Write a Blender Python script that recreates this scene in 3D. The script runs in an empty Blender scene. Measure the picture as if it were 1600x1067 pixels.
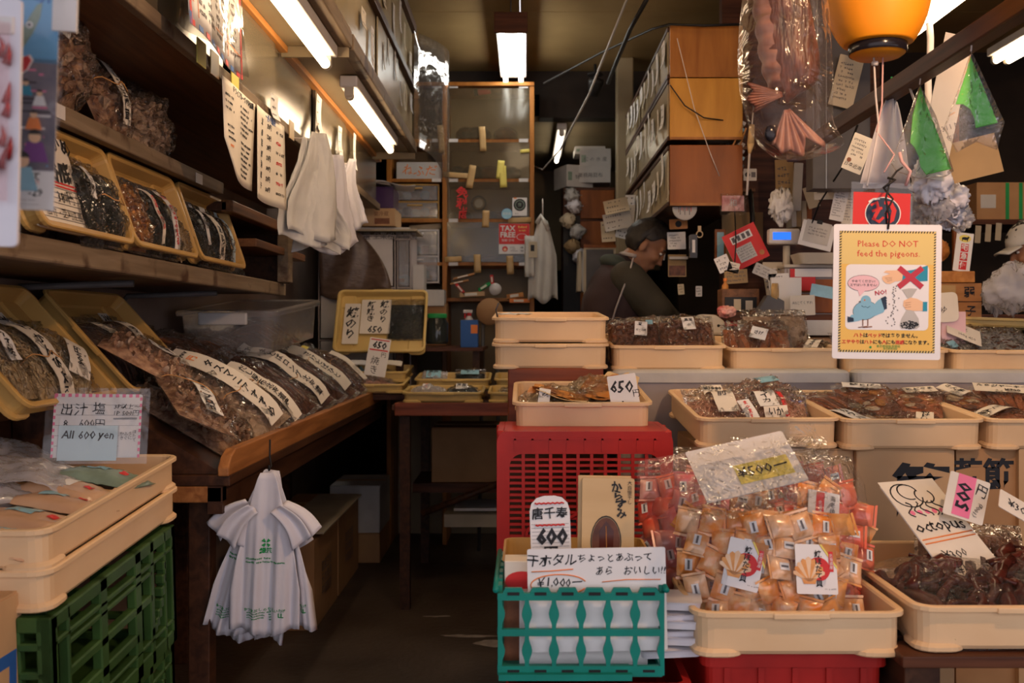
import bpy, bmesh, math, random
from math import sin, cos, pi, radians as R
from mathutils import Matrix, Vector, noise as mnoise
MT, MR, NZ = Matrix.Translation, Matrix.Rotation, mnoise.noise
SC = bpy.context.scene
COL = SC.collection
# camera, sky, exposure
F = 1556.0
cam_d = bpy.data.cameras.new('camera')
cam_d.sensor_width = 36.0
cam_d.lens = F * 36.0 / 1600.0
cam_d.shift_x = -20 / 1600.0
cam_d.shift_y = -18.5 / 1600.0
cam_d.clip_start = 0.05
cam_d.dof.use_dof = True
cam_d.dof.focus_distance = 2.9
cam_d.dof.aperture_fstop = 5.0
cam = bpy.data.objects.new('camera', cam_d)
cam.location = (0, 0, 1.4)
cam.rotation_euler = (R(90), 0, 0)
COL.objects.link(cam)
SC.camera = cam
world = bpy.data.worlds.new('world')
SC.world = world
world.use_nodes = True
world.node_tree.nodes['Background'].inputs[0].default_value = (0.95, 0.90, 0.98, 1)
world.node_tree.nodes['Background'].inputs[1].default_value = 1.35
vs = SC.view_settings
vs.view_transform = 'Standard'
vs.look = 'None'
vs.gamma = 1.0
vs.use_curve_mapping = False
vs.exposure = 0.22
SC.cycles.use_denoising = True
SC.cycles.max_bounces = 8
SC.cycles.diffuse_bounces = 3
SC.cycles.glossy_bounces = 3
SC.cycles.transmission_bounces = 4
SC.cycles.transparent_max_bounces = 24
SC.cycles.caustics_reflective = False
SC.cycles.caustics_refractive = False
SC.cycles.sample_clamp_indirect = 4.0
# small tools
def at(px, py, Y):
	"""the place in the shop seen at photo pixel (px, py) at depth Y"""
	return Vector(((px - 820.0) * Y / F, Y, 1.4 - (py - 515.0) * Y / F))
def TM(loc=(0, 0, 0), rx=0, ry=0, rz=0, s=1.0):
	return (MT(Vector(loc)) @ MR(R(rz), 4, 'Z') @ MR(R(ry), 4, 'Y')
			@ MR(R(rx), 4, 'X') @ Matrix.Diagonal((s, s, s, 1)))
I4 = Matrix.Identity(4)
# materials
MATS = {}
def _nt(name):
	m = bpy.data.materials.new(name)
	m.use_nodes = True
	nt = m.node_tree
	nt.nodes.clear()
	out = nt.nodes.new('ShaderNodeOutputMaterial')
	return m, nt, out
def N(nt, t, **kw):
	n = nt.nodes.new(t)
	for k, v in kw.items():
		if k in n.inputs:
			n.inputs[k].default_value = v
		else:
			setattr(n, k, v)
	return n
def rgb(c):
	return (c[0], c[1], c[2], 1)
def pm(name, c, c2=None, r=0.5, var=0.18, scale=9.0, stretch=(1, 1, 1), bump=0.0, bscale=60.0, metal=0.0, spec=0.3, detail=4,
       contrast=(0.3, 0.7), trans=0.0, sss=0.0, coat=0.0, obj_var=0.0):
	"""matte/gloss procedural material: two tones mixed by noise, optional bump"""
	m, nt, out = _nt(name)
	tc = N(nt, 'ShaderNodeTexCoord')
	mp = N(nt, 'ShaderNodeMapping')
	mp.inputs['Scale'].default_value = stretch
	nt.links.new(tc.outputs['Object'], mp.inputs['Vector'])
	nz = N(nt, 'ShaderNodeTexNoise', Scale=scale, Detail=detail)
	nt.links.new(mp.outputs[0], nz.inputs['Vector'])
	rp = N(nt, 'ShaderNodeValToRGB')
	if c2 is None:
		c2 = tuple(x * (1 - var) for x in c)
		c = tuple(min(1, x * (1 + var * .5)) for x in c)
	rp.color_ramp.elements[0].color = rgb(c2)
	rp.color_ramp.elements[1].color = rgb(c)
	rp.color_ramp.elements[0].position = contrast[0]
	rp.color_ramp.elements[1].position = contrast[1]
	nt.links.new(nz.outputs['Fac'], rp.inputs['Fac'])
	b = N(nt, 'ShaderNodeBsdfPrincipled', Roughness=r, Metallic=metal)
	b.inputs['Specular IOR Level'].default_value = spec
	b.inputs['Transmission Weight'].default_value = trans
	if sss:
		b.inputs['Subsurface Weight'].default_value = sss
		b.inputs['Subsurface Scale'].default_value = 0.01
	if coat:
		b.inputs['Coat Weight'].default_value = coat
		b.inputs['Coat Roughness'].default_value = 0.1
	src = rp.outputs[0]
	if obj_var:
		oi = N(nt, 'ShaderNodeObjectInfo')
		hv = N(nt, 'ShaderNodeHueSaturation')
		mr = N(nt, 'ShaderNodeMapRange')
		mr.inputs['To Min'].default_value = 1 - obj_var
		mr.inputs['To Max'].default_value = 1 + obj_var
		nt.links.new(oi.outputs['Random'], mr.inputs['Value'])
		nt.links.new(mr.outputs[0], hv.inputs['Value'])
		nt.links.new(src, hv.inputs['Color'])
		src = hv.outputs[0]
	nt.links.new(src, b.inputs['Base Color'])
	if bump:
		n2 = N(nt, 'ShaderNodeTexNoise', Scale=bscale, Detail=3)
		nt.links.new(mp.outputs[0], n2.inputs['Vector'])
		bp = N(nt, 'ShaderNodeBump', Strength=bump, Distance=0.01)
		nt.links.new(n2.outputs['Fac'], bp.inputs['Height'])
		nt.links.new(bp.outputs[0], b.inputs['Normal'])
	nt.links.new(b.outputs[0], out.inputs['Surface'])
	MATS[name] = m
	return m
def glow(name, c, strength):
	m, nt, out = _nt(name)
	e = N(nt, 'ShaderNodeEmission', Color=rgb(c), Strength=strength)
	nt.links.new(e.outputs[0], out.inputs['Surface'])
	MATS[name] = m
def film(name, tint=(0.97, 0.97, 0.97), base=0.05, gain=1.2, rough=0.12, bump=0.6, bscale=38.0, milk=0.04, milk_c=(0.85, 0.83, 0.86), dist=0.02):
	"""thin clear wrinkled plastic: see-through, with bumped gloss and a little haze"""
	m, nt, out = _nt(name)
	tc = N(nt, 'ShaderNodeTexCoord')
	nz = N(nt, 'ShaderNodeTexNoise', Scale=bscale, Detail=2.5, Distortion=1.4)
	nt.links.new(tc.outputs['Object'], nz.inputs['Vector'])
	bp = N(nt, 'ShaderNodeBump', Strength=bump, Distance=dist)
	nt.links.new(nz.outputs['Fac'], bp.inputs['Height'])
	lw = N(nt, 'ShaderNodeFresnel', IOR=1.45)
	nt.links.new(bp.outputs[0], lw.inputs['Normal'])
	ma = N(nt, 'ShaderNodeMath', operation='MULTIPLY_ADD', use_clamp=True)
	ma.inputs[1].default_value = gain
	ma.inputs[2].default_value = base
	nt.links.new(lw.outputs[0], ma.inputs[0])
	tr = N(nt, 'ShaderNodeBsdfTransparent', Color=rgb(tint))
	gl = N(nt, 'ShaderNodeBsdfGlossy', Roughness=rough)
	nt.links.new(bp.outputs[0], gl.inputs['Normal'])
	df = N(nt, 'ShaderNodeBsdfDiffuse', Color=rgb(milk_c))
	mx0 = N(nt, 'ShaderNodeMixShader', Fac=milk)
	nt.links.new(tr.outputs[0], mx0.inputs[1])
	nt.links.new(df.outputs[0], mx0.inputs[2])
	mx = N(nt, 'ShaderNodeMixShader')
	nt.links.new(ma.outputs[0], mx.inputs['Fac'])
	nt.links.new(mx0.outputs[0], mx.inputs[1])
	nt.links.new(gl.outputs[0], mx.inputs[2])
	nt.links.new(mx.outputs[0], out.inputs['Surface'])
	MATS[name] = m
def wood(name, c1, c2, r=0.5, scale=3.0, axis=0, rings=12.0, bump=0.1, stain=None):
	m, nt, out = _nt(name)
	tc = N(nt, 'ShaderNodeTexCoord')
	mp = N(nt, 'ShaderNodeMapping')
	st = [rings, rings, rings]
	st[axis] = 0.8
	mp.inputs['Scale'].default_value = st
	nt.links.new(tc.outputs['Object'], mp.inputs['Vector'])
	nz = N(nt, 'ShaderNodeTexNoise', Scale=scale, Detail=6, Distortion=0.6)
	nt.links.new(mp.outputs[0], nz.inputs['Vector'])
	rp = N(nt, 'ShaderNodeValToRGB')
	rp.color_ramp.elements[0].color = rgb(c1)
	rp.color_ramp.elements[1].color = rgb(c2)
	rp.color_ramp.elements[0].position = .32
	rp.color_ramp.elements[1].position = .68
	nt.links.new(nz.outputs['Fac'], rp.inputs['Fac'])
	src = rp.outputs[0]
	if stain:
		n3 = N(nt, 'ShaderNodeTexNoise', Scale=7.0, Detail=5)
		nt.links.new(tc.outputs['Object'], n3.inputs['Vector'])
		r3 = N(nt, 'ShaderNodeValToRGB')
		r3.color_ramp.elements[0].position = .56
		r3.color_ramp.elements[1].position = .66
		nt.links.new(n3.outputs['Fac'], r3.inputs['Fac'])
		mx = N(nt, 'ShaderNodeMix', data_type='RGBA')
		nt.links.new(r3.outputs[0], mx.inputs[0])
		nt.links.new(src, mx.inputs[6])
		mx.inputs[7].default_value = rgb(stain)
		src = mx.outputs[2]
	b = N(nt, 'ShaderNodeBsdfPrincipled', Roughness=r)
	b.inputs['Specular IOR Level'].default_value = .22
	nt.links.new(src, b.inputs['Base Color'])
	bp = N(nt, 'ShaderNodeBump', Strength=bump, Distance=0.004)
	nt.links.new(nz.outputs['Fac'], bp.inputs['Height'])
	nt.links.new(bp.outputs[0], b.inputs['Normal'])
	nt.links.new(b.outputs[0], out.inputs['Surface'])
	MATS[name] = m
pm('ceiling_board', (0.40, 0.27, 0.12), (0.28, 0.18, 0.075), r=0.45, scale=2.0)
pm('beige_wall', (0.33, 0.24, 0.20), (0.22, 0.15, 0.12), r=0.6, scale=3.0)
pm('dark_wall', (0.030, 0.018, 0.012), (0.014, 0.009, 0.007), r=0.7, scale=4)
pm('rear_board', (0.33, 0.26, 0.16), (0.23, 0.17, 0.10), r=0.5, scale=2.0)
pm('concrete', (0.105, 0.076, 0.058), (0.050, 0.032, 0.023), r=0.55, scale=2.2, bump=0.35, bscale=26, detail=9)
pm('floor_paint', (0.42, 0.36, 0.32), (0.20, 0.16, 0.14), r=0.6, scale=14, detail=8)
pm('asphalt', (0.13, 0.13, 0.13), r=0.8, scale=30)
wood('shelf_wood', (0.11, 0.045, 0.018), (0.22, 0.095, 0.038), axis=1, r=0.45)
wood('dark_wood', (0.035, 0.014, 0.008), (0.085, 0.034, 0.016), axis=1, r=0.5)
wood('dark_wood_x', (0.05, 0.017, 0.009), (0.13, 0.045, 0.02), axis=0, r=0.5)
wood('worn_edge', (0.17, 0.115, 0.07), (0.28, 0.205, 0.135), axis=1, r=0.6, stain=(0.07, 0.035, 0.02))
wood('lip_wood', (0.26, 0.095, 0.028), (0.48, 0.20, 0.066), axis=1, r=0.45, bump=.2)
wood('orange_wood', (0.40, 0.15, 0.035), (0.58, 0.25, 0.065), axis=1, r=0.45)
wood('cabinet_wood', (0.26, 0.09, 0.016), (0.42, 0.165, 0.032), axis=2, r=0.4, rings=5)
wood('cabinet_gold', (0.46, 0.20, 0.026), (0.64, 0.31, 0.05), axis=2, r=0.35, rings=4)
wood('cabinet_red', (0.20, 0.055, 0.010), (0.32, 0.095, 0.018), axis=2, r=0.4, rings=4)
wood('red_board', (0.12, 0.028, 0.012), (0.27, 0.065, 0.025), axis=0, r=0.4, rings=9)
wood('box_wood', (0.33, 0.14, 0.045), (0.50, 0.24, 0.09), axis=0, r=0.5, rings=8)
pm('cream_plastic', (0.82, 0.575, 0.34), (0.74, 0.485, 0.265), r=0.42, scale=5.0, detail=8, sss=0.0, obj_var=.04)
pm('yellow_plastic', (0.67, 0.48, 0.18), (0.56, 0.385, 0.13), r=0.4, scale=4.0, obj_var=.06)
pm('tan_plastic', (0.55, 0.33, 0.10), (0.44, 0.25, 0.07), r=0.4, scale=4.0, obj_var=.05)
pm('red_plastic', (0.50, 0.022, 0.016), (0.31, 0.013, 0.010), r=0.4, scale=7, detail=8)
pm('green_plastic', (0.050, 0.115, 0.030), (0.027, 0.066, 0.018), r=0.4, scale=8)
pm('teal_plastic', (0.007, 0.235, 0.185), (0.005, 0.18, 0.14), r=0.38, scale=9)
pm('white_plastic', (0.66, 0.62, 0.60), r=0.4, var=.08)
pm('grey_plastic', (0.42, 0.36, 0.35), (0.33, 0.28, 0.27), r=0.35, scale=4)
pm('dark_grey', (0.10, 0.09, 0.09), r=0.45)
pm('black', (0.012, 0.011, 0.012), r=0.5)
pm('black_gloss', (0.012, 0.010, 0.014), r=0.18)
pm('machine_beige', (0.52, 0.46, 0.38), r=0.45, var=.1)
pm('steel', (0.55, 0.54, 0.52), r=0.3, metal=1.0)
pm('bracket', (0.33, 0.26, 0.22), r=0.5)
pm('paper', (0.80, 0.77, 0.76), r=0.7, var=.06, scale=5)
pm('paper_warm', (0.78, 0.70, 0.60), r=0.7, var=.10, scale=6)
pm('paper_old', (0.55, 0.46, 0.33), r=0.75, var=.2, scale=5)
pm('paper_brown', (0.36, 0.24, 0.12), r=0.8, var=.2, scale=6)
pm('paper_blue', (0.60, 0.74, 0.80), r=0.7, var=.05)
pm('paper_pink', (0.80, 0.52, 0.55), r=0.7, var=.05)
pm('ink', (0.012, 0.011, 0.014), r=0.5, var=0)
pm('ink_grey', (0.12, 0.11, 0.12), r=0.6, var=0)
pm('ink_red', (0.62, 0.03, 0.03), r=0.5, var=0)
pm('ink_orange', (0.85, 0.24, 0.05), r=0.5, var=0)
pm('ink_green', (0.02, 0.30, 0.08), r=0.6, var=0.2)
pm('ink_blue', (0.03, 0.12, 0.40), r=0.5, var=0)
pm('pink_mark', (0.85, 0.20, 0.35), r=0.6, var=.1)
pm('yellow_note', (0.80, 0.67, 0.16), r=0.6, var=.05)
pm('cardboard', (0.47, 0.26, 0.12), (0.38, 0.20, 0.09), r=0.75, scale=6)
pm('cardboard_light', (0.60, 0.38, 0.20), (0.52, 0.32, 0.165), r=0.7, scale=5)
pm('cardboard_white', (0.56, 0.53, 0.50), r=0.7, var=.1)
pm('tape_brown', (0.52, 0.33, 0.14), r=0.35, var=.12)
pm('purple_box', (0.06, 0.02, 0.10), r=0.35, var=.3)
pm('gold_card', (0.66, 0.45, 0.22), (0.57, 0.37, 0.17), r=0.32, scale=3, stretch=(1, 1, 6))
pm('white_cloth', (0.66, 0.63, 0.58), r=0.85, var=.1, bump=.1)
pm('poly_white', (0.72, 0.70, 0.75), (0.66, 0.63, 0.69), r=0.38, scale=6, bump=.15, bscale=18)
pm('poly_grey', (0.50, 0.48, 0.46), r=0.4, var=.12, bump=.2, bscale=18)
pm('green_sheet', (0.07, 0.52, 0.02), r=0.3, var=.06)
pm('lantern_orange', (0.86, 0.32, 0.012), (0.78, 0.26, 0.008), r=0.5, scale=5)
pm('rope_white', (0.70, 0.62, 0.58), r=0.8)
pm('rope_pink', (0.72, 0.42, 0.40), r=0.8)
pm('twine', (0.45, 0.25, 0.10), r=0.6)
pm('rubber_band', (0.62, 0.30, 0.10), r=0.5)
pm('skin', (0.34, 0.155, 0.082), r=0.5, var=.1)
pm('hair', (0.016, 0.012, 0.010), (0.035, 0.027, 0.022), r=0.5, scale=60, stretch=(1, 1, .2))
pm('jacket_maroon', (0.040, 0.022, 0.022), r=0.8, var=.25)
pm('sleeve_olive', (0.048, 0.040, 0.027), r=0.8, var=.25)
pm('piping', (0.40, 0.34, 0.32), r=0.7)
pm('hood_green', (0.05, 0.06, 0.05), r=0.8)
pm('mushroom', (0.58, 0.34, 0.20), (0.20, 0.08, 0.045), r=0.7, scale=40, contrast=(.35, .65))
pm('mushroom_pale', (0.72, 0.52, 0.37), (0.40, 0.24, 0.14), r=0.7, scale=30)
pm('dark_fish', (0.20, 0.070, 0.038), (0.055, 0.018, 0.012), r=0.45, scale=30)
pm('brown_fish', (0.30, 0.11, 0.05), (0.13, 0.045, 0.02), r=0.4, scale=24)
pm('red_fish', (0.58, 0.19, 0.07), (0.30, 0.08, 0.028), r=0.35, scale=20)
pm('kelp', (0.022, 0.024, 0.017), (0.010, 0.011, 0.009), r=0.35, scale=25, bump=.3)
pm('pale_strip', (0.78, 0.60, 0.36), (0.60, 0.42, 0.22), r=0.6, scale=30)
pm('amber', (0.62, 0.27, 0.06), (0.40, 0.13, 0.03), r=0.4, scale=25)
pm('bean', (0.30, 0.11, 0.05), (0.10, 0.035, 0.02), r=0.3, scale=30)
pm('pink_shred', (0.88, 0.50, 0.36), (0.68, 0.30, 0.19), r=0.5, scale=30)
pm('pale_fish', (0.72, 0.58, 0.42), (0.55, 0.38, 0.22), r=0.5, scale=16)
pm('kraft', (0.60, 0.38, 0.24), (0.50, 0.30, 0.18), r=0.35, scale=8)
pm('scallop', (0.82, 0.40, 0.13), (0.60, 0.22, 0.05), r=0.4, scale=30)
pm('scallop_pale', (0.85, 0.62, 0.42), (0.70, 0.40, 0.20), r=0.4, scale=26)
pm('packet_red', (0.72, 0.05, 0.03), r=0.25, var=.2, scale=18)
pm('packet_green', (0.24, 0.32, 0.25), r=0.2, var=.25, scale=18)
pm('packet_blue', (0.30, 0.55, 0.68), r=0.25, var=.2, scale=18)
pm('octopus', (0.10, 0.020, 0.012), (0.035, 0.009, 0.007), r=0.22, scale=18)
pm('shrimp_orange', (0.72, 0.22, 0.05), r=0.4, var=.25, scale=30)
pm('dried_dark', (0.13, 0.036, 0.018), (0.022, 0.008, 0.006), r=0.42, scale=10, stretch=(6, 6, 1), bump=.5, bscale=20)
pm('fin', (0.24, 0.085, 0.05), (0.09, 0.03, 0.02), r=0.5, scale=14, stretch=(1, 8, 8))
pm('flesh', (0.42, 0.22, 0.16), (0.20, 0.075, 0.055), r=0.45, scale=9, stretch=(3, 3, 1))
pm('chili', (0.30, 0.012, 0.012), r=0.3, var=.4, scale=30)
film('film', bump=1.0, bscale=26, base=0.008, gain=.72, rough=.05, milk=.015, dist=.06)
film('film_soft', bump=0.8, bscale=22, base=0.0, gain=0.55, milk=.02, rough=.09)
film('film_milky', bump=0.8, bscale=14, milk=0.045, milk_c=(0.55, 0.42, 0.38), base=.0, gain=.30, rough=.10)
film('film_haze', bump=0.6, bscale=22, milk=0.34, milk_c=(0.70, 0.68, 0.74), base=.0, gain=.4)
film('film_wrap', bump=0.7, bscale=16, milk=0.09, base=.0, gain=.5, rough=.10)
film('film_pink', bump=0.6, bscale=22, milk=0.12, milk_c=(0.75, 0.50, 0.52), tint=(.98, .88, .88), base=.0, gain=.5)
film('film_vinyl', bump=0.35, bscale=8, milk=0.03, base=.01, gain=.5, rough=.08)
film('clear_box', bump=0.08, bscale=9, milk=0.24, milk_c=(0.78, 0.74, 0.74), base=.05, rough=.15)
film('glass', bump=0.05, bscale=3, milk=0.03, milk_c=(.6, .5, .35), base=.04, rough=.06)
film('dusty_glass', bump=0.10, bscale=3, milk=0.12, milk_c=(.34, .26, .15), base=.01, gain=.55, rough=.13, tint=(.9, .88, .82))
pm('jar_glass', (0.05, 0.06, 0.06), r=0.08, trans=0.5)
pm('door_sheet', (0.17, 0.14, 0.095), (0.12, 0.095, 0.06), r=0.20, scale=2.5, spec=.9)
pm('door_sheet_dull', (0.42, 0.34, 0.22), (0.30, 0.235, 0.14), r=0.24, scale=2.5)
glow('tube_glow', (1.0, 0.73, 0.45), 19.0)
glow('tube_far', (1.0, 0.88, 0.68), 7.0)
glow('tube_cool', (0.95, 0.93, 0.85), 19.0)
glow('bulb_glow', (1.0, 0.60, 0.32), 800.0)
glow('lcd_blue', (0.03, 0.16, 0.95), 1.3)
# mesh builder
_TXT = {}
def text_geo(s, bold=0.0, space=1.0, line=1.0):
	key = (s, bold, space, line)
	if key not in _TXT:
		c = bpy.data.curves.new('t', 'FONT')
		c.body = s
		c.resolution_u = 1
		c.offset = bold
		c.align_x = 'CENTER'
		c.align_y = 'CENTER'
		c.space_character = space
		c.space_line = line
		o = bpy.data.objects.new('t', c)
		COL.objects.link(o)
		dg = bpy.context.evaluated_depsgraph_get()
		me = o.evaluated_get(dg).to_mesh()
		_TXT[key] = ([tuple(v.co) for v in me.vertices], [tuple(p.vertices) for p in me.polygons])
		o.evaluated_get(dg).to_mesh_clear()
		bpy.data.objects.remove(o)
		bpy.data.curves.remove(c)
	return _TXT[key]
class MB:
	def __init__(self):
		self.v, self.f, self.m, self.s = [], [], [], []
		self.T = I4.copy()
	def add(self, vs_, fs, mat, smooth=False, T=None):
		n = len(self.v)
		M = self.T @ T if T is not None else self.T
		self.v += [tuple(M @ Vector(p)) for p in vs_]
		self.f += [tuple(i + n for i in f) for f in fs]
		self.m += [mat] * len(fs)
		self.s += [smooth] * len(fs)
		return self
	def box(self, x0, x1, y0, y1, z0, z1, mat, T=None):
		p = [(x, y, z) for z in (z0, z1) for y in (y0, y1) for x in (x0, x1)]
		f = [(0, 2, 3, 1), (4, 5, 7, 6), (0, 1, 5, 4), (2, 6, 7, 3), (0, 4, 6, 2), (1, 3, 7, 5)]
		return self.add(p, f, mat, False, T)
	def cbox(self, c, s, mat, T=None):
		return self.box(c[0] - s[0] / 2, c[0] + s[0] / 2, c[1] - s[1] / 2, c[1] + s[1] / 2, c[2] - s[2] / 2, c[2] + s[2] / 2, mat, T)
	def loops(self, ls, mat, smooth=False, cap0=False, cap1=False, closed=True, T=None):
		n = len(ls[0])
		p = [q for l in ls for q in l]
		f = []
		for i in range(len(ls) - 1):
			for j in range(n if closed else n - 1):
				a, b = i * n + j, i * n + (j + 1) % n
				f.append((a, b, b + n, a + n))
		if cap0: f.append(tuple(reversed(range(n))))
		if cap1: f.append(tuple(range((len(ls) - 1) * n, len(ls) * n)))
		return self.add(p, f, mat, smooth, T)
	def tube(self, pts, r, mat, n=6, T=None, r1=None):
		pts = [Vector(p) for p in pts]
		ls = []
		up = None
		for i, p in enumerate(pts):
			d = (pts[min(i + 1, len(pts) - 1)] - pts[max(i - 1, 0)]).normalized()
			if up is None:
				up = d.orthogonal().normalized()
			else:
				up = (up - d * up.dot(d)).normalized()
			w = d.cross(up)
			rr = r if r1 is None else r + (r1 - r) * i / max(1, len(pts) - 1)
			if callable(r): rr = r(i / (len(pts) - 1))
			ls.append([tuple(p + (up * cos(a) + w * sin(a)) * rr) for a in [2 * pi * k / n for k in range(n)]])
		return self.loops(ls, mat, True, True, True, T=T)
	def lathe(self, prof, mat, n=24, T=None, cap0=False, cap1=False):
		ls = [[(r * cos(2 * pi * k / n), r * sin(2 * pi * k / n), z) for k in range(n)] for r, z in prof]
		return self.loops(ls, mat, True, cap0, cap1, T=T)
	def grid(self, fn, nu, nv, mat, smooth=True, T=None):
		p = [tuple(fn(i / nu, j / nv)) for j in range(nv + 1) for i in range(nu + 1)]
		w = nu + 1
		f = [(j * w + i, j * w + i + 1, (j + 1) * w + i + 1, (j + 1) * w + i) for j in range(nv) for i in range(nu)]
		return self.add(p, f, mat, smooth, T)
	def poly(self, pts, mat, T=None):
		return self.add(pts, [tuple(range(len(pts)))], mat, False, T)
	def prism(self, pts, y0, y1, mat, T=None):
		"""polygon in XZ pushed along Y (pts counter-clockwise seen from -Y)"""
		n = len(pts)
		p = [(x, y0, z) for x, z in pts] + [(x, y1, z) for x, z in pts]
		f = [tuple(range(n)), tuple(reversed(range(n, 2 * n)))] + [(i, i + n, (i + 1) % n + n, (i + 1) % n) for i in range(n)]
		return self.add(p, f, mat, False, T)
	def disc(self, x, z, r, mat, y=-.001, n=20, rz=None, T=None):
		return self.poly([(x + r * cos(2 * pi * k / n), y, z + (rz or r) * sin(2 * pi * k / n)) for k in range(n)], mat, T)
	def ell(self, c, rad, mat, n=10, m=7, T=None, fn=None):
		ls = []
		for j in range(m + 1):
			t = -pi / 2 + pi * j / m
			t = max(-pi / 2 + .05, min(pi / 2 - .05, t))
			ls.append([(c[0] + rad[0] * cos(t) * cos(2 * pi * k / n), c[1] + rad[1] * cos(t) * sin(2 * pi * k / n), c[2] + rad[2] * sin(t)) for k in range(n)])
		return self.loops(ls, mat, True, True, True, T=T)
	def text(self, s, size, x=0, z=0, mat='ink', y=-.0012, vert=False, bold=0.0, rough=0.0, rot=0, sx=1.0, T=None, seed=None, fn=None, space=1.0, line=1.0, width=None):
		"""lettering in the XZ plane facing -Y, centred on (x, z); rough > 0 makes it look hand written; fn maps (u, v) to a curved sheet"""
		if vert:
			s = '\n'.join(s)
			line = line * .98
		vs_, fs = text_geo(s, bold, space, line)
		if not vs_: return self
		if width:
			wx = max(p[0] for p in vs_) - min(p[0] for p in vs_)
			if wx * size * sx > width: size = width / (wx * sx)
		rnd = random.Random(seed if seed is not None else s)
		a1, a2, a3, a4 = [rnd.uniform(0, 6.28) for _ in range(4)]
		c, s_ = cos(R(rot)), sin(R(rot))
		out = []
		for p in vs_:
			u, w = p[0], p[1]
			if rough:
				u, w = (u + rough * (.10 * sin(2.3 * w + a1) + .07 * sin(5.1 * u + a2) + .05 * sin(9 * w + a4)) + rough * .10 * w,
						w + rough * (.10 * sin(1.9 * u + a3) + .06 * sin(4.7 * w + a4) + .05 * sin(8 * u + a1)))
			u *= size * sx
			w *= size
			X, Z = x + u * c - w * s_, z + u * s_ + w * c
			out.append(tuple(fn(X, Z)) if fn else (X, y, Z))
		return self.add(out, fs, mat, False, T)
	def build(self, name, parent=None, M=None, bevel=0, seg=2, solid=0, sub=0):
		me = bpy.data.meshes.new(name)
		me.from_pydata(self.v, [], self.f)
		names = []
		for k in self.m:
			if k not in names: names.append(k)
		for k in names: me.materials.append(MATS[k])
		ix = {k: i for i, k in enumerate(names)}
		me.polygons.foreach_set('material_index', [ix[k] for k in self.m])
		me.polygons.foreach_set('use_smooth', self.s)
		me.update()
		o = bpy.data.objects.new(name, me)
		COL.objects.link(o)
		if parent is not None: o.parent = parent
		if M is not None: o.matrix_local = M if isinstance(M, Matrix) else MT(Vector(M))
		if bevel:
			b = o.modifiers.new('bevel', 'BEVEL')
			b.width = bevel
			b.segments = seg
			b.limit_method = 'ANGLE'
			b.harden_normals = False
		if solid:
			b = o.modifiers.new('solid', 'SOLIDIFY')
			b.thickness = solid
			b.offset = 0
		if sub:
			b = o.modifiers.new('sub', 'SUBSURF')
			b.levels = b.render_levels = sub
		return o
def tag(o, label, cat, group=None, kind=None):
	o['label'] = label
	o['category'] = cat
	if group: o['group'] = group
	if kind: o['kind'] = kind
	return o
def thing(name, label, cat, M=None, group=None):
	o = bpy.data.objects.new(name, None)
	o.empty_display_size = .05
	COL.objects.link(o)
	if M is not None: o.matrix_world = M if isinstance(M, Matrix) else MT(Vector(M))
	return tag(o, label, cat, group)
def struct(name, mb, bevel=0):
	o = mb.build(name, bevel=bevel)
	o['kind'] = 'structure'
	return o
def dup(root, M, label, group=None):
	r = root.copy()
	COL.objects.link(r)
	r.matrix_world = M
	r['label'] = label
	if group: r['group'] = group
	for ch in list(root.children):
		c = ch.copy()
		COL.objects.link(c)
		c.parent = r
		for g in ch.children:
			d = g.copy()
			COL.objects.link(d)
			d.parent = c
	return r
ORD = ['first', 'second', 'third', 'fourth', 'fifth', 'sixth', 'seventh', 'eighth', 'ninth', 'tenth', 'eleventh', 'twelfth', 'thirteenth',
       'fourteenth', 'fifteenth', 'sixteenth', 'seventeenth', 'eighteenth', 'nineteenth', 'twentieth']
def rrect(w, l, r, z, k=4):
	"""rounded rectangle loop, counter-clockwise seen from above"""
	p = []
	for cx, cy, a0 in ((w / 2 - r, l / 2 - r, 0), (-w / 2 + r, l / 2 - r, 90), (-w / 2 + r, -l / 2 + r, 180), (w / 2 - r, -l / 2 + r, 270)):
		for i in range(k + 1):
			a = R(a0 + 90 * i / k)
			p.append((cx + r * cos(a), cy + r * sin(a), z))
	return p
# the setting
m = MB(); m.box(-3.2, 4.6, .55, 9.8, -.1, 0, 'concrete')
for sx, sy, ln, w in ((-.25, 4.55, .30, .02), (-.12, 4.45, .24, .05), (-.42, 4.86, .16, .015), (.02, 4.4, .1, .06)):
	rr = random.Random(int(ln * 1000))
	ang = [2 * pi * i / 18 for i in range(18)]
	m.poly([(sx + ln * .5 * cos(a) * rr.uniform(.6, 1.1), sy + w * sin(a) * rr.uniform(.4, 1.4), .0015) for a in ang], 'floor_paint')
struct('floor', m)
m = MB(); m.box(-8, 9, -7, .55, -.12, -.02, 'asphalt'); struct('street_ground', m)
m = MB(); m.box(.10, 4.0, 4.4, 9.8, .0, .36, 'dark_wood_x'); struct('floor_platform', m)
m = MB(); m.box(-1.62, -1.5, .9, 9.8, 0, 3.3, 'beige_wall'); struct('wall_left', m)
m = MB(); m.box(-8, -1.5, .72, .9, 0, 4.2, 'dark_wall'); struct('wall_front_left', m)
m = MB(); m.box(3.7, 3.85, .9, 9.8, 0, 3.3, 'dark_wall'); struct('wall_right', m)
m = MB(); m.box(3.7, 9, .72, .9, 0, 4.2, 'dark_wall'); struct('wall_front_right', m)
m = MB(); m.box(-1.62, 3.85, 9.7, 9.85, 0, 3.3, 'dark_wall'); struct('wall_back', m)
m = MB()
for y0, y1 in ((1.2, 3.36), (3.366, 5.575), (5.581, 7.0), (7.006, 9.8)):
	for x0, x1 in ((-1.62, -.03), (-.024, 1.6), (1.606, 3.85)):
		m.box(x0, x1, y0, y1, 3.18, 3.26, 'ceiling_board')
struct('ceiling', m)
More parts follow.
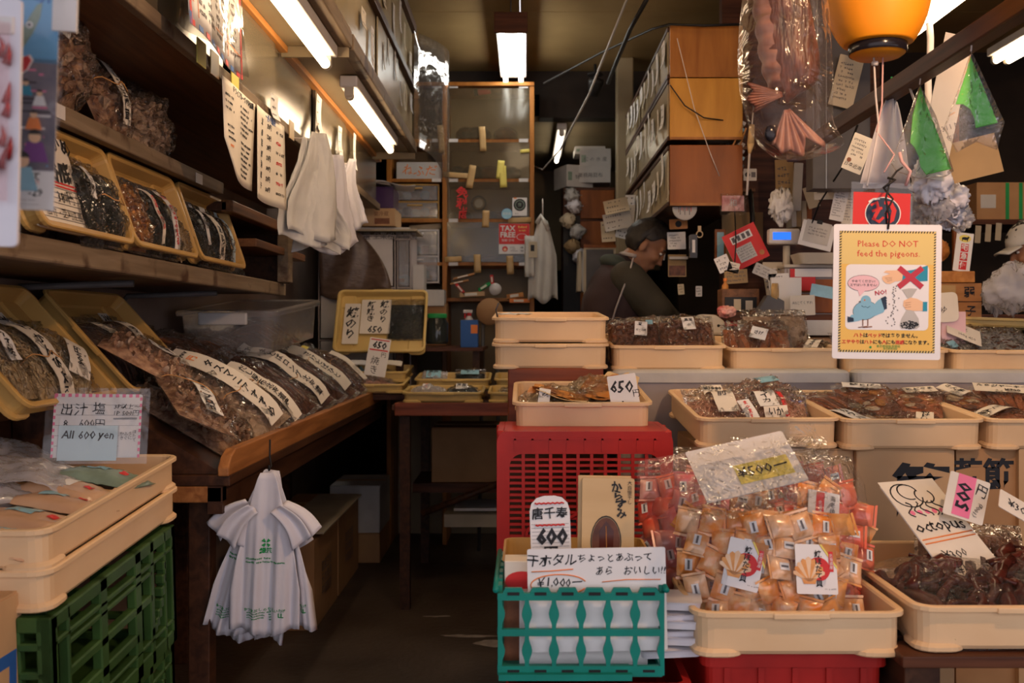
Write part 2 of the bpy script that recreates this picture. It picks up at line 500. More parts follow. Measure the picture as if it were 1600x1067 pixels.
m = MB(); m.box(-8, 9, .4, 1.2, 3.0, 4.2, 'dark_wall'); struct('trim_1', m)
m = MB(); m.box(-8, 9, -1.3, .4, 3.05, 3.12, 'dark_wall'); struct('awning_roof', m)
m = MB(); m.box(-.95, .10, 6.86, 7.0, 3.02, 3.18, 'dark_wall'); m.box(.10, 1.25, 6.86, 7.0, 2.86, 3.18, 'dark_wall'); struct('beam', m)
m = MB(); m.box(-.2, 1.25, 7.0, 9.7, 2.86, 2.9, 'rear_board'); struct('ceiling_rear', m)
m = MB(); m.box(.60, .71, 6.5, 6.6, .36, 3.18, 'rear_board'); struct('column', m, .01)
m = MB(); m.box(.02, 1.25, 9.2, 9.3, 1.95, 2.86, 'rear_board'); struct('wall_rear_upper', m)
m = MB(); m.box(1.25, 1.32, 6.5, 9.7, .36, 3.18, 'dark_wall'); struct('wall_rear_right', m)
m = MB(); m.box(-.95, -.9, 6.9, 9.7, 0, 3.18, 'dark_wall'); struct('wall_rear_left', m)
# lamps
def tube_lamp(label, M, L, nt=1, mat='tube_glow', w=.07, gap=.09, r=.016, hood=True):
	"""fluorescent fixture along local Y, hanging under z = 0"""
	t = thing('fluorescent_lamp', label, 'lamp', M, 'fluorescent lamps of the shop')
	b = MB(); ww = w + gap * (nt - 1)
	b.box(-ww / 2, ww / 2, -L / 2, L / 2, -.045, 0, 'white_plastic')
	b.build('lamp_housing', t, bevel=.006)
	for k in range(nt):
		x = (k - (nt - 1) / 2) * gap
		g = MB(); g.tube([(x, -L / 2 + .035, -.075), (x, L / 2 - .035, -.075)], r, mat, 12); g.build('tube', t)
		for e in (-1, 1):
			s = MB(); s.tube([(x, e * (L / 2 - .04), -.075), (x, e * (L / 2 - .012), -.075)], r * 1.12, 'machine_beige', 12)
			s.box(x - .017, x + .017, e * (L / 2 - .018) - .012, e * (L / 2 - .018) + .012, -.08, -.04, 'machine_beige')
			s.build('tube_socket', t, bevel=.002)
	return t
tube_lamp('white fluorescent tube under the upper cabinets above the left shelves, towards the street', TM((-.69, 2.86, 2.395)), 1.25)
tube_lamp('white fluorescent tube under the upper cabinets, the one deeper in the shop', TM((-.69, 4.52, 2.395)), 1.25)
t = tube_lamp('twin tube ceiling lamp hung on a rod above the glazed cabinet', TM((-.075, 5.95, 3.10)), 1.2, 2, 'tube_cool', gap=.10, r=.014)
for yy in (-.62, .5):
	b = MB(); b.tube([(0, yy, 0), (0, yy, .08)], .004, 'dark_grey'); b.build('hanging_rod', t)
b = MB(); b.box(-.09, .09, -.625, -.6, -.11, .0, 'dark_wood_x'); b.build('end_plate', t, bevel=.004)
tube_lamp('added twin tube ceiling lamp, out of view over the aisle in mid shop', TM((-.05, 3.35, 3.16)), 1.25, 2, 'tube_glow', gap=.09)  # unseen lamp, added to brighten the door notes and the table bags
tube_lamp('small fluorescent tube on the low ceiling of the rear room', TM((.26, 7.6, 2.855)), 1.2, 1, 'tube_far')
tube_lamp('twin tube lamp over the front counter beyond the yellow lantern', TM((1.30, 2.9, 2.49)), 1.25, 2, 'tube_glow', gap=.06)
tube_lamp('wide tube lamp running across the far ceiling behind the hanging green packs', TM((2.94, 7.2, 3.17), rz=90), 1.25, 2, 'tube_glow', gap=.06)
tube_lamp('second wide tube lamp across the far ceiling, near the column side', TM((1.95, 7.2, 3.17), rz=90), .7, 2, 'tube_far', gap=.06)
tube_lamp('twin tube lamp high over the far end of the counter at the picture edge', TM((2.62, 5.0, 2.95)), 1.0, 2, 'tube_glow', gap=.07)
t = thing('pendant_bulb', 'warm clear bulb hanging over the scallop trays', 'lamp', TM((.95, 1.25, 2.36)))
b = MB(); b.lathe([(.006, -.06), (.022, -.05), (.032, -.025), (.03, 0), (.018, .03), (.014, .05)], 'bulb_glow', 16, cap0=True); b.build('bulb', t)
b = MB(); b.lathe([(.016, .05), (.02, .055), (.02, .10), (.005, .115)], 'black', 16, cap0=True, cap1=True); b.build('bulb_holder', t)
b = MB(); b.tube([(0, 0, .11), (0, 0, .69)], .003, 'black'); b.build('cord', t)
# plastic trays and crates
_tray_mesh = {}
def tray(label, M, w=.40, l=.60, h=.09, mat='cream_plastic', group=None, name='food_tray', r=.035):
	"""shallow stacking tray: base centre at the origin, long side along Y"""
	key = (w, l, h, mat, r)
	if key in _tray_mesh:
		return dup(_tray_mesh[key], M, label, group)
	t = thing(name, label, 'tray', M, group)
	b = MB()
	i, fl = .012, .014
	b.loops([rrect(w - 2 * i - .012, l - 2 * i - .012, r - .008, .004), rrect(w - 2 * i, l - 2 * i, r - .004, .012), rrect(w - 2 * i + .002, l - 2 * i + .002, r - .003, h - .012), ], mat, False)
	lo = [rrect(w - .022, l - .022, r, h - .012), rrect(w, l, r + .006, h - .010), rrect(w, l, r + .006, h - .002), rrect(w - .006, l - .006, r + .003, h),
          rrect(w - .024, l - .024, r - .003, h), rrect(w - .031, l - .031, r - .008, h - .004), rrect(w - .044, l - .044, r - .012, .014), rrect(w - .054, l - .054, r - .016, .008)]
	b.loops(lo, mat, False, False, True)
	b.poly(list(reversed(rrect(w - 2 * i - .012, l - 2 * i - .012, r - .008, .004))), mat)
	b.build('tray_body', t)
	for sx in (-1, 1):
		for sy in (-1, 1):
			f = MB()
			q = rrect(.10, .10, r, 0, 4)
			pts = []
			cx, cy = sx * (w / 2 - .05 - .004), sy * (l / 2 - .05 - .004)
			lo = [[(cx + x * s_, cy + y * s_, z) for x, y, z0 in q] for s_, z in ((.93, 0), (1.0, .003), (1.0, .010), (.86, .016))]
			f.loops(lo, mat, False, True, True)
			f.build('corner_foot', t)
	for sy in (-1, 1):
		g = MB()
		g.box(-.055, .055, sy * l / 2 - .004, sy * l / 2 + .004, h - .014, h - .001, mat)
		g.build('grip_rim', t, bevel=.003)
	_tray_mesh[key] = t
	return t
TILT = 4.2
def tray_px(label, pxl, pxr, py_rim, l=.60, h=.09, w=.40, tilt=TILT, mat='cream_plastic', rz=0, group=None):
	"""tray whose front rim spans pxl..pxr at height py_rim; returns (thing, matrix with its base at the origin)"""
	Y = w * F / (pxr - pxl)
	c = at((pxl + pxr) / 2, py_rim, Y)
	M = MT(c) @ MR(R(rz), 4, 'Z') @ MR(R(tilt), 4, 'X') @ MT((0, l / 2, -h))
	return tray(label, M, w, l, h, mat, group), M
TR = {}
GF = 'cream food trays on the counters'
def tp(key, label, *a, **k):
	TR[key] = tray_px(label, *a, group=k.pop('group', GF), **k)[1]
tp('t1', 'cream tray of scallop and shrimp snack bags at the street edge', 1083, 1422, 957, w=.42, l=.60, tilt=0)
tp('t2', 'cream tray of dried octopus packs beside the scallop tray', 1432, 1775, 948, w=.42, l=.60, tilt=0)
tp('a', 'cream tray of shredded squid bags, row behind the scallop tray', 1090, 1317, 653, w=.41, l=.62)
tp('b', 'cream tray of flat seasoned fish packs, middle of the second row', 1317, 1545, 655, w=.41, l=.62)
tp('c', 'cream tray of fish fillet packs at the outer end of the second row', 1546, 1773, 655, w=.41, l=.62)
tp('u1', 'cream tray with nut and bean bags in the rear row by the two stacked trays', 955, 1138, 540, w=.41, l=.56)
tp('u2', 'cream rear row tray with bags of reddish dried fish, second from the stack', 1139, 1319, 544, w=.41, l=.56)
tp('u3', 'cream rear row tray partly hidden behind the pigeon sign', 1321, 1488, 547, w=.375, l=.56)
tp('u4', 'cream rear row tray of silvery small fish bags beyond the pigeon sign', 1490, 1673, 547, w=.41, l=.56)
tp('s1', 'empty cream tray on top of the two tray stack in mid shop', 768, 953, 496, w=.41, l=.56, tilt=3)
tp('s2', 'lower cream tray of the two tray stack in mid shop', 768, 953, 537, w=.41, l=.56, tilt=3)
tp('d', 'cream tray of dried squid bags standing on the red crate', 800, 1022, 629, w=.41, l=.50)
def rowM(x, y, z, tilt=TILT):
	return MT((x, y, z)) @ MR(R(tilt), 4, 'X')
MG = rowM(-.885, 1.92, 0.018)   # front edge of the green crate pile, floor level
TR['l1'] = MG @ MT((-.225, .36, 1.012 - .082))
TR['l2'] = MG @ MT((-.225, .36, 1.012 - .082 - .078))
tray('cream tray of soup stock packets on top of the green crates', TR['l1'], .45, .72, .082, 'cream_plastic', GF)
tray('empty lower cream tray between the green crates and the packet tray', TR['l2'], .45, .72, .082, 'cream_plastic', GF)
GY = 'yellow trays on the back table'
def ty(key, label, M, w=.41, l=.5, h=.055, mat='yellow_plastic'):
	TR[key] = M
	tray(label, M, w, l, h, mat, GY, 'yellow_tray', .03)
# crates under the trays
def green_crate(label, M, group=None):
	"""tall bottle crate, right side plane at x = 0, y 0..L, z 0..H (local)"""
	L, W, H = .66, .42, .30
	t = thing('bottle_crate', label, 'crate', M, group)
	g = 'green_plastic'
	for name, X in (('side_panel', 0), ('side_panel', -W)):
		b = MB()
		d = .022
		def v(y, w=.012, z0=0, z1=H, dd=d): b.box(X - dd, X, y - w, y + w, z0, z1, g)
		def hz(z, w=.010, y0=0, y1=L, dd=d): b.box(X - dd, X, y0, y1, z - w, z + w, g)
		v(.014, .014); v(L - .014, .014)
		v(.075, .006); v(L - .07, .006); v(L - .155, .012)
		v(.235, .018); v(.42, .018)
		hz(.018, .018); hz(H - .014, .014); hz(H - .055, .006)
		hz(.10, .012, .075, .42); hz(.165, .010, .075, L - .155); hz(.225, .006, .075, L - .155)
		hz(.06, .005, 0, L)
		for k in range(8):
			a0 = k / 8 * pi / 2
			y, z = L - .155 + .085 * sin(a0), .06 + .17 * (1 - cos(a0)) + .02
			b.cbox((X - d / 2, y, z), (d, .022, .024), g)
		b.build(name, t, bevel=.003, seg=1)
	for Y in (0, L):
		b = MB()
		s = .022 if Y == 0 else -.022
		y0, y1 = min(Y, Y + s), max(Y, Y + s)
		for x in (-W, -W + .07, -W / 2, -.09, -.03):
			b.box(x, x + .03, y0, y1, 0, H, g)
		for z in (.0, .06, .12, .18, .235, H - .03):
			b.box(-W, 0, y0, y1, z, z + .016 if 0 < z < .25 else z + .03, g)
		b.build('end_panel', t, bevel=.003, seg=1)
	b = MB(); b.box(-W + .01, -.01, .01, L - .01, .0, .012, g); b.build('crate_floor', t)
	return t
green_crate('dark green bottle crate directly under the packet trays, upper of the pile', MG @ MT((.0, 0, .545)), 'green bottle crates')
green_crate('dark green bottle crate at the bottom of the green pile', MG @ MT((-.012, .01, .243)), 'green bottle crates')
green_crate('lowest dark green bottle crate of the pile, resting on the street', MT((-.897, 1.93, -.02)) @ MR(R(TILT), 4, 'X') @ MT((0, 0, -.04)), 'green bottle crates')
def red_grid_crate(label, M):
	"""red crate lying on its side: its gridded bottom faces -Y. origin: bottom centre of the facing side"""
	W, H, D = .485, .40, .30
	t = thing('red_crate', label, 'crate', M)
	r = 'red_plastic'
	b = MB()
	gx, g0, g1 = W / 2 - .035, .03, H - .062
	outer = rrect(W, H, .03, 0, 5)
	inner = rrect(2 * gx, g1 - g0, .035, 0, 5)
	ls = [[(x, yy, z + H / 2) for x, z, _ in outer] for yy in (.02,)] + [[(x, 0, z + H / 2) for x, z, _ in outer]]
	ls += [[(x, 0, z + (g0 + g1) / 2) for x, z, _ in inner], [(x, .02, z + (g0 + g1) / 2) for x, z, _ in inner]]
	b.loops(ls, r)
	b.build('bottom_frame', t)
	b = MB()
	nx, nz = 11, 19
	for i in range(1, nx):
		x = -gx + 2 * gx * i / nx
		b.box(x - .0045, x + .0045, .003, .016, g0, g1, r)
	for j in range(1, nz):
		z = g0 + (g1 - g0) * j / nz
		b.box(-gx, gx, .0045, .0145, z - .0035, z + .0035, r)
	for x, z, rad in ((-.135, .115, .022), (-.01, .125, .045), (.10, .115, .022)):
		b.loops([[(x + q * cos(2 * pi * k / 20), yy, z + q * sin(2 * pi * k / 20)) for k in range(20)] for q, yy in ((rad + .008, .016), (rad + .008, -.002), (rad, -.002), (rad, .016))], r)
		b.poly([(x + rad * cos(2 * pi * k / 20), .012, z + rad * sin(2 * pi * k / 20)) for k in range(20)], 'black')
	b.build('grid_lattice', t)
	for nm, x0, x1 in (('side_wall', -W / 2, -W / 2 + .02), ('side_wall', W / 2 - .02, W / 2)):
		b = MB()
		b.box(x0, x1, .02, D, .0, H, r)
		b.box(x0 - .006, x1 + .006, D * .6, D * .6 + .02, .0, H, r)
		b.build(nm, t, bevel=.004)
	b = MB()
	b.box(-W / 2 + .02, W / 2 - .02, .02, D, H - .02, H, r)
	b.build('top_wall', t)
	b = MB()
	for i in range(9):
		x = -W / 2 + .05 + i * (W - .10) / 8
		b.box(x - .003, x + .003, -.002, .01, H - .055, H - .02, r)
	b.box(-W / 2 + .04, W / 2 - .04, -.002, .01, H - .024, H - .016, r)
	b.build('rim_rib', t)
	b = MB(); b.box(-W / 2 + .02, W / 2 - .02, .02, D, 0, .02, r); b.build('base_wall', t)
	return t
c = at(914, 674, 2.74)
red_grid_crate('red plastic crate on its side, gridded bottom facing out, carrying the dried squid tray', TM((c.x, 2.74, c.z - .40), rx=0))
def solid_crate(name, label, M, w, l, h, mat, group=None, ribs=5):
	t = thing(name, label, 'crate', M, group)
	b = MB()
	b.loops([rrect(w - .03, l - .03, .02, 0), rrect(w - .02, l - .02, .02, h - .03), rrect(w, l, .025, h - .028), rrect(w, l, .025, h - .002), rrect(w - .006, l - .006, .022, h),
             rrect(w - .03, l - .03, .018, h), rrect(w - .04, l - .04, .018, .02)], mat, False, True, True)
	b.build('crate_body', t)
	for k in range(ribs):
		r_ = MB(); x = -w / 2 + .05 + k * (w - .1) / (ribs - 1)
		r_.box(x - .006, x + .006, -l / 2 + .004, -l / 2 + .014, .02, h - .03, mat)
		r_.build('rib', t)
	g = MB(); g.box(-w * .33, w * .33, -l / 2 - .004, -l / 2 + .012, h * .52, h * .60, mat); g.build('band', t, bevel=.003)
	return t
solid_crate('red_crate', 'red crate standing on the ground under the gridded red crate', TM((c.x, 2.74 + .16, 0)), .46, .31, c.z - .40, 'red_plastic')
c = at(930, 1052, 1.93)
solid_crate('red_crate', 'red crate under the teal basket at the street edge', TM((.145, 1.93 + .19, .415)), .36, .40, c.z - .02 - .415, 'red_plastic')
solid_crate('red_crate', 'lower red crate of the pile under the teal basket', TM((.145, 1.93 + .19, .0)), .36, .40, .414, 'red_plastic')
T1 = TR['t1']
p = T1.translation
solid_crate('red_crate', 'dark red crate under the tray of scallop snack bags', TM((p.x, p.y, p.z - .315)), .37, .52, .313, 'red_plastic')
solid_crate('red_crate', 'lower red crate under the scallop tray pile', TM((p.x, p.y, 0)), .37, .52, p.z - .317, 'red_plastic')
p = TR['t2'].translation
t = thing('wooden_pallet', 'weathered wooden pallet stand under the octopus tray', 'pallet', TM((p.x, p.y, 0)))
for k, y in enumerate((-.26, -.13, 0, .13, .26)):
	b = MB(); b.box(-.24, .50, y - .05, y + .05, p.z - .025, p.z - .002, 'dark_wood_x'); b.build('deck_board', t, bevel=.003)
for x in (-.19, .40):
	b = MB(); b.box(x - .035, x + .035, -.28, .28, .62, p.z - .025, 'dark_wood'); b.build('bearer', t, bevel=.004)
	for y in (-.24, .24):
		b = MB(); b.box(x - .03, x + .03, y - .03, y + .03, 0, .62, 'dark_wood'); b.build('leg', t, bevel=.004)
b = MB(); b.box(-.2, .45, -.27, -.245, .35, .42, 'shelf_wood'); b.build('rail', t, bevel=.003)
# teal basket -------------------------------------------------------------
BW, BD, BH = .315, .34, .165
c = at(908, 1055, 1.93)
BK = TM((c.x, 1.93, c.z), rz=0)
t = thing('teal_basket', 'teal plastic basket with hourglass openings at the street edge', 'basket', BK)
def hour_panel(b, W, n, H, mat, T):
	"""front panel in XZ, y 0..th, n columns by two rows of hourglass openings"""
	th = .008
	dx = W / n
	rows = ((.016, H * .47), (H * .53, H - .016))
	for i in range(n + 1):
		x = -W / 2 + i * dx
		for z0, z1 in rows:
			def wd(v):
				return .0042 + .0058 * (sin(pi * min(1, max(0, (v - .12) / .76))) ** 2)
			ls = []
			for k in range(11):
				v = k / 10
				w = wd(v)
				xa = x - (w if i > 0 else .004)
				xb = x + (w if i < n else .004)
				z = z0 + (z1 - z0) * v
				ls.append([(xa, 0, z), (xb, 0, z), (xb, th, z), (xa, th, z)])
			b.loops(ls, mat, False, True, True, T=T)
	for z0, z1 in ((0, .018), (H * .46, H * .54), (H - .02, H - .006)):
		b.box(-W / 2 - .004, W / 2 + .004, -.001, th + .001, z0, z1, mat, T)
	for i in range(n):
		x = -W / 2 + (i + .5) * dx
		pts = [(-.42, -.006), (.42, -.006), (.42, .004), (.30, .016), (-.30, .016), (-.42, .004)]
		b.prism([(x + a * dx, H - .012 + z) for a, z in pts], 0, th, mat, T)
		b.box(x - dx * .22, x + dx * .22, -.0018, -.0005, H - .010, H - .004, 'black', T)
		b.box(x - dx * .22, x + dx * .22, -.0018, -.0005, .006, .011, 'black', T)
for nm, Wd, n, T in (('front_panel', BW, 6, I4), ('back_panel', BW, 6, TM((0, BD - .008, 0))), ('side_panel', BD - .02, 6, TM((-BW / 2 - .004, BD / 2, 0), rz=-90)), ('side_panel', BD - .02, 6, TM((BW / 2 + .004, BD / 2, 0), rz=90))):
	b = MB(); hour_panel(b, Wd, n, BH, 'teal_plastic', T); b.build(nm, t)
b = MB(); b.box(-BW / 2 - .002, BW / 2 - .06, -.014, BD, -.006, .006, 'teal_plastic'); b.box(-BW / 2, BW / 2, .0, BD, -.003, .003, 'teal_plastic'); b.build('basket_floor', t)
b = MB()
for s in (-1, 1):
	pts = [(s * (BW / 2 + .008), BD * .0, BH), (s * (BW / 2 + .008), BD, BH)]
	b = MB(); b.tube(pts, .006, 'teal_plastic', 8); b.build('rim_bar', t)
def carton(label, M, w, d, h, mat='cardboard', parts=(), group=None, name='cardboard_box', open_=False):
	"""closed carton: base centre at the origin; parts: (kind, args) printed on faces"""
	t = thing(name, label, 'box', M, group)
	b = MB()
	b.box(-w / 2, w / 2, -d / 2, d / 2, 0, h, mat)
	for p_ in parts:
		if p_[0] == 'text':
			_, s, size, x, z, ink, kw = p_
			b.text(s, size, x, z, ink, y=-d / 2 - .0015, **kw)
		elif p_[0] == 'rside':      # on the +X face: x runs along Y
			_, s, size, y, z, ink, kw = p_
			b.text(s, size, 0, 0, ink, y=-.0015, T=TM((w / 2, y, z), rz=90), **kw)
		elif p_[0] == 'rect':
			_, x0, x1, z0, z1, m_ = p_
			b.box(x0, x1, -d / 2 - .0012, -d / 2, z0, z1, m_)
		elif p_[0] == 'rrect':
			_, y0, y1, z0, z1, m_ = p_
			b.box(w / 2, w / 2 + .0012, y0, y1, z0, z1, m_)
	b.build('box_body', t, bevel=.004)
	for s in (-1, 1):
		f = MB(); f.box(-w / 2 + .002, w / 2 - .002, min(s * .002, s * d / 2), max(s * .002, s * d / 2), h, h + .004, mat); f.build('flap', t)
	f = MB(); f.box(-w / 2 - .001, w / 2 + .001, -.022, .022, h + .004, h + .0055, 'tape_brown'); f.build('tape_strip', t)
	return t
M = TM((-.93, 1.55, .0)) @ MT((0, 0, .0))
t = carton('tan cardboard box with a blue frame line, at the street corner by the green crates', TM((-1.15, 1.71, -.02)), .40, .34, .927, 'cardboard_light',
           (('rrect', -.17, .15, .80, .825, 'ink_blue'), ('rrect', .125, .15, .2, .80, 'ink_blue')))
# overhead cabinets along the left wall
notes = []
def note(label, M, w, h, mat='paper', lines=3, name='paper_note', group='paper notes on the cabinet doors', curl=0.0, seed=0, big=None, cat='note', ink='ink_grey'):
	"""small taped note: XZ plane facing -Y, origin at its centre"""
	rr = random.Random(seed * 7 + 3)
	b = MB()
	def fn(u, v, off=0.0):
		x, z = (u - .5) * w, (v - .5) * h
		return (x, -curl * ((v - .5) * 2) ** 2 * .5 * (1 if v < .5 else .3) - off - .0006 * sin(u * 5 + seed), z)
	b.grid(lambda u, v: fn(u, v), 4, 5, mat)
	b.grid(lambda u, v: (fn(u, v)[0], fn(u, v)[1] + .0008, fn(u, v)[2]), 4, 5, mat)
	if big:
		for s, size, x, z, kw in big:
			kw = dict(kw); kw.setdefault('mat', 'ink'); kw.setdefault('rough', .5); kw.setdefault('bold', .02)
			b.text(s, size, x, z, fn=lambda X, Z: fn(X / w + .5, Z / h + .5, .0014), **kw)
	for i in range(lines):
		z = h * (.32 - .64 * i / max(1, lines - 1)) if lines > 1 else 0
		ln = w * rr.uniform(.45, .8)
		x0 = -w * .40
		n = max(3, int(ln / .012))
		for k in range(n):
			if rr.random() < .18: continue
			xa = x0 + ln * k / n
			hh = min(.009, h / lines * .32)
			a = fn(xa / w + .5, z / h + .5, .0012)
			b.poly([(xa, a[1], z - hh * rr.uniform(.3, .6)), (xa + ln / n * .62, a[1], z - hh * rr.uniform(0, .5)), (xa + ln / n * .7, a[1], z + hh * rr.uniform(.1, .6)), (xa + ln / n * .1, a[1], z + hh * rr.uniform(.2, .6))], ink)
	o = b.build(name, None, M)
	return tag(o, label, cat, group)
XF = TM(rz=90)   # a sheet that faces +X (on the left wall units)
def onleft(X, Y, Z, tilt=0, rx=0):
	return MT((X, Y, Z)) @ MR(R(90), 4, 'Z') @ MR(R(rx), 4, 'X') @ MR(R(tilt), 4, 'Y')
t = thing('overhead_cabinet', 'long low overhead cabinet with sliding panels above the left shelves', 'cabinet', TM((0, 0, 0)))
b = MB(); b.box(-1.498, -.85, 1.0, 5.8, 2.105, 2.125, 'shelf_wood'); b.build('bottom_board', t, bevel=.003)
b = MB(); b.box(-1.498, -.87, 1.0, 5.8, 2.36, 2.396, 'shelf_wood'); b.build('top_board', t)
b = MB(); b.box(-.866, -.842, 1.0, 5.8, 2.095, 2.132, 'worn_edge'); b.build('lower_track', t, bevel=.003)
b = MB(); b.box(-.866, -.835, 1.0, 5.8, 2.375, 2.398, 'orange_wood'); b.build('upper_track', t, bevel=.003)
ys = [1.0, 1.75, 2.45, 2.92, 3.42, 4.05, 4.75, 5.8]
for k in range(len(ys) - 1):
	o = .012 * (k % 2)
	b = MB(); b.box(-.872 + o - .004, -.868 + o + .004, ys[k] + .004, ys[k + 1] - (.02 if k != 2 else .07), 2.13, 2.376, 'door_sheet'); b.build('sliding_panel', t)
for k, y in enumerate((2.45, 3.42, 4.75)):
	b = MB(); b.box(-.90, -.875, y - .06, y + .0, 2.13, 2.376, 'worn_edge'); b.build('stile', t, bevel=.003)
for nm, lab, y0, y1 in (('wall_cabinet', 'upper wall cabinet over the first fluorescent tube, doors dotted with notes', 1.0, 3.52), ('wall_cabinet', 'upper wall cabinet over the second fluorescent tube, deeper in the shop', 3.55, 5.62)):
	t = thing(nm, lab, 'cabinet', I4, 'upper wall cabinets')
	b = MB(); b.box(-1.5, -.62, y0, y1, 2.40, 2.42, 'rear_board'); b.build('bottom_board', t)
	b = MB(); b.box(-1.5, -.66, y0, y1, 2.43, 3.1, 'dark_wood'); b.build('carcass', t)
	b = MB(); b.box(-.655, -.61, y0, y1, 2.395, 2.455, 'worn_edge'); b.build('lower_track', t, bevel=.004)
	b = MB(); b.box(-.655, -.61, y0, y1, 2.735, 2.775, 'dark_wood'); b.build('middle_track', t, bevel=.004)
	b = MB(); b.box(-.655, -.61, y0, y1, 3.07, 3.12, 'dark_wood'); b.build('upper_track', t, bevel=.004)
	n = 4 if y0 < 2 else 3
	for z0, z1 in ((2.455, 2.735), (2.775, 3.07)):
		for k in range(n):
			a, c_ = y0 + (y1 - y0) * k / n, y0 + (y1 - y0) * (k + 1) / n
			o = .010 * (k % 2)
			b = MB(); b.box(-.642 + o, -.636 + o, a + .003, c_ - .003, z0, z1, 'door_sheet_dull'); b.build('sliding_door', t)
	b = MB(); b.box(-.86, -.62, y1 - .012, y1, 2.36, 2.40, 'rear_board'); b.build('end_batten', t, bevel=.003)
b = MB()
def cs(u, v):
	return (-.60 + .16 * sin(u * 1.5), 5.40 + .42 * u, 2.40 + .62 * v - .25 * u * u * (1 - v))
b.grid(cs, 8, 6, 'film_vinyl')
o = b.build('clear_sheet', None, solid=.001); tag(o, 'curled clear plastic sheet hanging at the far end of the upper cabinets', 'sheet')
rr = random.Random(11)
k = 0
for row, (z0, z1) in enumerate(((2.49, 2.70), (2.80, 3.02))):
	for y in (2.75, 3.0, 3.2, 3.42, 3.68, 3.9, 4.12, 4.36, 4.55, 4.78, 5.0, 5.2, 5.4):
		if rr.random() < .12: continue
		w, h = rr.choice(((.05, .14), (.09, .10), (.03, .12), (.06, .16), (.10, .07)))
		note('%s note from the street, %s row of the upper wall cabinet doors' % (ORD[k % 14], ('lower', 'top')[row]),
             onleft(-.622, y + rr.uniform(-.06, .06), rr.uniform(z0 + .05, z1 - .03), rr.uniform(-8, 8)), w, h, rr.choice(('paper_warm', 'paper', 'paper_old')), rr.choice((2, 3)), seed=k + 40 * row,
             group='notes on the upper wall cabinet doors', curl=.012)
		k += 1
	k = 0
for k, (px, py, w, h, mt) in enumerate(((421, 168, .10, .10, 'paper'), (492, 178, .09, .18, 'paper'), (490, 213, .07, .10, 'paper_warm'), (526, 222, .085, .17, 'paper'), (527, 262, .09, .22, 'paper_warm'), (549, 237, .07, .22, 'paper'))):
	Y = .85 * F / (820 - px)
	note('%s white note from the street on the low sliding panels' % ORD[k], onleft(-.835, Y, 1.4 - (py - 515) * Y / F, (-4, 3, 5, -3, 2, 0)[k]), w, h * .8, mt, 3, seed=90 + k, group='notes on the low sliding panels', curl=.02)
for k, y in enumerate((2.55, 2.66, 2.85, 3.55, 4.3)):
	b = MB(); b.box(-.841, -.838, y, y + .07, 2.085, 2.15, 'tape_brown' if k % 2 else 'yellow_note')
	o = b.build('tape_tab', None); tag(o, '%s yellowed tape strip from the street on the low cabinet track' % ORD[k], 'tape', 'tape strips on the cabinet track')
# ---- hung papers
def sheet(name, label, M, w, h, draw, mat='paper', wave=.01, cat='paper', nx=10, nz=12, lift=0.0, parts_of=None, bottom=None, seed=0, thick=True):
	"""larger hanging sheet in XZ facing -Y, origin at top centre, gently waved; draw(mb, fn) puts print on it"""
	b = MB()
	def fn(X, Z, off=0.0):
		v = -Z / h
		return (X, wave * sin(X / w * 4.2 + seed) * (.3 + v) + lift * v * v - off, Z)
	def shape(u, v):
		z = -h * v
		if bottom: z = -v * bottom(u)
		return fn((u - .5) * w, z)
	b.grid(shape, nx, nz, mat)
	if draw: draw(b, lambda X, Z: fn(X, Z, .0015))
	o = b.build(name, None, M, solid=.0006 if thick else 0)
	return tag(o, label, cat)
def scribble(b, fn, x0, x1, z0, z1, rows, ink='ink_grey', seed=0, dens=.8, dy=.55):
	"""rows of small pen marks standing for dense handwriting"""
	rr = random.Random(seed)
	for i in range(rows):
		z = z1 - (z1 - z0) * (i + .5) / rows
		hh = (z1 - z0) / rows * dy
		x = x0
		e = x0 + (x1 - x0) * rr.uniform(.55, 1)
		while x < e:
			w = hh * rr.uniform(.5, .95)
			if rr.random() < dens:
				for s in range(2):
					za = z + hh * rr.uniform(-.4, .4)
					q = [(x, za), (x + w * .9, za + hh * rr.uniform(-.2, .2)), (x + w * .9, za + hh * .16), (x, za + hh * .16)]
					b.poly([fn(*p_) for p_ in q], ink)
				xa = x + w * rr.uniform(.2, .7)
				q = [(xa, z - hh * .45), (xa + hh * .15, z - hh * .45), (xa + hh * .15, z + hh * .45), (xa, z + hh * .4)]
				b.poly([fn(*p_) for p_ in q], ink)
			x += w * 1.15
def d1(b, fn):
	w, h = .52, .50
	for x in (-.25, .25): b.poly([fn(x - .006, -h), fn(x + .006, -h), fn(x + .006, 0), fn(x - .006, 0)], 'ink_red')
	for k in range(9):
		for x in (-.252,):
			b.poly([fn(x - .008, -h + k * .056), fn(x + .004, -h + k * .056), fn(x + .004, -h + k * .056 + .03), fn(x - .008, -h + k * .056 + .03)], 'ink_blue')
		b.poly([fn(-.26 + k * .058, -h), fn(-.26 + k * .058 + .03, -h), fn(-.26 + k * .058 + .03, -h + .014), fn(-.26 + k * .058, -h + .014)], 'ink_blue' if k % 2 else 'ink_red')
	for x in (-.20, .12): b.poly([fn(x, -h + .03), fn(x + .003, -h + .03), fn(x + .003, 0), fn(x, 0)], 'ink_orange')
	for z in (-.10, -.44): b.poly([fn(-.24, z), fn(.24, z), fn(.24, z + .003), fn(-.24, z + .003)], 'ink_orange')
	for c_ in range(5): scribble(b, fn, -.19 + c_ * .085, -.19 + c_ * .085 + .06, -.46, -.02, 20, seed=c_ + 5)
Yq = .83 * F / (820 - 330)
sheet('price_chart', 'large ruled price chart with red and blue edge under clear film on the overhead cabinet', onleft(-.80, 2.52, 2.135 + .46, 0, -3), .52, .50, d1, 'paper', .012, nx=12, nz=10)
b = MB()
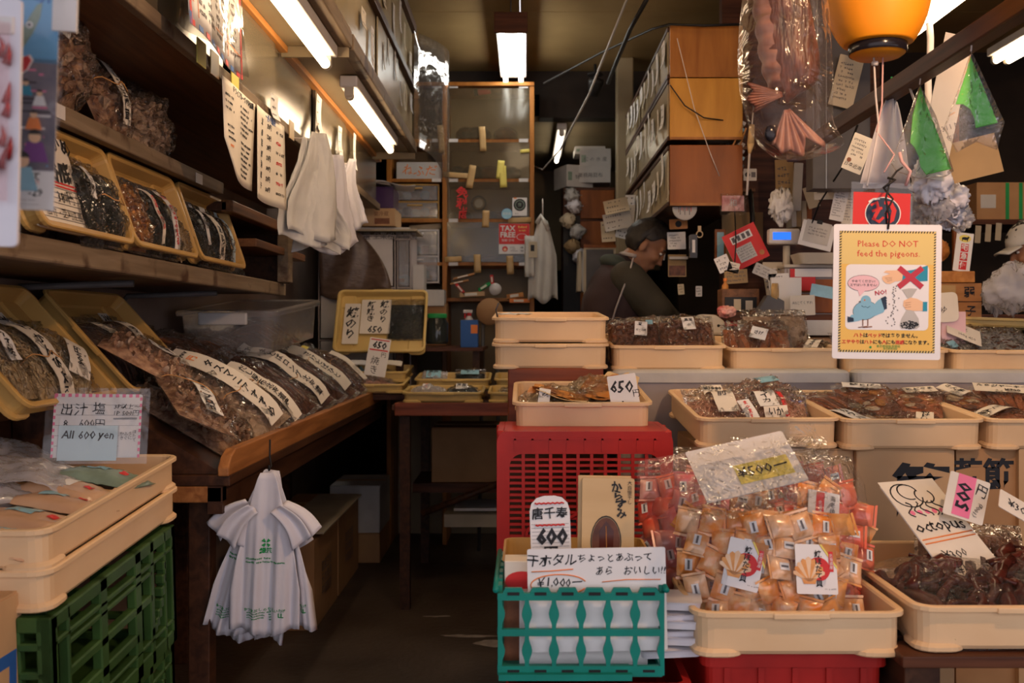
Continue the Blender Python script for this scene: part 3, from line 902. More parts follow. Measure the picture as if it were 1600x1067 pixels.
b.grid(lambda u, v: (-.775 + .02 * sin(u * 9 + v * 4) * v, 2.27 + .50 * u, 2.10 + .54 * (1 - v)), 14, 12, 'film_vinyl')
o = b.build('clear_film', None); tag(o, 'clear crumpled film cover over the ruled price chart', 'film')
def d2(b, fn):
	b.text('ドライフルーツの豆知識', .022, .04, -.016, 'ink', fn=fn, rough=.6, bold=.01)
	scribble(b, fn, -.16, -.04, -.09, -.035, 3, 'ink', 3, dy=.4)
	scribble(b, fn, -.15, -.04, -.17, -.12, 3, 'ink', 31, dy=.4)
	scribble(b, fn, .01, .17, -.13, -.035, 6, 'ink', 4, dy=.5)
	scribble(b, fn, .02, .17, -.25, -.14, 7, 'ink', 5, dy=.5)
	scribble(b, fn, -.13, -.09, -.19, -.175, 1, 'ink_orange', 6)
Y0 = .835 * F / (820 - 383)
sheet('handwritten_sheet', 'handwritten white sheet with a curled lower corner, hung from the overhead cabinet', onleft(-.835, 2.915, 2.10, 0, 0), .36, .27, d2, 'paper_warm', .012, bottom=lambda u: .27 - .10 * max(0, 1 - u * 2.6) ** 1.5)
def d3(b, fn):
	for k in range(7):
		z = -.04 - k * .034
		b.text('豆椎昆鰹海煮干'[k], .024, -.10, z, 'ink', fn=fn, rough=.6)
		b.text(('220円', '250円', '280円', '220円', '300円', '220円', '500円')[k], .020, -.01, z, 'ink', fn=fn, rough=.6)
		scribble(b, fn, .07, .15, z - .01, z + .01, 1, 'ink_red' if k % 2 else 'ink', k)
	b.text('一月の値段', .024, 0, -.014, 'ink_blue', fn=fn, rough=.5)
sheet('handwritten_sheet', 'handwritten price list with yen figures, hung beside the sheet with the curled corner', onleft(-.832, 3.265, 2.10, 0, 0), .34, .29, d3, 'paper_warm', .010, seed=2)
sheet('paper_sheet', 'blank cream paper flap hanging at the top of the ruled chart', onleft(-.79, 2.22, 2.62, -8), .22, .30, None, 'paper_warm', .01)
# shelves on the left wall
t = thing('wall_shelf', 'upper wooden wall shelf carrying bags of dried mushrooms', 'shelf', I4, 'left wall shelves')
b = MB(); b.box(-1.5, -1.02, 1.2, 3.31, 1.853, 1.88, 'dark_wood'); b.build('shelf_board', t, bevel=.002)
b = MB(); b.box(-1.03, -1.0, 1.2, 3.31, 1.848, 1.888, 'worn_edge'); b.build('edge_strip', t, bevel=.004)
for y in (1.5, 2.9):
	b = MB(); b.box(-1.5, -1.12, y, y + .025, 1.83, 1.853, 'bracket'); b.box(-1.5, -1.475, y, y + .025, 1.65, 1.85, 'bracket'); b.build('bracket', t, bevel=.003)
t = thing('wall_shelf', 'lower wooden wall shelf with a scuffed edge carrying leaning yellow trays', 'shelf', I4, 'left wall shelves')
b = MB(); b.box(-1.5, -1.02, 1.2, 4.15, 1.548, 1.585, 'dark_wood'); b.build('shelf_board', t, bevel=.002)
b = MB(); b.box(-1.03, -.995, 1.2, 4.15, 1.540, 1.592, 'worn_edge'); b.build('edge_strip', t, bevel=.006)
for y in (1.45, 2.80, 3.56):
	b = MB(); b.tube([(-1.49, y, 1.30), (-1.47, y, 1.46), (-1.42, y, 1.52), (-1.10, y, 1.53)], .010, 'dark_grey', 8); b.build('bracket', t)
t = thing('wall_shelf', 'short dark red shelf past the end of the upper mushroom shelf', 'shelf', I4, 'left wall shelves')
b = MB(); b.box(-1.5, -1.0, 3.34, 4.35, 1.80, 1.83, 'dark_wood'); b.build('shelf_board', t, bevel=.002)
b = MB(); b.box(-1.02, -.98, 3.34, 4.35, 1.795, 1.835, 'shelf_wood'); b.build('edge_strip', t, bevel=.004)
t = thing('shelf_rack', 'dark wooden rack with a worn post at the far end of the left shelves', 'shelf', I4)
b = MB(); b.box(-1.5, -.97, 3.6, 4.4, 1.70, 1.73, 'shelf_wood'); b.build('shelf_board', t, bevel=.003)
b = MB(); b.box(-1.0, -.955, 4.02, 4.10, 1.592, 1.79, 'worn_edge'); b.build('post', t, bevel=.004)
b = MB(); b.box(-1.48, -.97, 4.10, 4.115, 1.59, 1.79, 'dark_wood'); b.build('end_panel', t)
b = MB(); b.tube([(-1.06, 2.6, 1.79), (-1.06, 3.58, 1.77)], .009, 'dark_grey'); o = b.build('hanging_rail', None); tag(o, 'thin dark metal rail below the upper shelf', 'rail')
m = MB()
for y0, y1 in ((1.0, 2.28), (2.285, 3.05), (3.055, 3.85)): m.box(-1.5, -1.485, y0, y1, 1.0, 1.54, 'beige_wall')
struct('trim_2', m)
b = MB(); b.tube([(-1.42, 2.02, 1.62), (-1.40, 2.06, 1.585), (-1.38, 2.09, 1.54), (-1.38, 2.10, 1.30)], .014, 'black', 8)
o = b.build('black_pipe', None); tag(o, 'bent black pipe at the wall beneath the lower shelf', 'pipe')
# sloping display table along the left wall
t = thing('display_table', 'wooden display table with a front lip along the left wall', 'table', I4)
b = MB(); b.box(-1.48, -.80, 2.70, 5.72, .975, 1.005, 'dark_wood'); b.build('tabletop', t, bevel=.003)
b = MB()
ls = []
for y in [2.69, 2.70, 2.72, 2.76] + [2.8 + (5.71 - 2.8) * k / 12 for k in range(13)]:
	zt = 1.071 - (.045 * max(0, 1 - (y - 2.69) / .07) ** 2)
	ls.append([(-.83, y, 1.003), (-.80, y, 1.003), (-.80, y, zt), (-.83, y, zt)])
b.loops(ls, 'lip_wood', False, True, True); b.build('front_lip', t, bevel=.004)
b = MB(); b.box(-1.48, -.82, 2.70, 2.74, .93, .975, 'lip_wood'); b.build('end_rail', t, bevel=.004)
b = MB(); b.box(-.86, -.82, 2.70, 5.72, .90, .975, 'dark_wood'); b.build('apron', t)
for x, y in ((-.90, 2.78), (-1.44, 2.78), (-1.44, 4.2), (-1.44, 5.66), (-1.36, 5.66)):
	if True:
		b = MB(); b.box(x - .03, x + .03, y - .03, y + .03, 0, .93, 'dark_wood'); b.build('leg', t, bevel=.004)
b = MB()
b.add([(-.835, 2.72, 1.012), (-1.40, 2.72, 1.36), (-1.40, 5.70, 1.36), (-.835, 5.70, 1.012), (-.835, 2.72, 1.006), (-1.40, 2.72, 1.006), (-1.40, 5.70, 1.006), (-.835, 5.70, 1.006)],
      [(0, 3, 2, 1), (4, 5, 6, 7), (0, 1, 5, 4), (2, 3, 7, 6), (1, 2, 6, 5), (0, 4, 7, 3)], 'dark_wood')
b.build('sloping_bed', t)
carton('brown carton with printed lines under the left table, the one closer to the street', TM((-1.16, 4.63 + .29, 0)), .36, .57, .41, 'cardboard',
       (('rside', '取扱注意\n天地無用\n平積厳禁', .06, 0, .19, 'ink_grey', {}),), 'cartons under the left table')
carton('brown carton with printed lines under the left table, the one farther from the street', TM((-1.16, 5.55, 0)), .36, .62, .43, 'cardboard',
       (('rside', '取扱注意\n天地無用\n平積厳禁', .06, 0, .20, 'ink_grey', {}),), 'cartons under the left table')
carton('flat white foam box behind the brown cartons under the table', TM((-1.02, 6.2, .18)), .30, .45, .28, 'cardboard_white', (), None, 'foam_box')
carton('low brown carton beneath the white foam box', TM((-1.02, 6.2, 0)), .30, .45, .175, 'cardboard', ())
b = MB(); b.box(-1.2, -.95, 4.7, 5.8, .435, .442, 'paper_old'); o = b.build('board_sheet', None); tag(o, 'flat grey board lying on the brown cartons', 'board')
# middle back table ------------------------------------------------------
t = thing('display_table', 'wooden table with a red-brown edge in the middle of the shop', 'table', I4)
b = MB(); b.box(-.66, .02, 4.95, 6.05, 1.0, 1.025, 'dark_wood_x'); b.build('tabletop', t)
b = MB(); b.box(-.645, .0, 4.93, 4.955, .972, 1.038, 'red_board'); b.build('front_edge', t, bevel=.004)
for x in (-.60, -.05):
	for y in (5.0, 6.0):
		b = MB(); b.box(x - .025, x + .025, y - .025, y + .025, 0, 1.0, 'dark_wood'); b.build('leg', t)
b = MB(); b.tube([(-.55, 5.3, .42), (-.02, 5.35, .62)], .02, 'dark_wood'); b.build('brace', t)
carton('large dark brown carton standing under the middle table', TM((-.30, 5.75, .55)), .44, .4, .30, 'cardboard', (), None)
b = MB(); b.box(-.62, .0, 5.5, 6.0, .50, .55, 'dark_wood_x'); b.build('stretcher_shelf', t)
b = MB(); b.box(-.45, -.05, 5.55, 5.95, .30, .37, 'paper_old'); b.box(-.40, -.10, 5.6, 5.9, .38, .395, 'paper'); o = b.build('folded_board', None); tag(o, 'pale folded board stuck low under the middle table', 'board')
# clear bags with dried food
def sgn(x): return 1 if x >= 0 else -1
def flake(b, c, L, W, curl, rot, mat, rr):
	"""one small curled slice"""
	q = MT(Vector(c)) @ rot
	ls = []
	n = 4
	for k in range(n + 1):
		a = (k / n - .5) * curl
		rad = L / max(.3, curl)
		y, z = rad * sin(a), rad * (1 - cos(a)) * .8
		w = W * (.55 + .45 * sin(pi * (k + .6) / (n + 1.2)))
		ls.append([(-w / 2, y, z), (0, y, z + W * .18), (w / 2, y, z)])
	b.loops(ls, mat, True, closed=False, T=q)
def rand_rot(rr, tilt=60):
	return MR(rr.uniform(0, 6.28), 4, 'Z') @ MR(R(rr.uniform(-tilt, tilt)), 4, 'X') @ MR(R(rr.uniform(-tilt, tilt)), 4, 'Y')
_pouch = {}
def pouch(label, M, w, l, th, kind, seed=0, fill=(-.92, .72), film_='film', group=None, strips=(), name='food_bag', cat='food bag', bands=(), dens=1.0, wr=1.0, header=None, stilt=0.0):
	"""clear bag lying in local XY (length along Y, up = Z); kind picks what is inside;
	strips: (x, y, w, l, rot, mat, texts) paper labels on top"""
	rr = random.Random(seed * 131 + 7)
	t = thing(name, label, cat, M, group)
	o1, o2, o3 = rr.uniform(0, 40), rr.uniform(0, 40), rr.uniform(0, 40)
	f0, f1 = fill
	def prof(x):
		x = min(1, abs(x))
		return (1 - x ** 2.6) ** .75 if x < 1 else 0
	def body(x, y):
		"""contents height at bag coordinates -1..1"""
		vm, vh = (f0 + f1) / 2, (f1 - f0) / 2
		a = prof(x / .93) * prof((y - vm) / vh)
		return th * a * (.86 + .22 * NZ((x * 1.7 + o1, y * 2.3, o2)))
	def H(X, Y):
		x, y = X / (w / 2), Y / (l / 2)
		return max(0, body(x, y))
	def film_h(x, y):
		n1 = NZ((x * 2.6 + o2, y * 3.2 + o1, 0))
		n2 = NZ((x * 7 + o3, y * 7 + o1, 3.0))
		edge = min(1, (1 - abs(x)) * 6) * min(1, (1 - abs(y)) * 6)
		n2 = .6 * n2 + 1.1 * (.5 - abs(NZ((x * 5.5 + o1, y * 6.5 + o3, 7.0))) * 2)
		n2 += .9 * (.3 - abs(NZ((x * 9 + y * 4 + o2, y * 8 - x * 3 + o1, 2.0))) * 1.8)
		return body(x, y) * 1.03 + .003 + edge * wr * (.015 * (n1 + .5) + .0075 * n2) + (.006 * wr * edge if y > f1 else 0)
	b = MB()
	def add_core(mat, s=.9):
		def top(u, v):
			x, y = (u * 2 - 1), f0 + (f1 - f0) * v
			k = .0035 * NZ((x * 6 + o1, y * 9, o3))
			return (x * .93 * w / 2, y * l / 2, max(.001, body(x * .93, y) * s + k))
		b.grid(top, 14, 14, mat)
		b.grid(lambda u, v: (top(u, v)[0], top(u, v)[1], .0008), 2, 2, mat)
	def spot():
		for _ in range(30):
			x, y = rr.uniform(-.86, .86), rr.uniform(f0 + .05, f1 - .05)
			if body(x, y) > th * .35: break
		return x * w / 2, y * l / 2, body(x, y)
	area = w * l * (f1 - f0) / 2
	if kind in ('mushroom', 'mushroom_pale', 'bonito'):
		mat = {'mushroom': 'mushroom', 'mushroom_pale': 'mushroom_pale', 'bonito': 'brown_fish'}[kind]
		add_core(mat, .72)
		for k in range(int(1700 * area * dens)):
			x, y, z = spot()
			flake(b, (x, y, z * rr.uniform(.72, .95)), rr.uniform(.025, .05), rr.uniform(.010, .02), rr.uniform(.8, 2.6), rand_rot(rr, 70), mat if rr.random() < .7 else 'mushroom_pale', rr)
	elif kind in ('fillet', 'dark_fillet', 'red_fillet', 'stick'):
		mat = {'fillet': 'brown_fish', 'dark_fillet': 'dark_fish', 'red_fillet': 'red_fish', 'stick': 'dark_fish'}[kind]
		add_core(mat, .6)
		n = int(6 * dens) + 3
		for k in range(n):
			x = (-.75 + 1.5 * k / (n - 1)) * w / 2 if n > 1 else 0
			wv = rr.uniform(.8, 1.3) * w / n
			y0, y1 = (f0 + rr.uniform(.05, .2)) * l / 2, (f1 - rr.uniform(.02, .3)) * l / 2
			ls = []
			for j in range(9):
				q = j / 8
				y = y0 + (y1 - y0) * q
				xx = x + .012 * sin(q * 3 + k)
				s = sin(pi * min(1, q * .9 + .1)) ** .6
				z = max(.004, body(xx / (w / 2), y / (l / 2))) * .85
				ls.append([(xx + wv * .5 * s * cos(a) * (1 + .1 * sin(j * 2.1 + k)), y, max(.002, z + wv * .20 * sin(a) * s)) for a in [2 * pi * i / 8 for i in range(8)]])
			b.loops(ls, mat if rr.random() < .75 else 'brown_fish', True, True, True)
	elif kind in ('kelp', 'nori'):
		add_core('kelp', .8)
		for k in range(6):
			x0 = rr.uniform(-.5, .3) * w / 2
			b.grid(lambda u, v: (x0 + (u - .3) * w * .4, (f0 + .05 + (f1 - f0 - .1) * v) * l / 2, .003 + k * .001 + H(x0 + (u - .3) * w * .4, (f0 + .05 + (f1 - f0 - .1) * v) * l / 2) * (.86 + .02 * sin(v * 9 + k) + .03 * u)), 3, 10, 'kelp')
	elif kind in ('shred', 'pink_shred', 'strip', 'noodle'):
		mat = {'shred': 'pale_fish', 'pink_shred': 'pink_shred', 'strip': 'pale_strip', 'noodle': 'pale_strip'}[kind]
		add_core(mat, .75)
		for k in range(int(2300 * area * dens)):
			x, y, z = spot()
			L = rr.uniform(.03, .07)
			a = rr.gauss(pi / 2, .5)
			pts = []
			for j in range(4):
				q = (j / 3 - .5) * L
				X, Y = x + q * cos(a) + .004 * sin(j * 2 + k), y + q * sin(a)
				pts.append((X, Y, max(.003, H(X, Y)) * rr.uniform(.80, .97)))
			b.tube(pts, rr.uniform(.0016, .003), mat, 4)
	elif kind in ('bean', 'nut', 'smallfish', 'orange'):
		mat = {'bean': 'bean', 'nut': 'bean', 'smallfish': 'poly_grey', 'orange': 'amber'}[kind]
		add_core(mat, .8)
		for k in range(int(3000 * area * dens)):
			x, y, z = spot()
			rx_ = rr.uniform(.006, .010)
			b.ell((0, 0, 0), (rx_ * 1.5, rx_, rx_ * .75) if kind != 'smallfish' else (.022, .004, .003), mat if rr.random() < .8 else 'brown_fish', 6, 4, T=MT((x, y, z * rr.uniform(.85, .97))) @ rand_rot(rr, 40))
	elif kind == 'packets':
		for k in range(int(26 * dens)):
			pass
	elif kind == 'flat':
		add_core('red_fish', .85)
		for k in range(int(500 * area * dens)):
			x, y, z = spot()
			b.ell((x, y, z * .9), (rr.uniform(.012, .03), rr.uniform(.012, .03), .004), rr.choice(('amber', 'red_fish', 'brown_fish', 'pale_fish')), 8, 4)
	elif kind == 'sheets':
		for k in range(5):
			b.box(-w * .42, w * .42, f0 * l / 2, f1 * l / 2, .002 + k * th / 6, .002 + k * th / 6 + th / 8, 'pale_fish')
	elif kind == 'powder':
		add_core('kraft', .9)
	elif kind == 'squid':
		add_core('pale_strip', .55)
		for k in range(5):
			x0, y0, _ = spot()
			r0 = rr.uniform(.05, .08)
			b.grid(lambda u, v: (x0 + r0 * (u * 2 - 1) * (1 - .4 * v), y0 * .4 + (v * 2 - 1) * r0 * 1.3, .004 + max(0, H(x0 * .8, y0 * .4)) * .85 + .006 * sin(u * 7 + k) + .006 * cos(v * 5 + k)), 7, 7, 'pale_strip' if k % 2 else 'amber')
	if b.v:
		c = b.build('contents', t)
		c['kind'] = 'stuff'
	b = MB()
	nx, ny = 36, 50
	b.grid(lambda u, v: ((u * 2 - 1) * w / 2 * (1 + .02 * sin(v * 9 + o1)), (v * 2 - 1) * l / 2, film_h(u * 2 - 1, v * 2 - 1)), nx, ny, film_)
	b.grid(lambda u, v: ((1 - u * 2) * w / 2, (v * 2 - 1) * l / 2, .0005), 3, 3, film_)
	if header:
		b.grid(lambda u, v: ((u - .5) * w, l / 2 - header[0] * v, .006 + film_h(0, .99)), 2, 2, header[1])
	b.build('plastic_film', t)
	for i, st in enumerate(strips):
		x, y, sw, sl, rot, mat, texts = st
		b = MB()
		cr, sr = cos(R(rot)), sin(R(rot))
		def fn(X, Z, off=0.0):
			px_, py_ = x + X * cr - Z * sr, y + X * sr + Z * cr
			h = H(x - Z * sr, y + Z * cr)
			return (px_ - stilt * .25 * X, py_, h + .013 * wr + .004 + off + .004 * sin(Z / sl * 3) + stilt * (X + sw / 2))
		b.grid(lambda u, v: fn((u - .5) * sw, (v - .5) * sl), 2, 12, mat)
		b.grid(lambda u, v: fn((.5 - u) * sw, (v - .5) * sl, -.0012), 2, 12, mat)
		for tx in texts:
			s, size, X, Z, ink, kw = tx
			kw = dict(kw); kw.setdefault('rough', .6); kw.setdefault('bold', .02)
			b.text(s, size, X, Z, ink, fn=lambda A, B: fn(A, B, .0015), **kw)
		b.build('price_strip', t)
	for y in bands:
		b = MB()
		pts = [(-w * .48 + w * .96 * k / 14, y + .01 * sin(k), 0) for k in range(15)]
		b.tube([(p[0], p[1], H(p[0], p[1]) + .016 * wr + .006) for p in pts], .0016, 'rubber_band', 5)
		b.build('rubber_band', t)
	return t
def V(s, size, ink='ink', x=0, z=0, **kw):
	kw.setdefault('vert', True)
	return (s, size, x, z, ink, kw)
# ---- bags on the sloping table ------------------------------------------
SA = math.atan2(1.36 - 1.012, 1.40 - .835)
def slope(Y, s, lift=.004, rz=0, ry=0):
	"""frame on the sloping bed: s metres up from the lip"""
	Yv = Vector((-cos(SA), 0, sin(SA))); Zv = Vector((sin(SA), 0, cos(SA))); Xv = Vector((0, 1, 0))
	p = Vector((-.838, Y, 1.014)) + Yv * s + Zv * lift
	M = Matrix(((Xv.x, Yv.x, Zv.x, p.x), (Xv.y, Yv.y, Zv.y, p.y), (Xv.z, Yv.z, Zv.z, p.z), (0, 0, 0, 1)))
	return M @ MR(R(rz), 4, 'Z') @ MR(R(ry), 4, 'Y')
GB = 'dried food bags on the sloping table'
pouch('big clear bag of brown dried mushrooms at the street end of the sloping table', slope(3.03, .24, rz=4), .40, .46, .085, 'mushroom', 1, group=GB, dens=1.3)
pouch('bag of dried slices under a slanting white handwritten strip, lowest at the table end', slope(2.88, .20, .085, rz=-52), .20, .40, .03, 'mushroom', 2, group=GB,
      strips=((.02, .02, .055, .30, 0, 'paper', (V('のばねスープ昆布', .036),)),), bands=(.05,))
pouch('bag with the long strip priced 1400 over dried slices', slope(3.32, .25, 0.052, 0, -17), .27, .50, .06, 'mushroom_pale', 3, group=GB, stilt=.24, wr=1.35,
      strips=((-.01, -.01, .08, .42, 0, 'paper_warm', (('1400', .045, 0, .175, 'ink', {'width': .066}), ('円', .03, .0, .138, 'ink_orange', {}), V('タスマニアすずめ', .038, z=-.05))),), bands=(-.06,))
pouch('narrow bag of dark dried slices beside the 1400 bag', slope(3.60, .22, 0.037, 0, -17), .22, .42, .05, 'dark_fillet', 4, group=GB, stilt=.24, wr=1.35,
      strips=((.02, -.04, .055, .32, 0, 'paper_warm', (V('だし昆布北海道産', .030),)),), bands=(-.02,))
pouch('glossy bag of dark dried fish pieces between two strip labelled bags', slope(3.86, .25, 0.042, 0, -17), .26, .46, .065, 'dark_fillet', 5, group=GB, stilt=.24, wr=1.35)
pouch('bag with the long strip priced 2270 over dark dried fish', slope(4.14, .25, 0.052, 0, -17), .26, .48, .06, 'dark_fillet', 6, group=GB, stilt=.24, wr=1.35,
      strips=((0, 0, .08, .42, 0, 'paper_warm', (('2270', .042, 0, .175, 'ink', {'width': .066}), V('鮭とばロング北海道', .036, z=-.03))),), bands=(-.06,))
pouch('dark dried fish bag with a round orange sticker', slope(4.45, .25, 0.042, 0, -17), .28, .46, .07, 'dark_fillet', 7, group=GB, stilt=.24, wr=1.35,
      strips=((-.05, .12, .05, .05, 0, 'ink_orange', (V('鮭', .03, 'paper'),)),))
pouch('bag with the strip priced 1500 over dark dried fish', slope(4.74, .25, 0.052, 0, -17), .24, .48, .055, 'fillet', 8, group=GB, stilt=.24, wr=1.35,
      strips=((0, 0, .075, .38, 0, 'paper_warm', (('1500', .04, 0, .155, 'ink', {'width': .062}), V('さけとばひと', .036, z=-.03))),), bands=(.04,))
pouch('dark dried fish bag with a small yellow sticker near the far end of the table', slope(5.02, .25, 0.042, 0, -17), .26, .48, .07, 'dark_fillet', 9, group=GB, stilt=.24, wr=1.35,
      strips=((.02, .14, .05, .035, 0, 'yellow_note', ()),), bands=(-.02,))
pouch('bag of pale brown slices at the far end of the sloping table', slope(5.30, .24, 0.042, 0, -17), .26, .46, .065, 'mushroom', 10, group=GB, stilt=.24, wr=1.35,
      strips=((.03, -.05, .035, .24, 0, 'paper_warm', ()),))
pouch('last bag on the sloping table with a blue and white sticker', slope(5.55, .2, 0.032, 0, -17), .22, .38, .05, 'mushroom_pale', 11, group=GB, stilt=.24, wr=1.35,
      strips=((0, .06, .05, .16, 0, 'paper', ()), (0, -.06, .05, .04, 0, 'packet_blue', ())))
for k, (Y, s, kd) in enumerate(((3.25, .50, 'mushroom'), (3.70, .52, 'dark_fillet'), (4.20, .52, 'fillet'), (4.70, .52, 'dark_fillet'), (5.15, .52, 'fillet'))):
	pouch('clear crumpled bag lying higher on the sloping table, %s from the street' % ORD[k], slope(Y, s, .03, (8, -10, 5, -6, 12)[k]), .34, .30, .05, kd, 20 + k, group='upper row of bags on the sloping table', dens=.7, wr=1.5)
M = MT((-1.20, 4.42, 1.335)) @ MR(R(-3), 4, 'Z') @ MR(R(5), 4, 'X')
t = thing('storage_container', 'clear plastic storage container with a lid behind the bags on the sloping table', 'container', M)
b = MB()
b.loops([rrect(.36, .70, .04, .0), rrect(.38, .72, .04, .15), rrect(.40, .74, .045, .152)], 'clear_box', False, True); b.build('container_body', t)
b = MB()
b.loops([rrect(.42, .76, .05, .150), rrect(.425, .765, .05, .170), rrect(.40, .74, .045, .178), rrect(.36, .70, .04, .172)], 'clear_box', False, False, True); b.build('container_lid', t, bevel=.003)
for y in (-.2, ):
	b = MB(); b.box(-.10, .10, -.395, -.375, .118, .168, 'white_plastic'); b.build('latch', t, bevel=.006)
b = MB()
for k in range(14):
	scribble(b, lambda X, Z: (.1935 , X, Z), -.28 + .02 * (k % 2), .30, .04 + .007 * k, .048 + .007 * k, 1, 'ink_grey', k, .5)
b.build('scribbled_sheet', t)
pouch('brown bundle in a clear bag inside the storage container', M @ TM((.02, -.05, .01), rz=70), .26, .34, .10, 'fillet', 33,
      strips=((.0, .05, .04, .09, 30, 'paper', ()),))
# ---- yellow trays leaning on the wall behind the sloping table
def lean(Yc, Xb, Zb, ang, w, l, rz=0):
	"""tray frame: base against a leaning plane facing +X; local X up the lean, local Y along the shop"""
	Xv = Vector((-cos(R(ang)), 0, sin(R(ang)))); Yv = Vector((0, -1, 0)); Zv = Vector((sin(R(ang)), 0, cos(R(ang))))
	p = Vector((Xb, Yc, Zb)) + Xv * (w / 2)
	return Matrix(((Xv.x, Yv.x, Zv.x, p.x), (Xv.y, Yv.y, Zv.y, p.y), (Xv.z, Yv.z, Zv.z, p.z), (0, 0, 0, 1)))
def on_lean(M, dx, dy, lift=.012, rz=0):
	"""bag frame inside a leaning tray: bag length runs up the lean"""
	return M @ MT((dx, dy, lift)) @ MR(R(-90 + rz), 4, 'Z')
GL = 'yellow trays leaning behind the sloping table'
L1 = lean(2.52, -1.17, 1.185, 48, .40, .52)
L2 = lean(3.10, -1.15, 1.185, 48, .40, .55)
tray('tan yellow tray leaning on the wall, with kanpyo strips, by the posters', L1, .40, .52, .06, 'tan_plastic', GL, 'yellow_tray', .03)
tray('tan yellow tray leaning on the wall, with bags priced 300, next to the storage container', L2, .40, .55, .06, 'tan_plastic', GL, 'yellow_tray', .03)
GK = 'bags in the leaning yellow trays'
pouch('bag of pale dried gourd strips with a strip priced 380', on_lean(L1, -.03, -.02), .20, .30, .05, 'strip', 41, group=GK,
      strips=((.01, .0, .075, .30, 0, 'paper_warm', (('380', .046, 0, .118, 'ink', {}), ('円', .03, .01, .075, 'ink', {}), V('かんぴょう', .040, z=-.055))),), bands=(-.03,))
pouch('bag of bundled pale noodles with a small white label, left of the 380 strip', on_lean(L1, -.02, .14), .15, .28, .05, 'noodle', 42, group=GK, strips=((0, 0, .05, .09, 0, 'paper', (V('うす味', .026),)),))
pouch('bag of yellow strands beside the dried gourd strips', on_lean(L1, -.03, -.17), .16, .28, .05, 'strip', 43, group=GK, strips=((0, -.04, .075, .12, -35, 'paper_warm', (('900円', .026, 0, 0, 'ink', {'rot': 90}),)),))
pouch('bag of dark dried slices with a strip priced 300', on_lean(L2, -.02, -.07), .22, .32, .06, 'mushroom', 44, group=GK,
      strips=((0, .05, .065, .20, 0, 'paper_warm', (('300', .038, 0, .075, 'ink', {}), ('円', .025, 0, .04, 'ink', {}), V('うめ', .036, z=-.03))),))
pouch('bag of dark slices with a tag priced 120', on_lean(L2, -.02, .10), .18, .30, .06, 'dark_fillet', 45, group=GK, strips=((0, .07, .06, .08, 0, 'paper_warm', (('120', .032, 0, .02, 'ink', {}),)),))
pouch('milky bag of dried shiitake over the edge of the leaning tray', slope(2.98, .42, .09, 18), .24, .34, .05, 'mushroom', 46, film_='film_milky', strips=((.04, -.05, .045, .12, 25, 'paper', (V('国産', .03),)),))
b = MB(); b.box(-1.48, -1.37, 2.2, 2.66, 0, 1.17, 'dark_wood'); b.box(-1.485, -1.365, 2.195, 2.665, 1.16, 1.19, 'shelf_wood'); o = b.build('wooden_stand', None, bevel=.004); tag(o, 'dark wooden stand beneath the leaning tray by the posters', 'stand')
# ---- trays on the lower wall shelf
GS = 'trays on the lower wall shelf'
S = [lean(2.225, -1.005, 1.594, 71, .25, .47), lean(2.705, -1.005, 1.594, 71, .25, .48), lean(3.205, -1.005, 1.594, 71, .25, .48)]
for k, M in enumerate(S):
	tray('yellow tray leaning on the lower wall shelf, %s from the street' % ORD[k], M, .25, .48, .05, 'tan_plastic' if k else 'tan_plastic', GS, 'yellow_tray', .03)
GN = 'bags in the trays on the lower wall shelf'
def lb(k, dx, dy, lab, w, l, th, kind, seed, rz=0, **kw):
	pouch(lab, on_lean(S[k], dx, dy, .010, rz), w, l, th, kind, seed, group=GN, dens=kw.pop('dens', .9), **kw)
lb(0, -.02, -.06, 'black kelp bag with a narrow white label in the first shelf tray', .12, .23, .04, 'kelp', 51, strips=((0, .03, .022, .08, 0, 'paper', (V('わかめ', .018),)),))
lb(0, -.02, -.17, 'glossy black seaweed bag at the far end of the first shelf tray', .14, .22, .045, 'kelp', 52, bands=(0,))
lb(1, -.02, .14, 'bag of orange dried sakura shrimp in the second shelf tray', .13, .22, .045, 'orange', 53, dens=1.2)
lb(1, -.02, .03, 'black seaweed bag with a slanted label in the second shelf tray', .12, .22, .04, 'kelp', 54, strips=((0, 0, .025, .16, 8, 'paper_warm', (V('徳島わかめ', .02, 'ink_red'),)),))
lb(1, -.02, -.09, 'black seaweed bag with a red lettered strip in the second shelf tray', .12, .22, .04, 'kelp', 55, strips=((0, 0, .04, .18, 0, 'paper', (('690', .026, 0, .065, 'ink_red', {}), V('円墨ふえる', .024, 'ink_red', z=-.02, bold=.03))),))
lb(1, -.05, -.185, 'small pale green bag at the end of the second shelf tray', .08, .14, .03, 'strip', 56)
lb(2, -.02, .12, 'black seaweed bag with a thin grey label in the third shelf tray', .12, .22, .04, 'kelp', 57, strips=((0, .02, .028, .14, 0, 'paper', (V('天然', .022),)),))
lb(2, -.02, .0, 'black seaweed bag with a strip priced 650 in the third shelf tray', .13, .22, .04, 'kelp', 58, strips=((0, 0, .055, .19, 0, 'paper_warm', (('650円', .026, 0, .07, 'ink', {'width': .05}), V('あらめ', .036, z=-.03))),))
lb(2, -.02, -.12, 'black seaweed bag with a pale blue strip in the third shelf tray', .13, .22, .04, 'kelp', 59, strips=((.02, 0, .028, .19, 0, 'paper_blue', ()),))
pouch('glossy black nori bag lying past the trays on the lower shelf', MT((-1.12, 3.62, 1.594)) @ MR(R(90), 4, 'Z') @ MR(R(28), 4, 'X'), .26, .22, .06, 'nori', 60,
      strips=((-.06, .0, .05, .07, 0, 'paper', (V('のり', .024),)),))
b = MB()
b.loops([[(x, y_, z) for x, z, _ in rrect(.26, .25, .03, 0)] for y_ in (-.0015, .0015)], 'paper_warm', False, True, True)
b.text('くきわかめ', .052, .02, .08, 'ink', y=-.0035, rough=.5, bold=.02)
b.text('国産谷底', .056, -.0, .015, 'ink', y=-.0035, rough=.6, bold=.03)
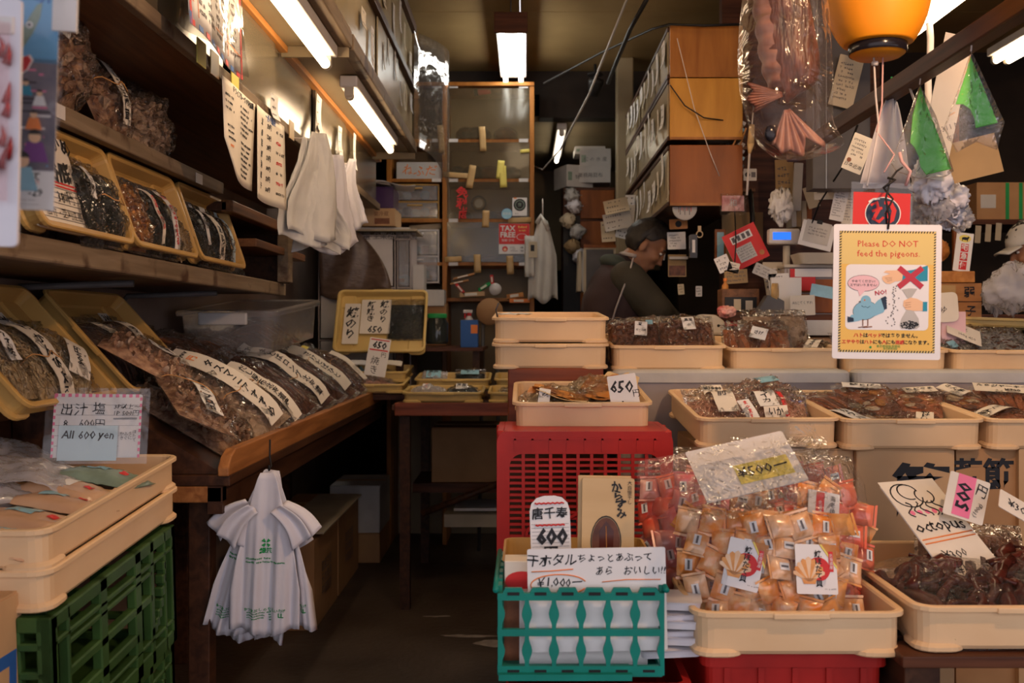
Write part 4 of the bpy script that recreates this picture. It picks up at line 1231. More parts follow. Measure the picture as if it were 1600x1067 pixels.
for z in (-.02, -.012): b.box(-.12, .12, -.003, -.0025, z - .002, z + .002, 'ink_red')
b.text('380円', .032, .05, -.045, 'ink', y=-.0035, rough=.6)
b.text('磐・唐竹・芝刈江島', .024, 0, -.085, 'ink', y=-.0035, rough=.5, width=.22)
for k in range(8): b.box(-.125, .125, -.0026, -.0022, -.11 + k * .012, -.1085 + k * .012, 'ink_grey')
o = b.build('price_card', None, MT((-1.02, 2.13, 1.73)) @ MR(R(90), 4, 'Z') @ MR(R(-16), 4, 'X'))
tag(o, 'large rounded handwritten price card in the first tray of the lower shelf', 'price card')
pouch('crumpled bag of brown dried shavings on top of the first shelf tray', MT((-1.16, 2.22, 1.72)) @ MR(R(90), 4, 'Z') @ MR(R(62), 4, 'X'), .26, .26, .08, 'mushroom', 61, wr=1.5)
# ---- upper shelf
GU = 'mushroom bags on the upper wall shelf'
def stand(X, Y, Z, tilt, rz=0):
	"""bag standing on its bottom edge, facing the aisle (+X), leaning back"""
	return MT((X, Y, Z)) @ MR(R(90 + rz), 4, 'Z') @ MR(R(tilt), 4, 'X')
def sb(lab, X, Y, w, l, th, kind, seed, tilt=74, rz=0, **kw):
	pouch(lab, stand(X, Y, 1.884, tilt, rz) @ MT((0, l / 2, 0)), w, l, th, kind, seed, group=GU, **kw)
sb('tall bag of dried mushroom slices at the street end of the upper shelf', -1.06, 2.24, .24, .34, .09, 'mushroom', 71, 80, strips=((-.05, .04, .05, .12, -8, 'paper', (V('きのこだし', .022),)),), wr=1.3)
sb('bag of dried mushrooms with a long white strip on the upper shelf', -1.05, 2.56, .20, .26, .06, 'mushroom', 72, 66, strips=((.0, -.01, .05, .18, 4, 'paper_warm', (V('どんこ生椎茸', .028),)),), bands=(.0,))
sb('plump bag of sliced pale shiitake at the far end of the upper shelf', -1.06, 2.84, .28, .27, .09, 'mushroom_pale', 73, 60, wr=1.3)
for k, (y, z) in enumerate(((2.10, 1.868), (3.02, 1.862))):
	b = MB(); b.box(-.998, -.9965, y, y + .06, z - .015, z + .015, 'white_plastic'); o = b.build('shelf_tag', None); tag(o, ('small white tag on the upper shelf edge under the tall mushroom bag', 'small white tag on the upper shelf edge near its far end')[k], 'tag')
# goods in the front trays
def card(name, label, M, w, h, draw, mat='paper', th=.002, cat='price card', group=None, round_=.004):
	"""stiff card in XZ facing -Y, origin at its centre"""
	b = MB()
	q = rrect(w, h, round_, 0, 3)
	b.loops([[(x, y, z) for x, z, _ in q] for y in (th / 2, -th / 2)], mat, False, True, True)
	draw(b, -th / 2 - .0008)
	o = b.build(name, None, M)
	return tag(o, label, cat, group)
def intray(key, dx, dy, dz, rx=20, rz=0, ry=0):
	return TR[key] @ TM((dx, dy, dz), rx, ry, rz)
GA = 'bags in the second row trays'
pouch('bag of pink shredded squid with a strip priced 1080', intray('a', -.085, -.08, .055, 26, 4), .21, .30, .06, 'pink_shred', 101, group=GA, fill=(-.92, .55), wr=1.6,
      strips=((-.01, .035, .065, .20, 2, 'paper_warm', (('¥1080', .026, 0, .08, 'ink', {'width': .058}), V('松前', .036, 'ink_grey', z=.0))),
              (.055, -.055, .04, .085, 14, 'paper', (V('まつまえ', .018, 'ink_red'),))))
pouch('bag of pink shredded squid with a red edged label beside the 1080 strip', intray('a', .075, -.05, .055, 22, -10), .21, .30, .06, 'pink_shred', 102, group=GA, fill=(-.92, .5), wr=1.6,
      strips=((-.03, .01, .06, .15, 10, 'paper', (V('サキイカ', .032),)), (.02, -.02, .012, .16, 10, 'ink_red', ()), (.0, -.09, .07, .035, 10, 'paper_warm', (('いか', .022, 0, 0, 'ink', {}),))))
pouch('crumpled clear bag with a blue print at the inner corner of the squid tray', intray('a', .10, .15, .07, 18, 20), .20, .22, .05, 'pink_shred', 103, group=GA, wr=2.0, strips=((.0, .03, .08, .05, 10, 'packet_blue', ()),))
for k, (dx, dy, dz, rx, rz, kd, lab, st) in enumerate((
		(-.09, -.10, .035, 9, 28, 'flat', 'pack of flat seasoned fish lying front in the middle tray, label slanting', ((-.03, .0, .055, .20, 4, 'paper', (V('焼カワハギ', .032),)),)),
		(.06, -.12, .03, 7, -30, 'flat', 'pack of seasoned fish at the front corner of the middle tray', ((.04, .0, .05, .20, 8, 'paper_warm', (V('味付けいわし', .028),)),)),
		(-.12, .06, .065, 10, 18, 'red_fillet', 'pack of reddish fish strips at the back of the middle tray', ()),
		(.0, .09, .085, 12, -8, 'flat', 'pack with a large tilted white card on top, back of the middle tray', ((-.01, .06, .12, .08, -6, 'paper', (('よくばり', .022, 0, .018, 'ink_grey', {}), ('鮭とば', .026, 0, -.014, 'ink', {}))),)),
		(.13, .05, .08, 10, -22, 'flat', 'pack of amber fish pieces at the outer back of the middle tray', ((.02, .05, .10, .06, 20, 'paper_warm', (('のどぐろ', .022, 0, 0, 'ink', {}),)),)))):
	pouch(lab, intray('b', dx, dy, dz, rx, rz), .19, .28, .032, kd, 110 + k, group=GA, strips=st, wr=.8)
for k, (dx, dy, dz, rx, rz, kd, lab, st) in enumerate((
		(-.08, -.06, .04, 9, -60, 'flat', 'pack with a rounded label lying at the front of the outer tray', ((.0, .0, .06, .20, 0, 'paper_warm', (V('いかくんせい', .030),)),)),
		(-.11, .08, .07, 12, 15, 'flat', 'pack with glistening amber pieces at the inner back of the outer tray', ((0, .05, .09, .07, -70, 'paper_warm', (('さんま', .024, 0, 0, 'ink', {}),)),)),
		(.05, .10, .08, 12, -10, 'red_fillet', 'pack of fish fillets under a wide white card in the outer tray', ((-.02, .02, .17, .07, -6, 'paper_warm', (('たらジャーキー', .022, 0, .012, 'ink', {}), ('¥700', .022, .03, -.016, 'ink', {}))),)))):
	pouch(lab, intray('c', dx, dy, dz, rx, rz), .19, .28, .032, kd, 120 + k, group=GA, strips=st, wr=.8)
pouch('bag of pale dried squid pieces in the tray on the red crate', intray('d', -.06, -.02, .05, 10, 80), .24, .26, .05, 'squid', 130, group='squid bags on the red crate', strips=((-.09, .04, .035, .045, -80, 'paper', (('の', .02, 0, 0, 'ink', {}),)),))
pouch('second bag of dried squid behind, with its film standing up', intray('d', .06, .06, .06, 16, -20), .22, .24, .05, 'squid', 131, group='squid bags on the red crate', wr=1.4)
def dtag(b, y):
	b.text('650', .045, -.005, .028, 'ink', y=y, rough=.6, bold=.02)
	b.text('円', .024, .036, .005, 'ink', y=y, rough=.6)
	b.text('チ', .04, 0, -.03, 'ink', y=y, rough=.5, bold=.02, rot=90)
card('price_card', 'tilted white card reading 650 stuck in the tray on the red crate', intray('d', .125, -.19, .10, -18, 0, -8), .085, .13, dtag)
GU1 = 'bags in the rear row trays'
def upr(key, lab, dx, dy, w, l, th, kd, seed, rx=48, rz=0, **kw):
	pouch(lab, intray(key, dx, dy - .02, .035, rx, rz) @ MT((0, l / 2 - .02, 0)), w, l, th, kd, seed, group=GU1, wr=kw.pop('wr', 1.5), **kw)
upr('u1', 'bag of brown nuts with a small white label and a blue dot', -.105, -.12, .20, .20, .06, 'nut', 141, strips=((.02, .0, .045, .065, -6, 'paper', (('豆', .016, -.004, .018, 'ink', {}), ('ビーンズ', .009, .0, -.008, 'ink', {}))), (.055, .045, .025, .025, 0, 'packet_blue', ())))
upr('u1', 'bag of near black beans with a small white label', .09, -.12, .21, .21, .06, 'bean', 142, strips=((.0, .02, .045, .065, 4, 'paper', (('黒豆', .016, 0, .01, 'ink', {}), ('小', .014, 0, -.014, 'ink', {}))),))
upr('u1', 'clear crumpled bag with orange pieces lying behind the bean bags', .02, .04, .26, .18, .05, 'orange', 143, rx=55, dens=.4)
upr('u2', 'bag of reddish dried fish sheets with a tilted white label', -.06, -.10, .26, .22, .05, 'red_fillet', 144, rx=35, rz=-6, strips=((.0, -.02, .06, .05, -20, 'paper', (('さけ', .018, 0, 0, 'ink', {}),)),), wr=2.0)
upr('u2', 'flat pack with a rounded brown label in the second rear tray', .12, -.13, .16, .16, .03, 'flat', 145, rx=16, rz=-30, strips=((0, 0, .05, .12, 0, 'paper_warm', (V('するめ', .02),)),))
upr('u2', 'tall crumpled clear bag at the back of the second rear tray', .05, .05, .26, .22, .05, 'mushroom_pale', 146, rx=58, dens=.4, wr=2.2)
upr('u3', 'clear bag with pale fish in the tray behind the pigeon sign', -.02, -.08, .26, .20, .04, 'shred', 147, rx=30, dens=.5)
upr('u4', 'bag of silvery small dried fish in the outermost rear tray', .06, -.06, .26, .24, .05, 'smallfish', 148, rx=26, rz=-8, dens=1.2)
upr('u4', 'silvery bag of small fish lying toward the pigeon sign', -.10, -.10, .18, .18, .04, 'smallfish', 149, rx=18, rz=20, strips=((-.03, -.03, .05, .03, 20, 'packet_blue', ()),))
def utag(b, y):
	b.text('小女子', .026, -.02, .012, 'ink', y=y, rough=.5)
	b.text('100g 450', .02, .01, -.02, 'ink', y=y, rough=.5)
card('price_card', 'slanted white card leaning on the silvery small fish bags', intray('u4', -.07, -.05, .135, -50, 0, 22), .14, .085, utag, 'paper_warm')
b = MB(); b.grid(lambda u, v: ((u - .5) * .12, (v - .5) * .10, .004 + .006 * NZ((u * 6, v * 6, 2))), 14, 12, 'poly_grey')
o = b.build('foil_wrapper', None, intray('s1', -.13, .02, .088, 0, 10), solid=.001); tag(o, 'crumpled silvery white wrapper on the top tray of the two tray stack', 'wrapper')
b = MB(); b.tube([(0, 0, 0), (-.005, 0, .03), (.004, 0, .055)], .003, 'dark_grey'); o = b.build('wire_hook', None, intray('s1', -.185, -.25, .088)); tag(o, 'short bent wire sticking up at the corner of the two tray stack', 'wire')
# ---- scallop snack bags -------------------------------------------------
def packet(b, c, rot, w, l, mat, lab, rr):
	T = MT(Vector(c)) @ rot
	def f(u, v):
		x, y = u * 2 - 1, v * 2 - 1
		hh = max(0, (1 - abs(x) ** 2.5)) ** .6 * max(0, (1 - abs(y) ** 3)) ** .6
		return (x * w / 2, y * l / 2 * (1 - .06 * (1 - hh)), .012 * hh + .002 * NZ((x * 4, y * 4, c[0] * 40)))
	b.grid(f, 7, 7, mat, T=T)
	for s in (-1, 1):
		b.add([(-w * .52, s * l * .5, .001), (w * .52, s * l * .5, .001), (w * .54, s * l * .60, .002), (-w * .54, s * l * .60, .002)], [(0, 1, 2, 3)], mat, T=T)
	if lab:
		a = w * .16
		b.add([(-a, -l * .22, .0135), (a, -l * .22, .0135), (a, l * .22, .0135), (-a, l * .22, .0135)], [(0, 1, 2, 3)], lab, T=T)
		b.add([(-a * .3, -l * .17, .0142), (a * .3, -l * .17, .0142), (a * .3, l * .17, .0142), (-a * .3, l * .17, .0142)], [(0, 1, 2, 3)], 'ink_grey', T=T)
pm('wrap_orange', (0.84, 0.27, 0.045), (0.90, 0.52, 0.26), r=.22, scale=26, contrast=(.40, .58), spec=.7)
pm('wrap_pale', (0.88, 0.55, 0.33), (0.80, 0.33, 0.09), r=.22, scale=26, contrast=(.35, .55), spec=.7)
pm('wrap_red', (0.80, 0.06, 0.035), (0.85, 0.22, 0.12), r=.2, scale=16, contrast=(.45, .7), spec=.7)
pm('wrap_pink', (0.80, 0.42, 0.36), (0.72, 0.16, 0.16), r=.22, scale=16, contrast=(.4, .6), spec=.7)
def snack_bag(label, M, w, h, th, mats, seed, film_='film_soft', draw=None, card_at=None, header=None, lab='paper'):
	"""upright bag of wrapped snacks: local X across, Z up, faces -Y, origin bottom centre"""
	rr = random.Random(seed)
	t = thing('snack_bag', label, 'snack bag', M, 'snack bags in the tray at the street edge')
	top = .80
	def prof(x, z):
		a = (1 - abs(x) ** 2.6) ** .7 if abs(x) < 1 else 0
		q = min(1, z / .10) ** .6 * (min(1, max(0, (top + .12 - z)) / .22) ** .8)
		return th * .5 * a * q
	b = MB()
	nx, nz = max(3, int(w * .95 / .040)), max(4, int(h * top / .044))
	for side in (-1, 1):
		for j in range(nz):
			for i in range(nx):
				if side > 0 and rr.random() < .4: continue
				x = (-.80 + 1.6 * (i + .5 * (j % 2) * .6) / (nx - 1)) + rr.uniform(-.07, .07)
				z = .05 + (top - .06) * (j + .5) / nz + rr.uniform(-.02, .02)
				if abs(x) > .94: continue
				y = side * (prof(x, z) * rr.uniform(.55, .92))
				rot = MR(R(90 if side < 0 else -90), 4, 'X') @ MR(R(rr.choice((0, 0, 90, 20, -20, 180)) + rr.uniform(-14, 14)), 4, 'Z') @ MR(R(rr.uniform(-24, 24)), 4, 'X') @ MR(R(rr.uniform(-20, 20)), 4, 'Y')
				packet(b, (x * w / 2, y, z * h), rot, .048, .054, rr.choice(mats), lab if rr.random() < .55 else None, rr)
	c = b.build('contents', t); c['kind'] = 'stuff'
	b = MB()
	for side in (-1, 1):
		def f(u, v):
			x = (u * 2 - 1) * side * -1
			n1 = NZ((x * 2.4 + seed, v * 3, side)); n2 = NZ((x * 6 + seed, v * 7, side * 2))
			e = min(1, (1 - abs(x)) * 6) * min(1, (1 - v) * 5)
			off = prof(x, v) + .005 + e * (.007 * n1 + .005 * n2 + .004)
			lean_ = .02 * max(0, v - .8) * seed % 3
			return (x * w / 2 * (1 + .02 * sin(v * 8 + seed)), side * off + lean_, v * h)
		b.grid(f, 20, 26, film_)
	b.build('plastic_film', t)
	if draw:
		cx, cz, cw, ch, rot = card_at
		b = MB()
		y0 = -prof(cx / (w / 2), cz / h) - .010
		T = TM((cx, y0, cz), 0, rot, 0)
		b.T = T
		q = rrect(cw, ch, .003, 0, 2)
		b.loops([[(x, y, z) for x, z, _ in q] for y in (.001, -.001)], 'paper', False, True, True)
		draw(b, -.0019)
		b.build('product_card', t)
	if header:
		b = MB(); b.box(-w * .46, w * .46, -.004, -.002, h * .86, h * .98, header); b.build('header_strip', t)
	return t
def scallop_card(b, y):
	w, h = .085, .10
	b.poly([(w / 2, y, h / 2), (w / 2 - .035, y, h / 2), (w / 2, y, h / 2 - .05)], 'amber')
	b.poly([(w / 2 - .034, y - .0002, h / 2), (w / 2 - .03, y - .0002, h / 2), (w / 2, y - .0002, h / 2 - .043), (w / 2, y - .0002, h / 2 - .05)], 'yellow_note')
	b.disc(.004, .0, .024, 'ink_red', y - .0003)
	cx, cz = -.016, -.026
	n = 9
	for k in range(n):
		a0, a1 = R(25 + 130 * k / n), R(25 + 130 * (k + 1) / n)
		r0 = .050 * (1 - .06 * abs(k - 4))
		am = (a0 + a1) / 2
		b.poly([(cx, y - .0006, cz), (cx + r0 * .94 * cos(a0), y - .0006, cz + r0 * .94 * sin(a0)), (cx + r0 * 1.02 * cos(am), y - .0006, cz + r0 * 1.02 * sin(am)), (cx + r0 * .94 * cos(a1), y - .0006, cz + r0 * .94 * sin(a1))][::-1] if False else
               [(cx, y - .0006, cz), (cx + r0 * .94 * cos(a0), y - .0006, cz + r0 * .94 * sin(a0)), (cx + r0 * 1.02 * cos(am), y - .0006, cz + r0 * 1.02 * sin(am)), (cx + r0 * .94 * cos(a1), y - .0006, cz + r0 * .94 * sin(a1))], 'scallop' if k % 2 else 'scallop_pale')
	b.poly([(cx - .012, y - .0006, cz - .004), (cx + .012, y - .0006, cz - .004), (cx + .016, y - .0006, cz + .008), (cx - .016, y - .0006, cz + .008)], 'scallop')
	b.text('焼ほたて貝', .015, .004, .0, 'ink', y=y - .0012, vert=True, bold=.02)
	b.box(.026, .035, y - .0008, y - .0002, -.005, .036, 'ink_red')
	b.text('北海道産', .008, .0305, .0155, 'paper', y=y - .0016, vert=True)
	scribble(b, lambda X, Z: (X, y - .0006, Z), .015, .038, -.042, -.037, 1, 'ink_grey', 2)
def st(dx, dy, rx=-14, rz=0, ry=0, dz=.012):
	return TR['t1'] @ TM((dx, dy, dz), rx, ry, rz)
OR = ['wrap_orange', 'wrap_orange', 'wrap_pale', 'wrap_pale', 'scallop']
snack_bag('bag of orange wrapped scallops with an upright shell card in the street edge tray', st(.045, -.17, -16, 2), .235, .30, .075, OR, 3, draw=scallop_card, card_at=(.018, .125, .085, .10, 2))
snack_bag('bag of orange wrapped scallops with a tilted shell card, aisle side of the tray', st(-.115, -.15, -18, -10), .20, .31, .08, OR, 5, draw=scallop_card, card_at=(.035, .13, .075, .10, 12))
snack_bag('bag of red and pink wrapped snacks leaning over the aisle side of the tray', st(-.165, -.02, -20, -26, -12, .05), .22, .33, .07, ['wrap_red', 'wrap_pink', 'wrap_pink'], 7, 'film_pink')
snack_bag('bag of red wrapped snacks with a red and white card', st(.135, -.06, -14, 14, 4, .02), .20, .35, .08, ['wrap_red', 'wrap_red', 'wrap_orange'], 9,
          draw=lambda b, y: (b.box(-.02, .0, y - .0002, y, -.03, .035, 'ink_red'), b.text('海老焼', .014, .02, .01, 'ink', y=y - .001, vert=True), b.text('北海道', .01, -.01, .002, 'paper', y=y - .001, vert=True)), card_at=(-.035, .22, .075, .075, 8))
snack_bag('bag of red wrapped snacks standing behind at the back of the scallop tray', st(.10, .12, -12, 4, 0, .03), .24, .36, .07, ['wrap_red', 'wrap_orange', 'wrap_red'], 11)
snack_bag('bag of orange wrapped snacks standing at the back aisle corner of the scallop tray', st(-.07, .10, -14, -6, 0, .03), .22, .34, .07, OR, 13)
def pr500(b, y):
	b.box(-.025, .085, y - .001, y, -.045, .005, 'yellow_note')
	b.text('¥500ー', .034, .03, -.02, 'ink', y=y - .002, rough=.3, bold=.01)
card('price_card', 'white paper with a yellow price sticker laid over the tops of the scallop bags', TM(at(1165, 728, 1.98), -52, -12, 4), .205, .14, pr500, 'paper')
b = MB(); b.grid(lambda u, v: ((u - .5) * .30, .006 * NZ((u * 5, v * 4, 9)) - .002 - .02 * v * v, (v - .5) * .16), 14, 10, 'film')
o = b.build('clear_sleeve', None, TM(at(1180, 745, 1.93), -48, -12, 4)); tag(o, 'empty clear film sleeve lying over the price paper on the scallop bags', 'film')
# ---- octopus tray ---------------------------------------------------------
def octo(label, M, w, l, th, seed):
	rr = random.Random(seed)
	t = thing('octopus_bag', label, 'food bag', M, 'dried octopus packs')
	b = MB()
	for k in range(7):
		x0 = (-.8 + 1.6 * k / 6) * w * .40
		pts = []
		for j in range(9):
			q = j / 8
			pts.append((x0 + .03 * sin(q * 5 + k * 1.7) * (1 - .3 * q), -l * .46 + l * .80 * q, th * (.35 + .25 * sin(q * 4 + k))))
		b.tube(pts, lambda q: .024 * (1 - .45 * q) + .004 * sin(q * 20), 'octopus', 8)
	for k in range(15):
		cx, cy = rr.uniform(-.30, .30) * w, rr.uniform(-.16, .30) * l
		b.tube([(cx + .075 * q * cos(k + q * 1.6), cy + .075 * q * sin(k * 1.3 + q * 2), th * (.72 + .16 * sin(q * 3 + k))) for q in [j / 5 - 1 for j in range(11)]], lambda q: .015 * (1 - .75 * q) + .002 * sin(q * 40), 'octopus', 8)
	c = b.build('contents', t); c['kind'] = 'stuff'
	b = MB()
	def f(u, v):
		x, y = u * 2 - 1, v * 2 - 1
		e = max(0, 1 - abs(x) ** 3) ** .6 * max(0, 1 - abs(y) ** 3) ** .6
		return (x * w / 2, y * l / 2, .003 + e * (th * 1.05 + .010 * NZ((x * 3 + seed, y * 4, 1)) + .008 * NZ((x * 8, y * 8 + seed, 1))))
	b.grid(f, 20, 26, 'film_soft'); b.grid(lambda u, v: ((1 - u * 2) * w / 2, (v * 2 - 1) * l / 2, .0008), 3, 3, 'film_soft')
	b.build('plastic_film', t)
	return t
octo('big pack of shiny dark dried octopus under the octopus card', intray('t2', -.06, -.12, .035, 18, 4), .30, .32, .07, 3)
octo('second dark octopus pack at the outer side of the tray', intray('t2', .14, -.10, .04, 18, -14), .22, .32, .06, 8)
pouch('clear bag of brownish dried octopus slices behind the price tag', intray('t2', .08, .12, .07, 30, -20), .24, .30, .05, 'fillet', 151, group='dried octopus packs')
def octcard(b, y):
	b.box(-.085, .085, y - .0002, y - .0001, -.16, .16, 'paper_warm')
	for k, (r_, cx, cz) in enumerate(((.030, -.02, .125), (.045, -.03, .115), (.028, .02, .11))):
		b.loops([[(cx + rr_ * cos(a), y - .0008, cz + rr_ * .8 * sin(a)) for a in [pi * 1.6 * q / 16 + k for q in range(17)]] for rr_ in (r_, r_ - .004)], 'ink', closed=False)
	for k in range(5):
		pts = [(-.05 + .022 * k + .012 * sin(q * .9 + k), y - .001, .095 - .006 * q) for q in range(8)]
		b.tube(pts, .0016, 'ink', 4)
		b.disc(-.05 + .022 * k, .065, .007, 'pink_mark', y - .0006, 10)
	b.text('octopus', .045, .0, .025, 'ink', y=y - .001, rough=.4, bold=.012)
	for z in (-.005, -.016): b.tube([(-.08, y - .001, z - .006), (.0, y - .001, z), (.08, y - .001, z + .006)], .0016, 'ink_orange', 4)
	b.text('¥300', .034, -.02, -.055, 'ink', y=y - .001, rough=.6)
	b.text('¥1', .034, -.03, -.10, 'ink', y=y - .001, rough=.6)
card('price_card', 'long white handwritten octopus card with a line drawing and orange underlines', intray('t2', -.012, .035, .160, -50, 24, 0), .17, .30, octcard, 'paper')
def tag500(b, y):
	b.box(-.028, .014, y - .0004, y - .0002, -.045, .05, 'pink_mark')
	b.text('500', .042, -.007, .0, 'ink', y=y - .001, rough=.4, bold=.03, rot=90)
	b.text('円', .030, .030, .025, 'ink', y=y - .001, rough=.5, rot=-10)
	b.text('(100g)', .014, .028, -.02, 'ink', y=y - .001, rough=.3, rot=70)
card('price_card', 'white tag with pink stripe reading 500 behind the octopus card', TM(at(1510, 778, 2.26), -14, 18, 0), .095, .10, tag500, 'paper_warm')
card('price_card', 'tilted orange-pink card at the outer edge of the octopus tray', TM(at(1592, 795, 2.2), -40, 30, 0), .10, .05, lambda b, y: b.text('¥300', .03, 0, 0, 'ink', y=y, rough=.5), 'paper_warm')
# ---- teal basket contents --------------------------------------------------
def bk(x, y, z, rx=0, ry=0, rz=0): return BK @ TM((x, y, z), rx, ry, rz)
def hotaru(b, y):
	b.text('干ホタル', .025, -.088, .076, 'ink', y=y, rough=.5, bold=.01)
	b.text('ちょっとあぶって', .0185, .036, .080, 'ink', y=y, rough=.5, bold=.01)
	b.text('あら　おいしい!!', .0185, .066, .054, 'ink', y=y, rough=.5, bold=.01)
	b.text('¥1,000ー', .024, -.070, .034, 'ink', y=y, rough=.5, bold=.01)
	b.tube([(-.128, y, .056), (-.09, y, .057), (-.046, y, .060)], .0014, 'ink_orange', 4)
	b.tube([(.01, y, .034), (.06, y, .038), (.125, y, .037)], .0012, 'ink_orange', 4)
	b.tube([(-.075 + .055 * cos(a), y, .030 + .020 * sin(a)) for a in [.3 + 5.6 * q / 24 for q in range(25)]], .0014, 'ink_orange', 4)
card('price_card', 'large white handwritten card priced 1,000 standing in the teal basket', bk(.033, .026, .140, -3, -1), .272, .20, hotaru, 'paper', cat='price card')
def white_box(k, M, lab):
	b = MB(); b.loops([rrect(.12, .12, .012, 0), rrect(.125, .125, .014, .012), rrect(.13, .13, .014, .016)], 'poly_white', False, True, True)
	o = b.build('white_packet', None, M); tag(o, lab, 'packet', 'white packets beside the teal basket')
for k in range(6):
	white_box(k, TM((.285 + .012 * (k % 2), 2.035 + .006 * (k % 3), .752 + .017 * k), 3 * (-1) ** k, 0, 8 * (-1) ** k), 'flat crumpled white packet beside the teal basket, %s from the bottom of the pile' % ORD[k])
b = MB(); b.box(-.12, .135, .05, .075, .004, .15, 'paper'); o = b.build('white_carton', None, BK); tag(o, 'flat white carton seen through the openings of the teal basket', 'carton')
t = thing('snack_box', 'small yellow box with a red base at the aisle corner of the teal basket', 'box', bk(-.115, .10, .005))
b = MB(); b.box(-.035, .035, -.03, .03, 0, .20, 'paper_warm'); b.build('box_body', t, bevel=.002)
b = MB(); b.box(-.036, .036, -.0312, -.0300, .0, .16, 'brown_fish'); b.disc(0, .16, .034, 'ink_red', -.0316, 20, .02); b.build('printed_front', t)
b = MB(); b.loops([rrect(.29, .22, .02, .03), rrect(.30, .235, .022, .195), rrect(.31, .245, .024, .20), rrect(.30, .235, .02, .20), rrect(.28, .21, .02, .035)], 'tan_plastic', False, True, True)
o = b.build('cream_tub', None, BK @ TM((0, .20, .0))); tag(o, 'tan plastic tub set inside the teal basket behind the cards', 'tub')
def karasumi(b, y):
	for s in (1,):
		b.loops([[(-.004 + r_ * .030 * cos(2 * pi * q / 24), y - .0004, -.012 + r_ * .050 * sin(2 * pi * q / 24)) for q in range(24)] for r_ in (1.06, 1.0)], 'ink')
		b.disc(-.004, -.012, .029, 'dark_fish', y - .0006, 24, .049)
		b.poly([(-.018, y - .001, -.05), (-.004, y - .001, -.058), (.010, y - .001, -.05), (.012, y - .001, .01), (-.004, y - .001, .03), (-.018, y - .001, .01)], 'octopus')
		b.tube([(-.004, y - .001, -.056), (-.003, y - .001, -.02), (-.004, y - .001, .02)], .0009, 'amber', 4)
	b.text('か', .024, .016, .098, 'ink', y=y - .001, rough=.5, bold=.03)
	b.text('ら', .024, .020, .080, 'ink', y=y - .001, rough=.5, bold=.03)
	b.text('す', .024, .024, .062, 'ink', y=y - .001, rough=.5, bold=.03)
	b.text('み', .022, .026, .045, 'ink', y=y - .001, rough=.5, bold=.03)
	b.text('大自慢干し', .010, .044, .088, 'ink', y=y - .001, vert=True)
t = thing('roe_package', 'gold mullet roe package with an oval window standing in the teal basket', 'package', bk(.062, .125, .245, -5, 1))
b = MB(); b.loops([[(x, y, z) for x, z, _ in rrect(.108, .235, .004, 0, 2)] for y in (.004, -.004)], 'gold_card', False, True, True); karasumi(b, -.0045); b.build('package_front', t)
b = MB(); b.box(-.062, .048, .006, .010, -.117, .122, 'gold_card'); b.build('package_back', t, bevel=.001)
def tag600(b, y):
	for k in range(26): b.box(-.038, .038, y - .0003, y - .0002, -.12 + k * .0075, -.1193 + k * .0075, 'ink_grey')
	b.text('唐千寿', .029, 0, .088, 'ink', y=y - .001, rough=.3, bold=.02, width=.074)
	for z in (.110, .066): b.tube([(-.030 + .0046 * q, y - .001, z + .001 * (-1) ** q) for q in range(14)], .0022, 'ink_red', 4)
	b.text('600', .042, .002, .042, 'ink', y=y - .001, rough=.3, bold=.04, width=.066)
	b.text('円', .032, .0, .008, 'ink', y=y - .001, rough=.3, bold=.03)
card('price_card', 'round topped white card reading 600 standing beside the gold package', bk(-.055, .10, .205, -5, -2), .082, .25, tag600, 'paper', round_=.030)
# ---- packets in the tray on the green crates -------------------------------
def sachet(label, M, w, l, th, mat, seed, group, prints=()):
	t = thing('stock_packet', label, 'packet', M, group)
	b = MB()
	def f(u, v):
		x, y = u * 2 - 1, v * 2 - 1
		e = max(0, 1 - abs(x) ** 2.6) ** .7 * max(0, 1 - abs(y) ** 3) ** .7
		return (x * w / 2, y * l / 2, .002 + e * th * (1 + .25 * NZ((x * 2 + seed, y * 2.5, 3))) + .003 * NZ((x * 7, y * 7, seed)))
	b.grid(f, 16, 18, mat); b.grid(lambda u, v: ((1 - u * 2) * w / 2, (v * 2 - 1) * l / 2, .0005), 2, 2, mat)
	b.build('pouch_body', t)
	for i, (x, y, pw, pl, m_) in enumerate(prints):
		b = MB()
		b.grid(lambda u, v: (x + (u - .5) * pw, y + (v - .5) * pl, f((x + (u - .5) * pw) / w + .5, (y + (v - .5) * pl) / l + .5)[2] + .0015), 5, 5, m_)
		b.build('printed_label', t)
	return t
pm('kraft_gloss', (0.66, 0.42, 0.27), (0.55, 0.33, 0.20), r=.22, scale=8, spec=.7)
pm('milky_wrap', (0.70, 0.68, 0.74), (0.60, 0.58, 0.63), r=.25, scale=9, bump=.3, bscale=20)
GSA = 'soup stock packets in the tray on the green crates'
rr = random.Random(5)
desc = ['at the front of the tray', 'second from the front', 'third from the front', 'in the middle row', 'by the tray rim', 'half under a milky one', 'towards the card', 'under the card', 'at the wall side', 'at the wall side near the front']
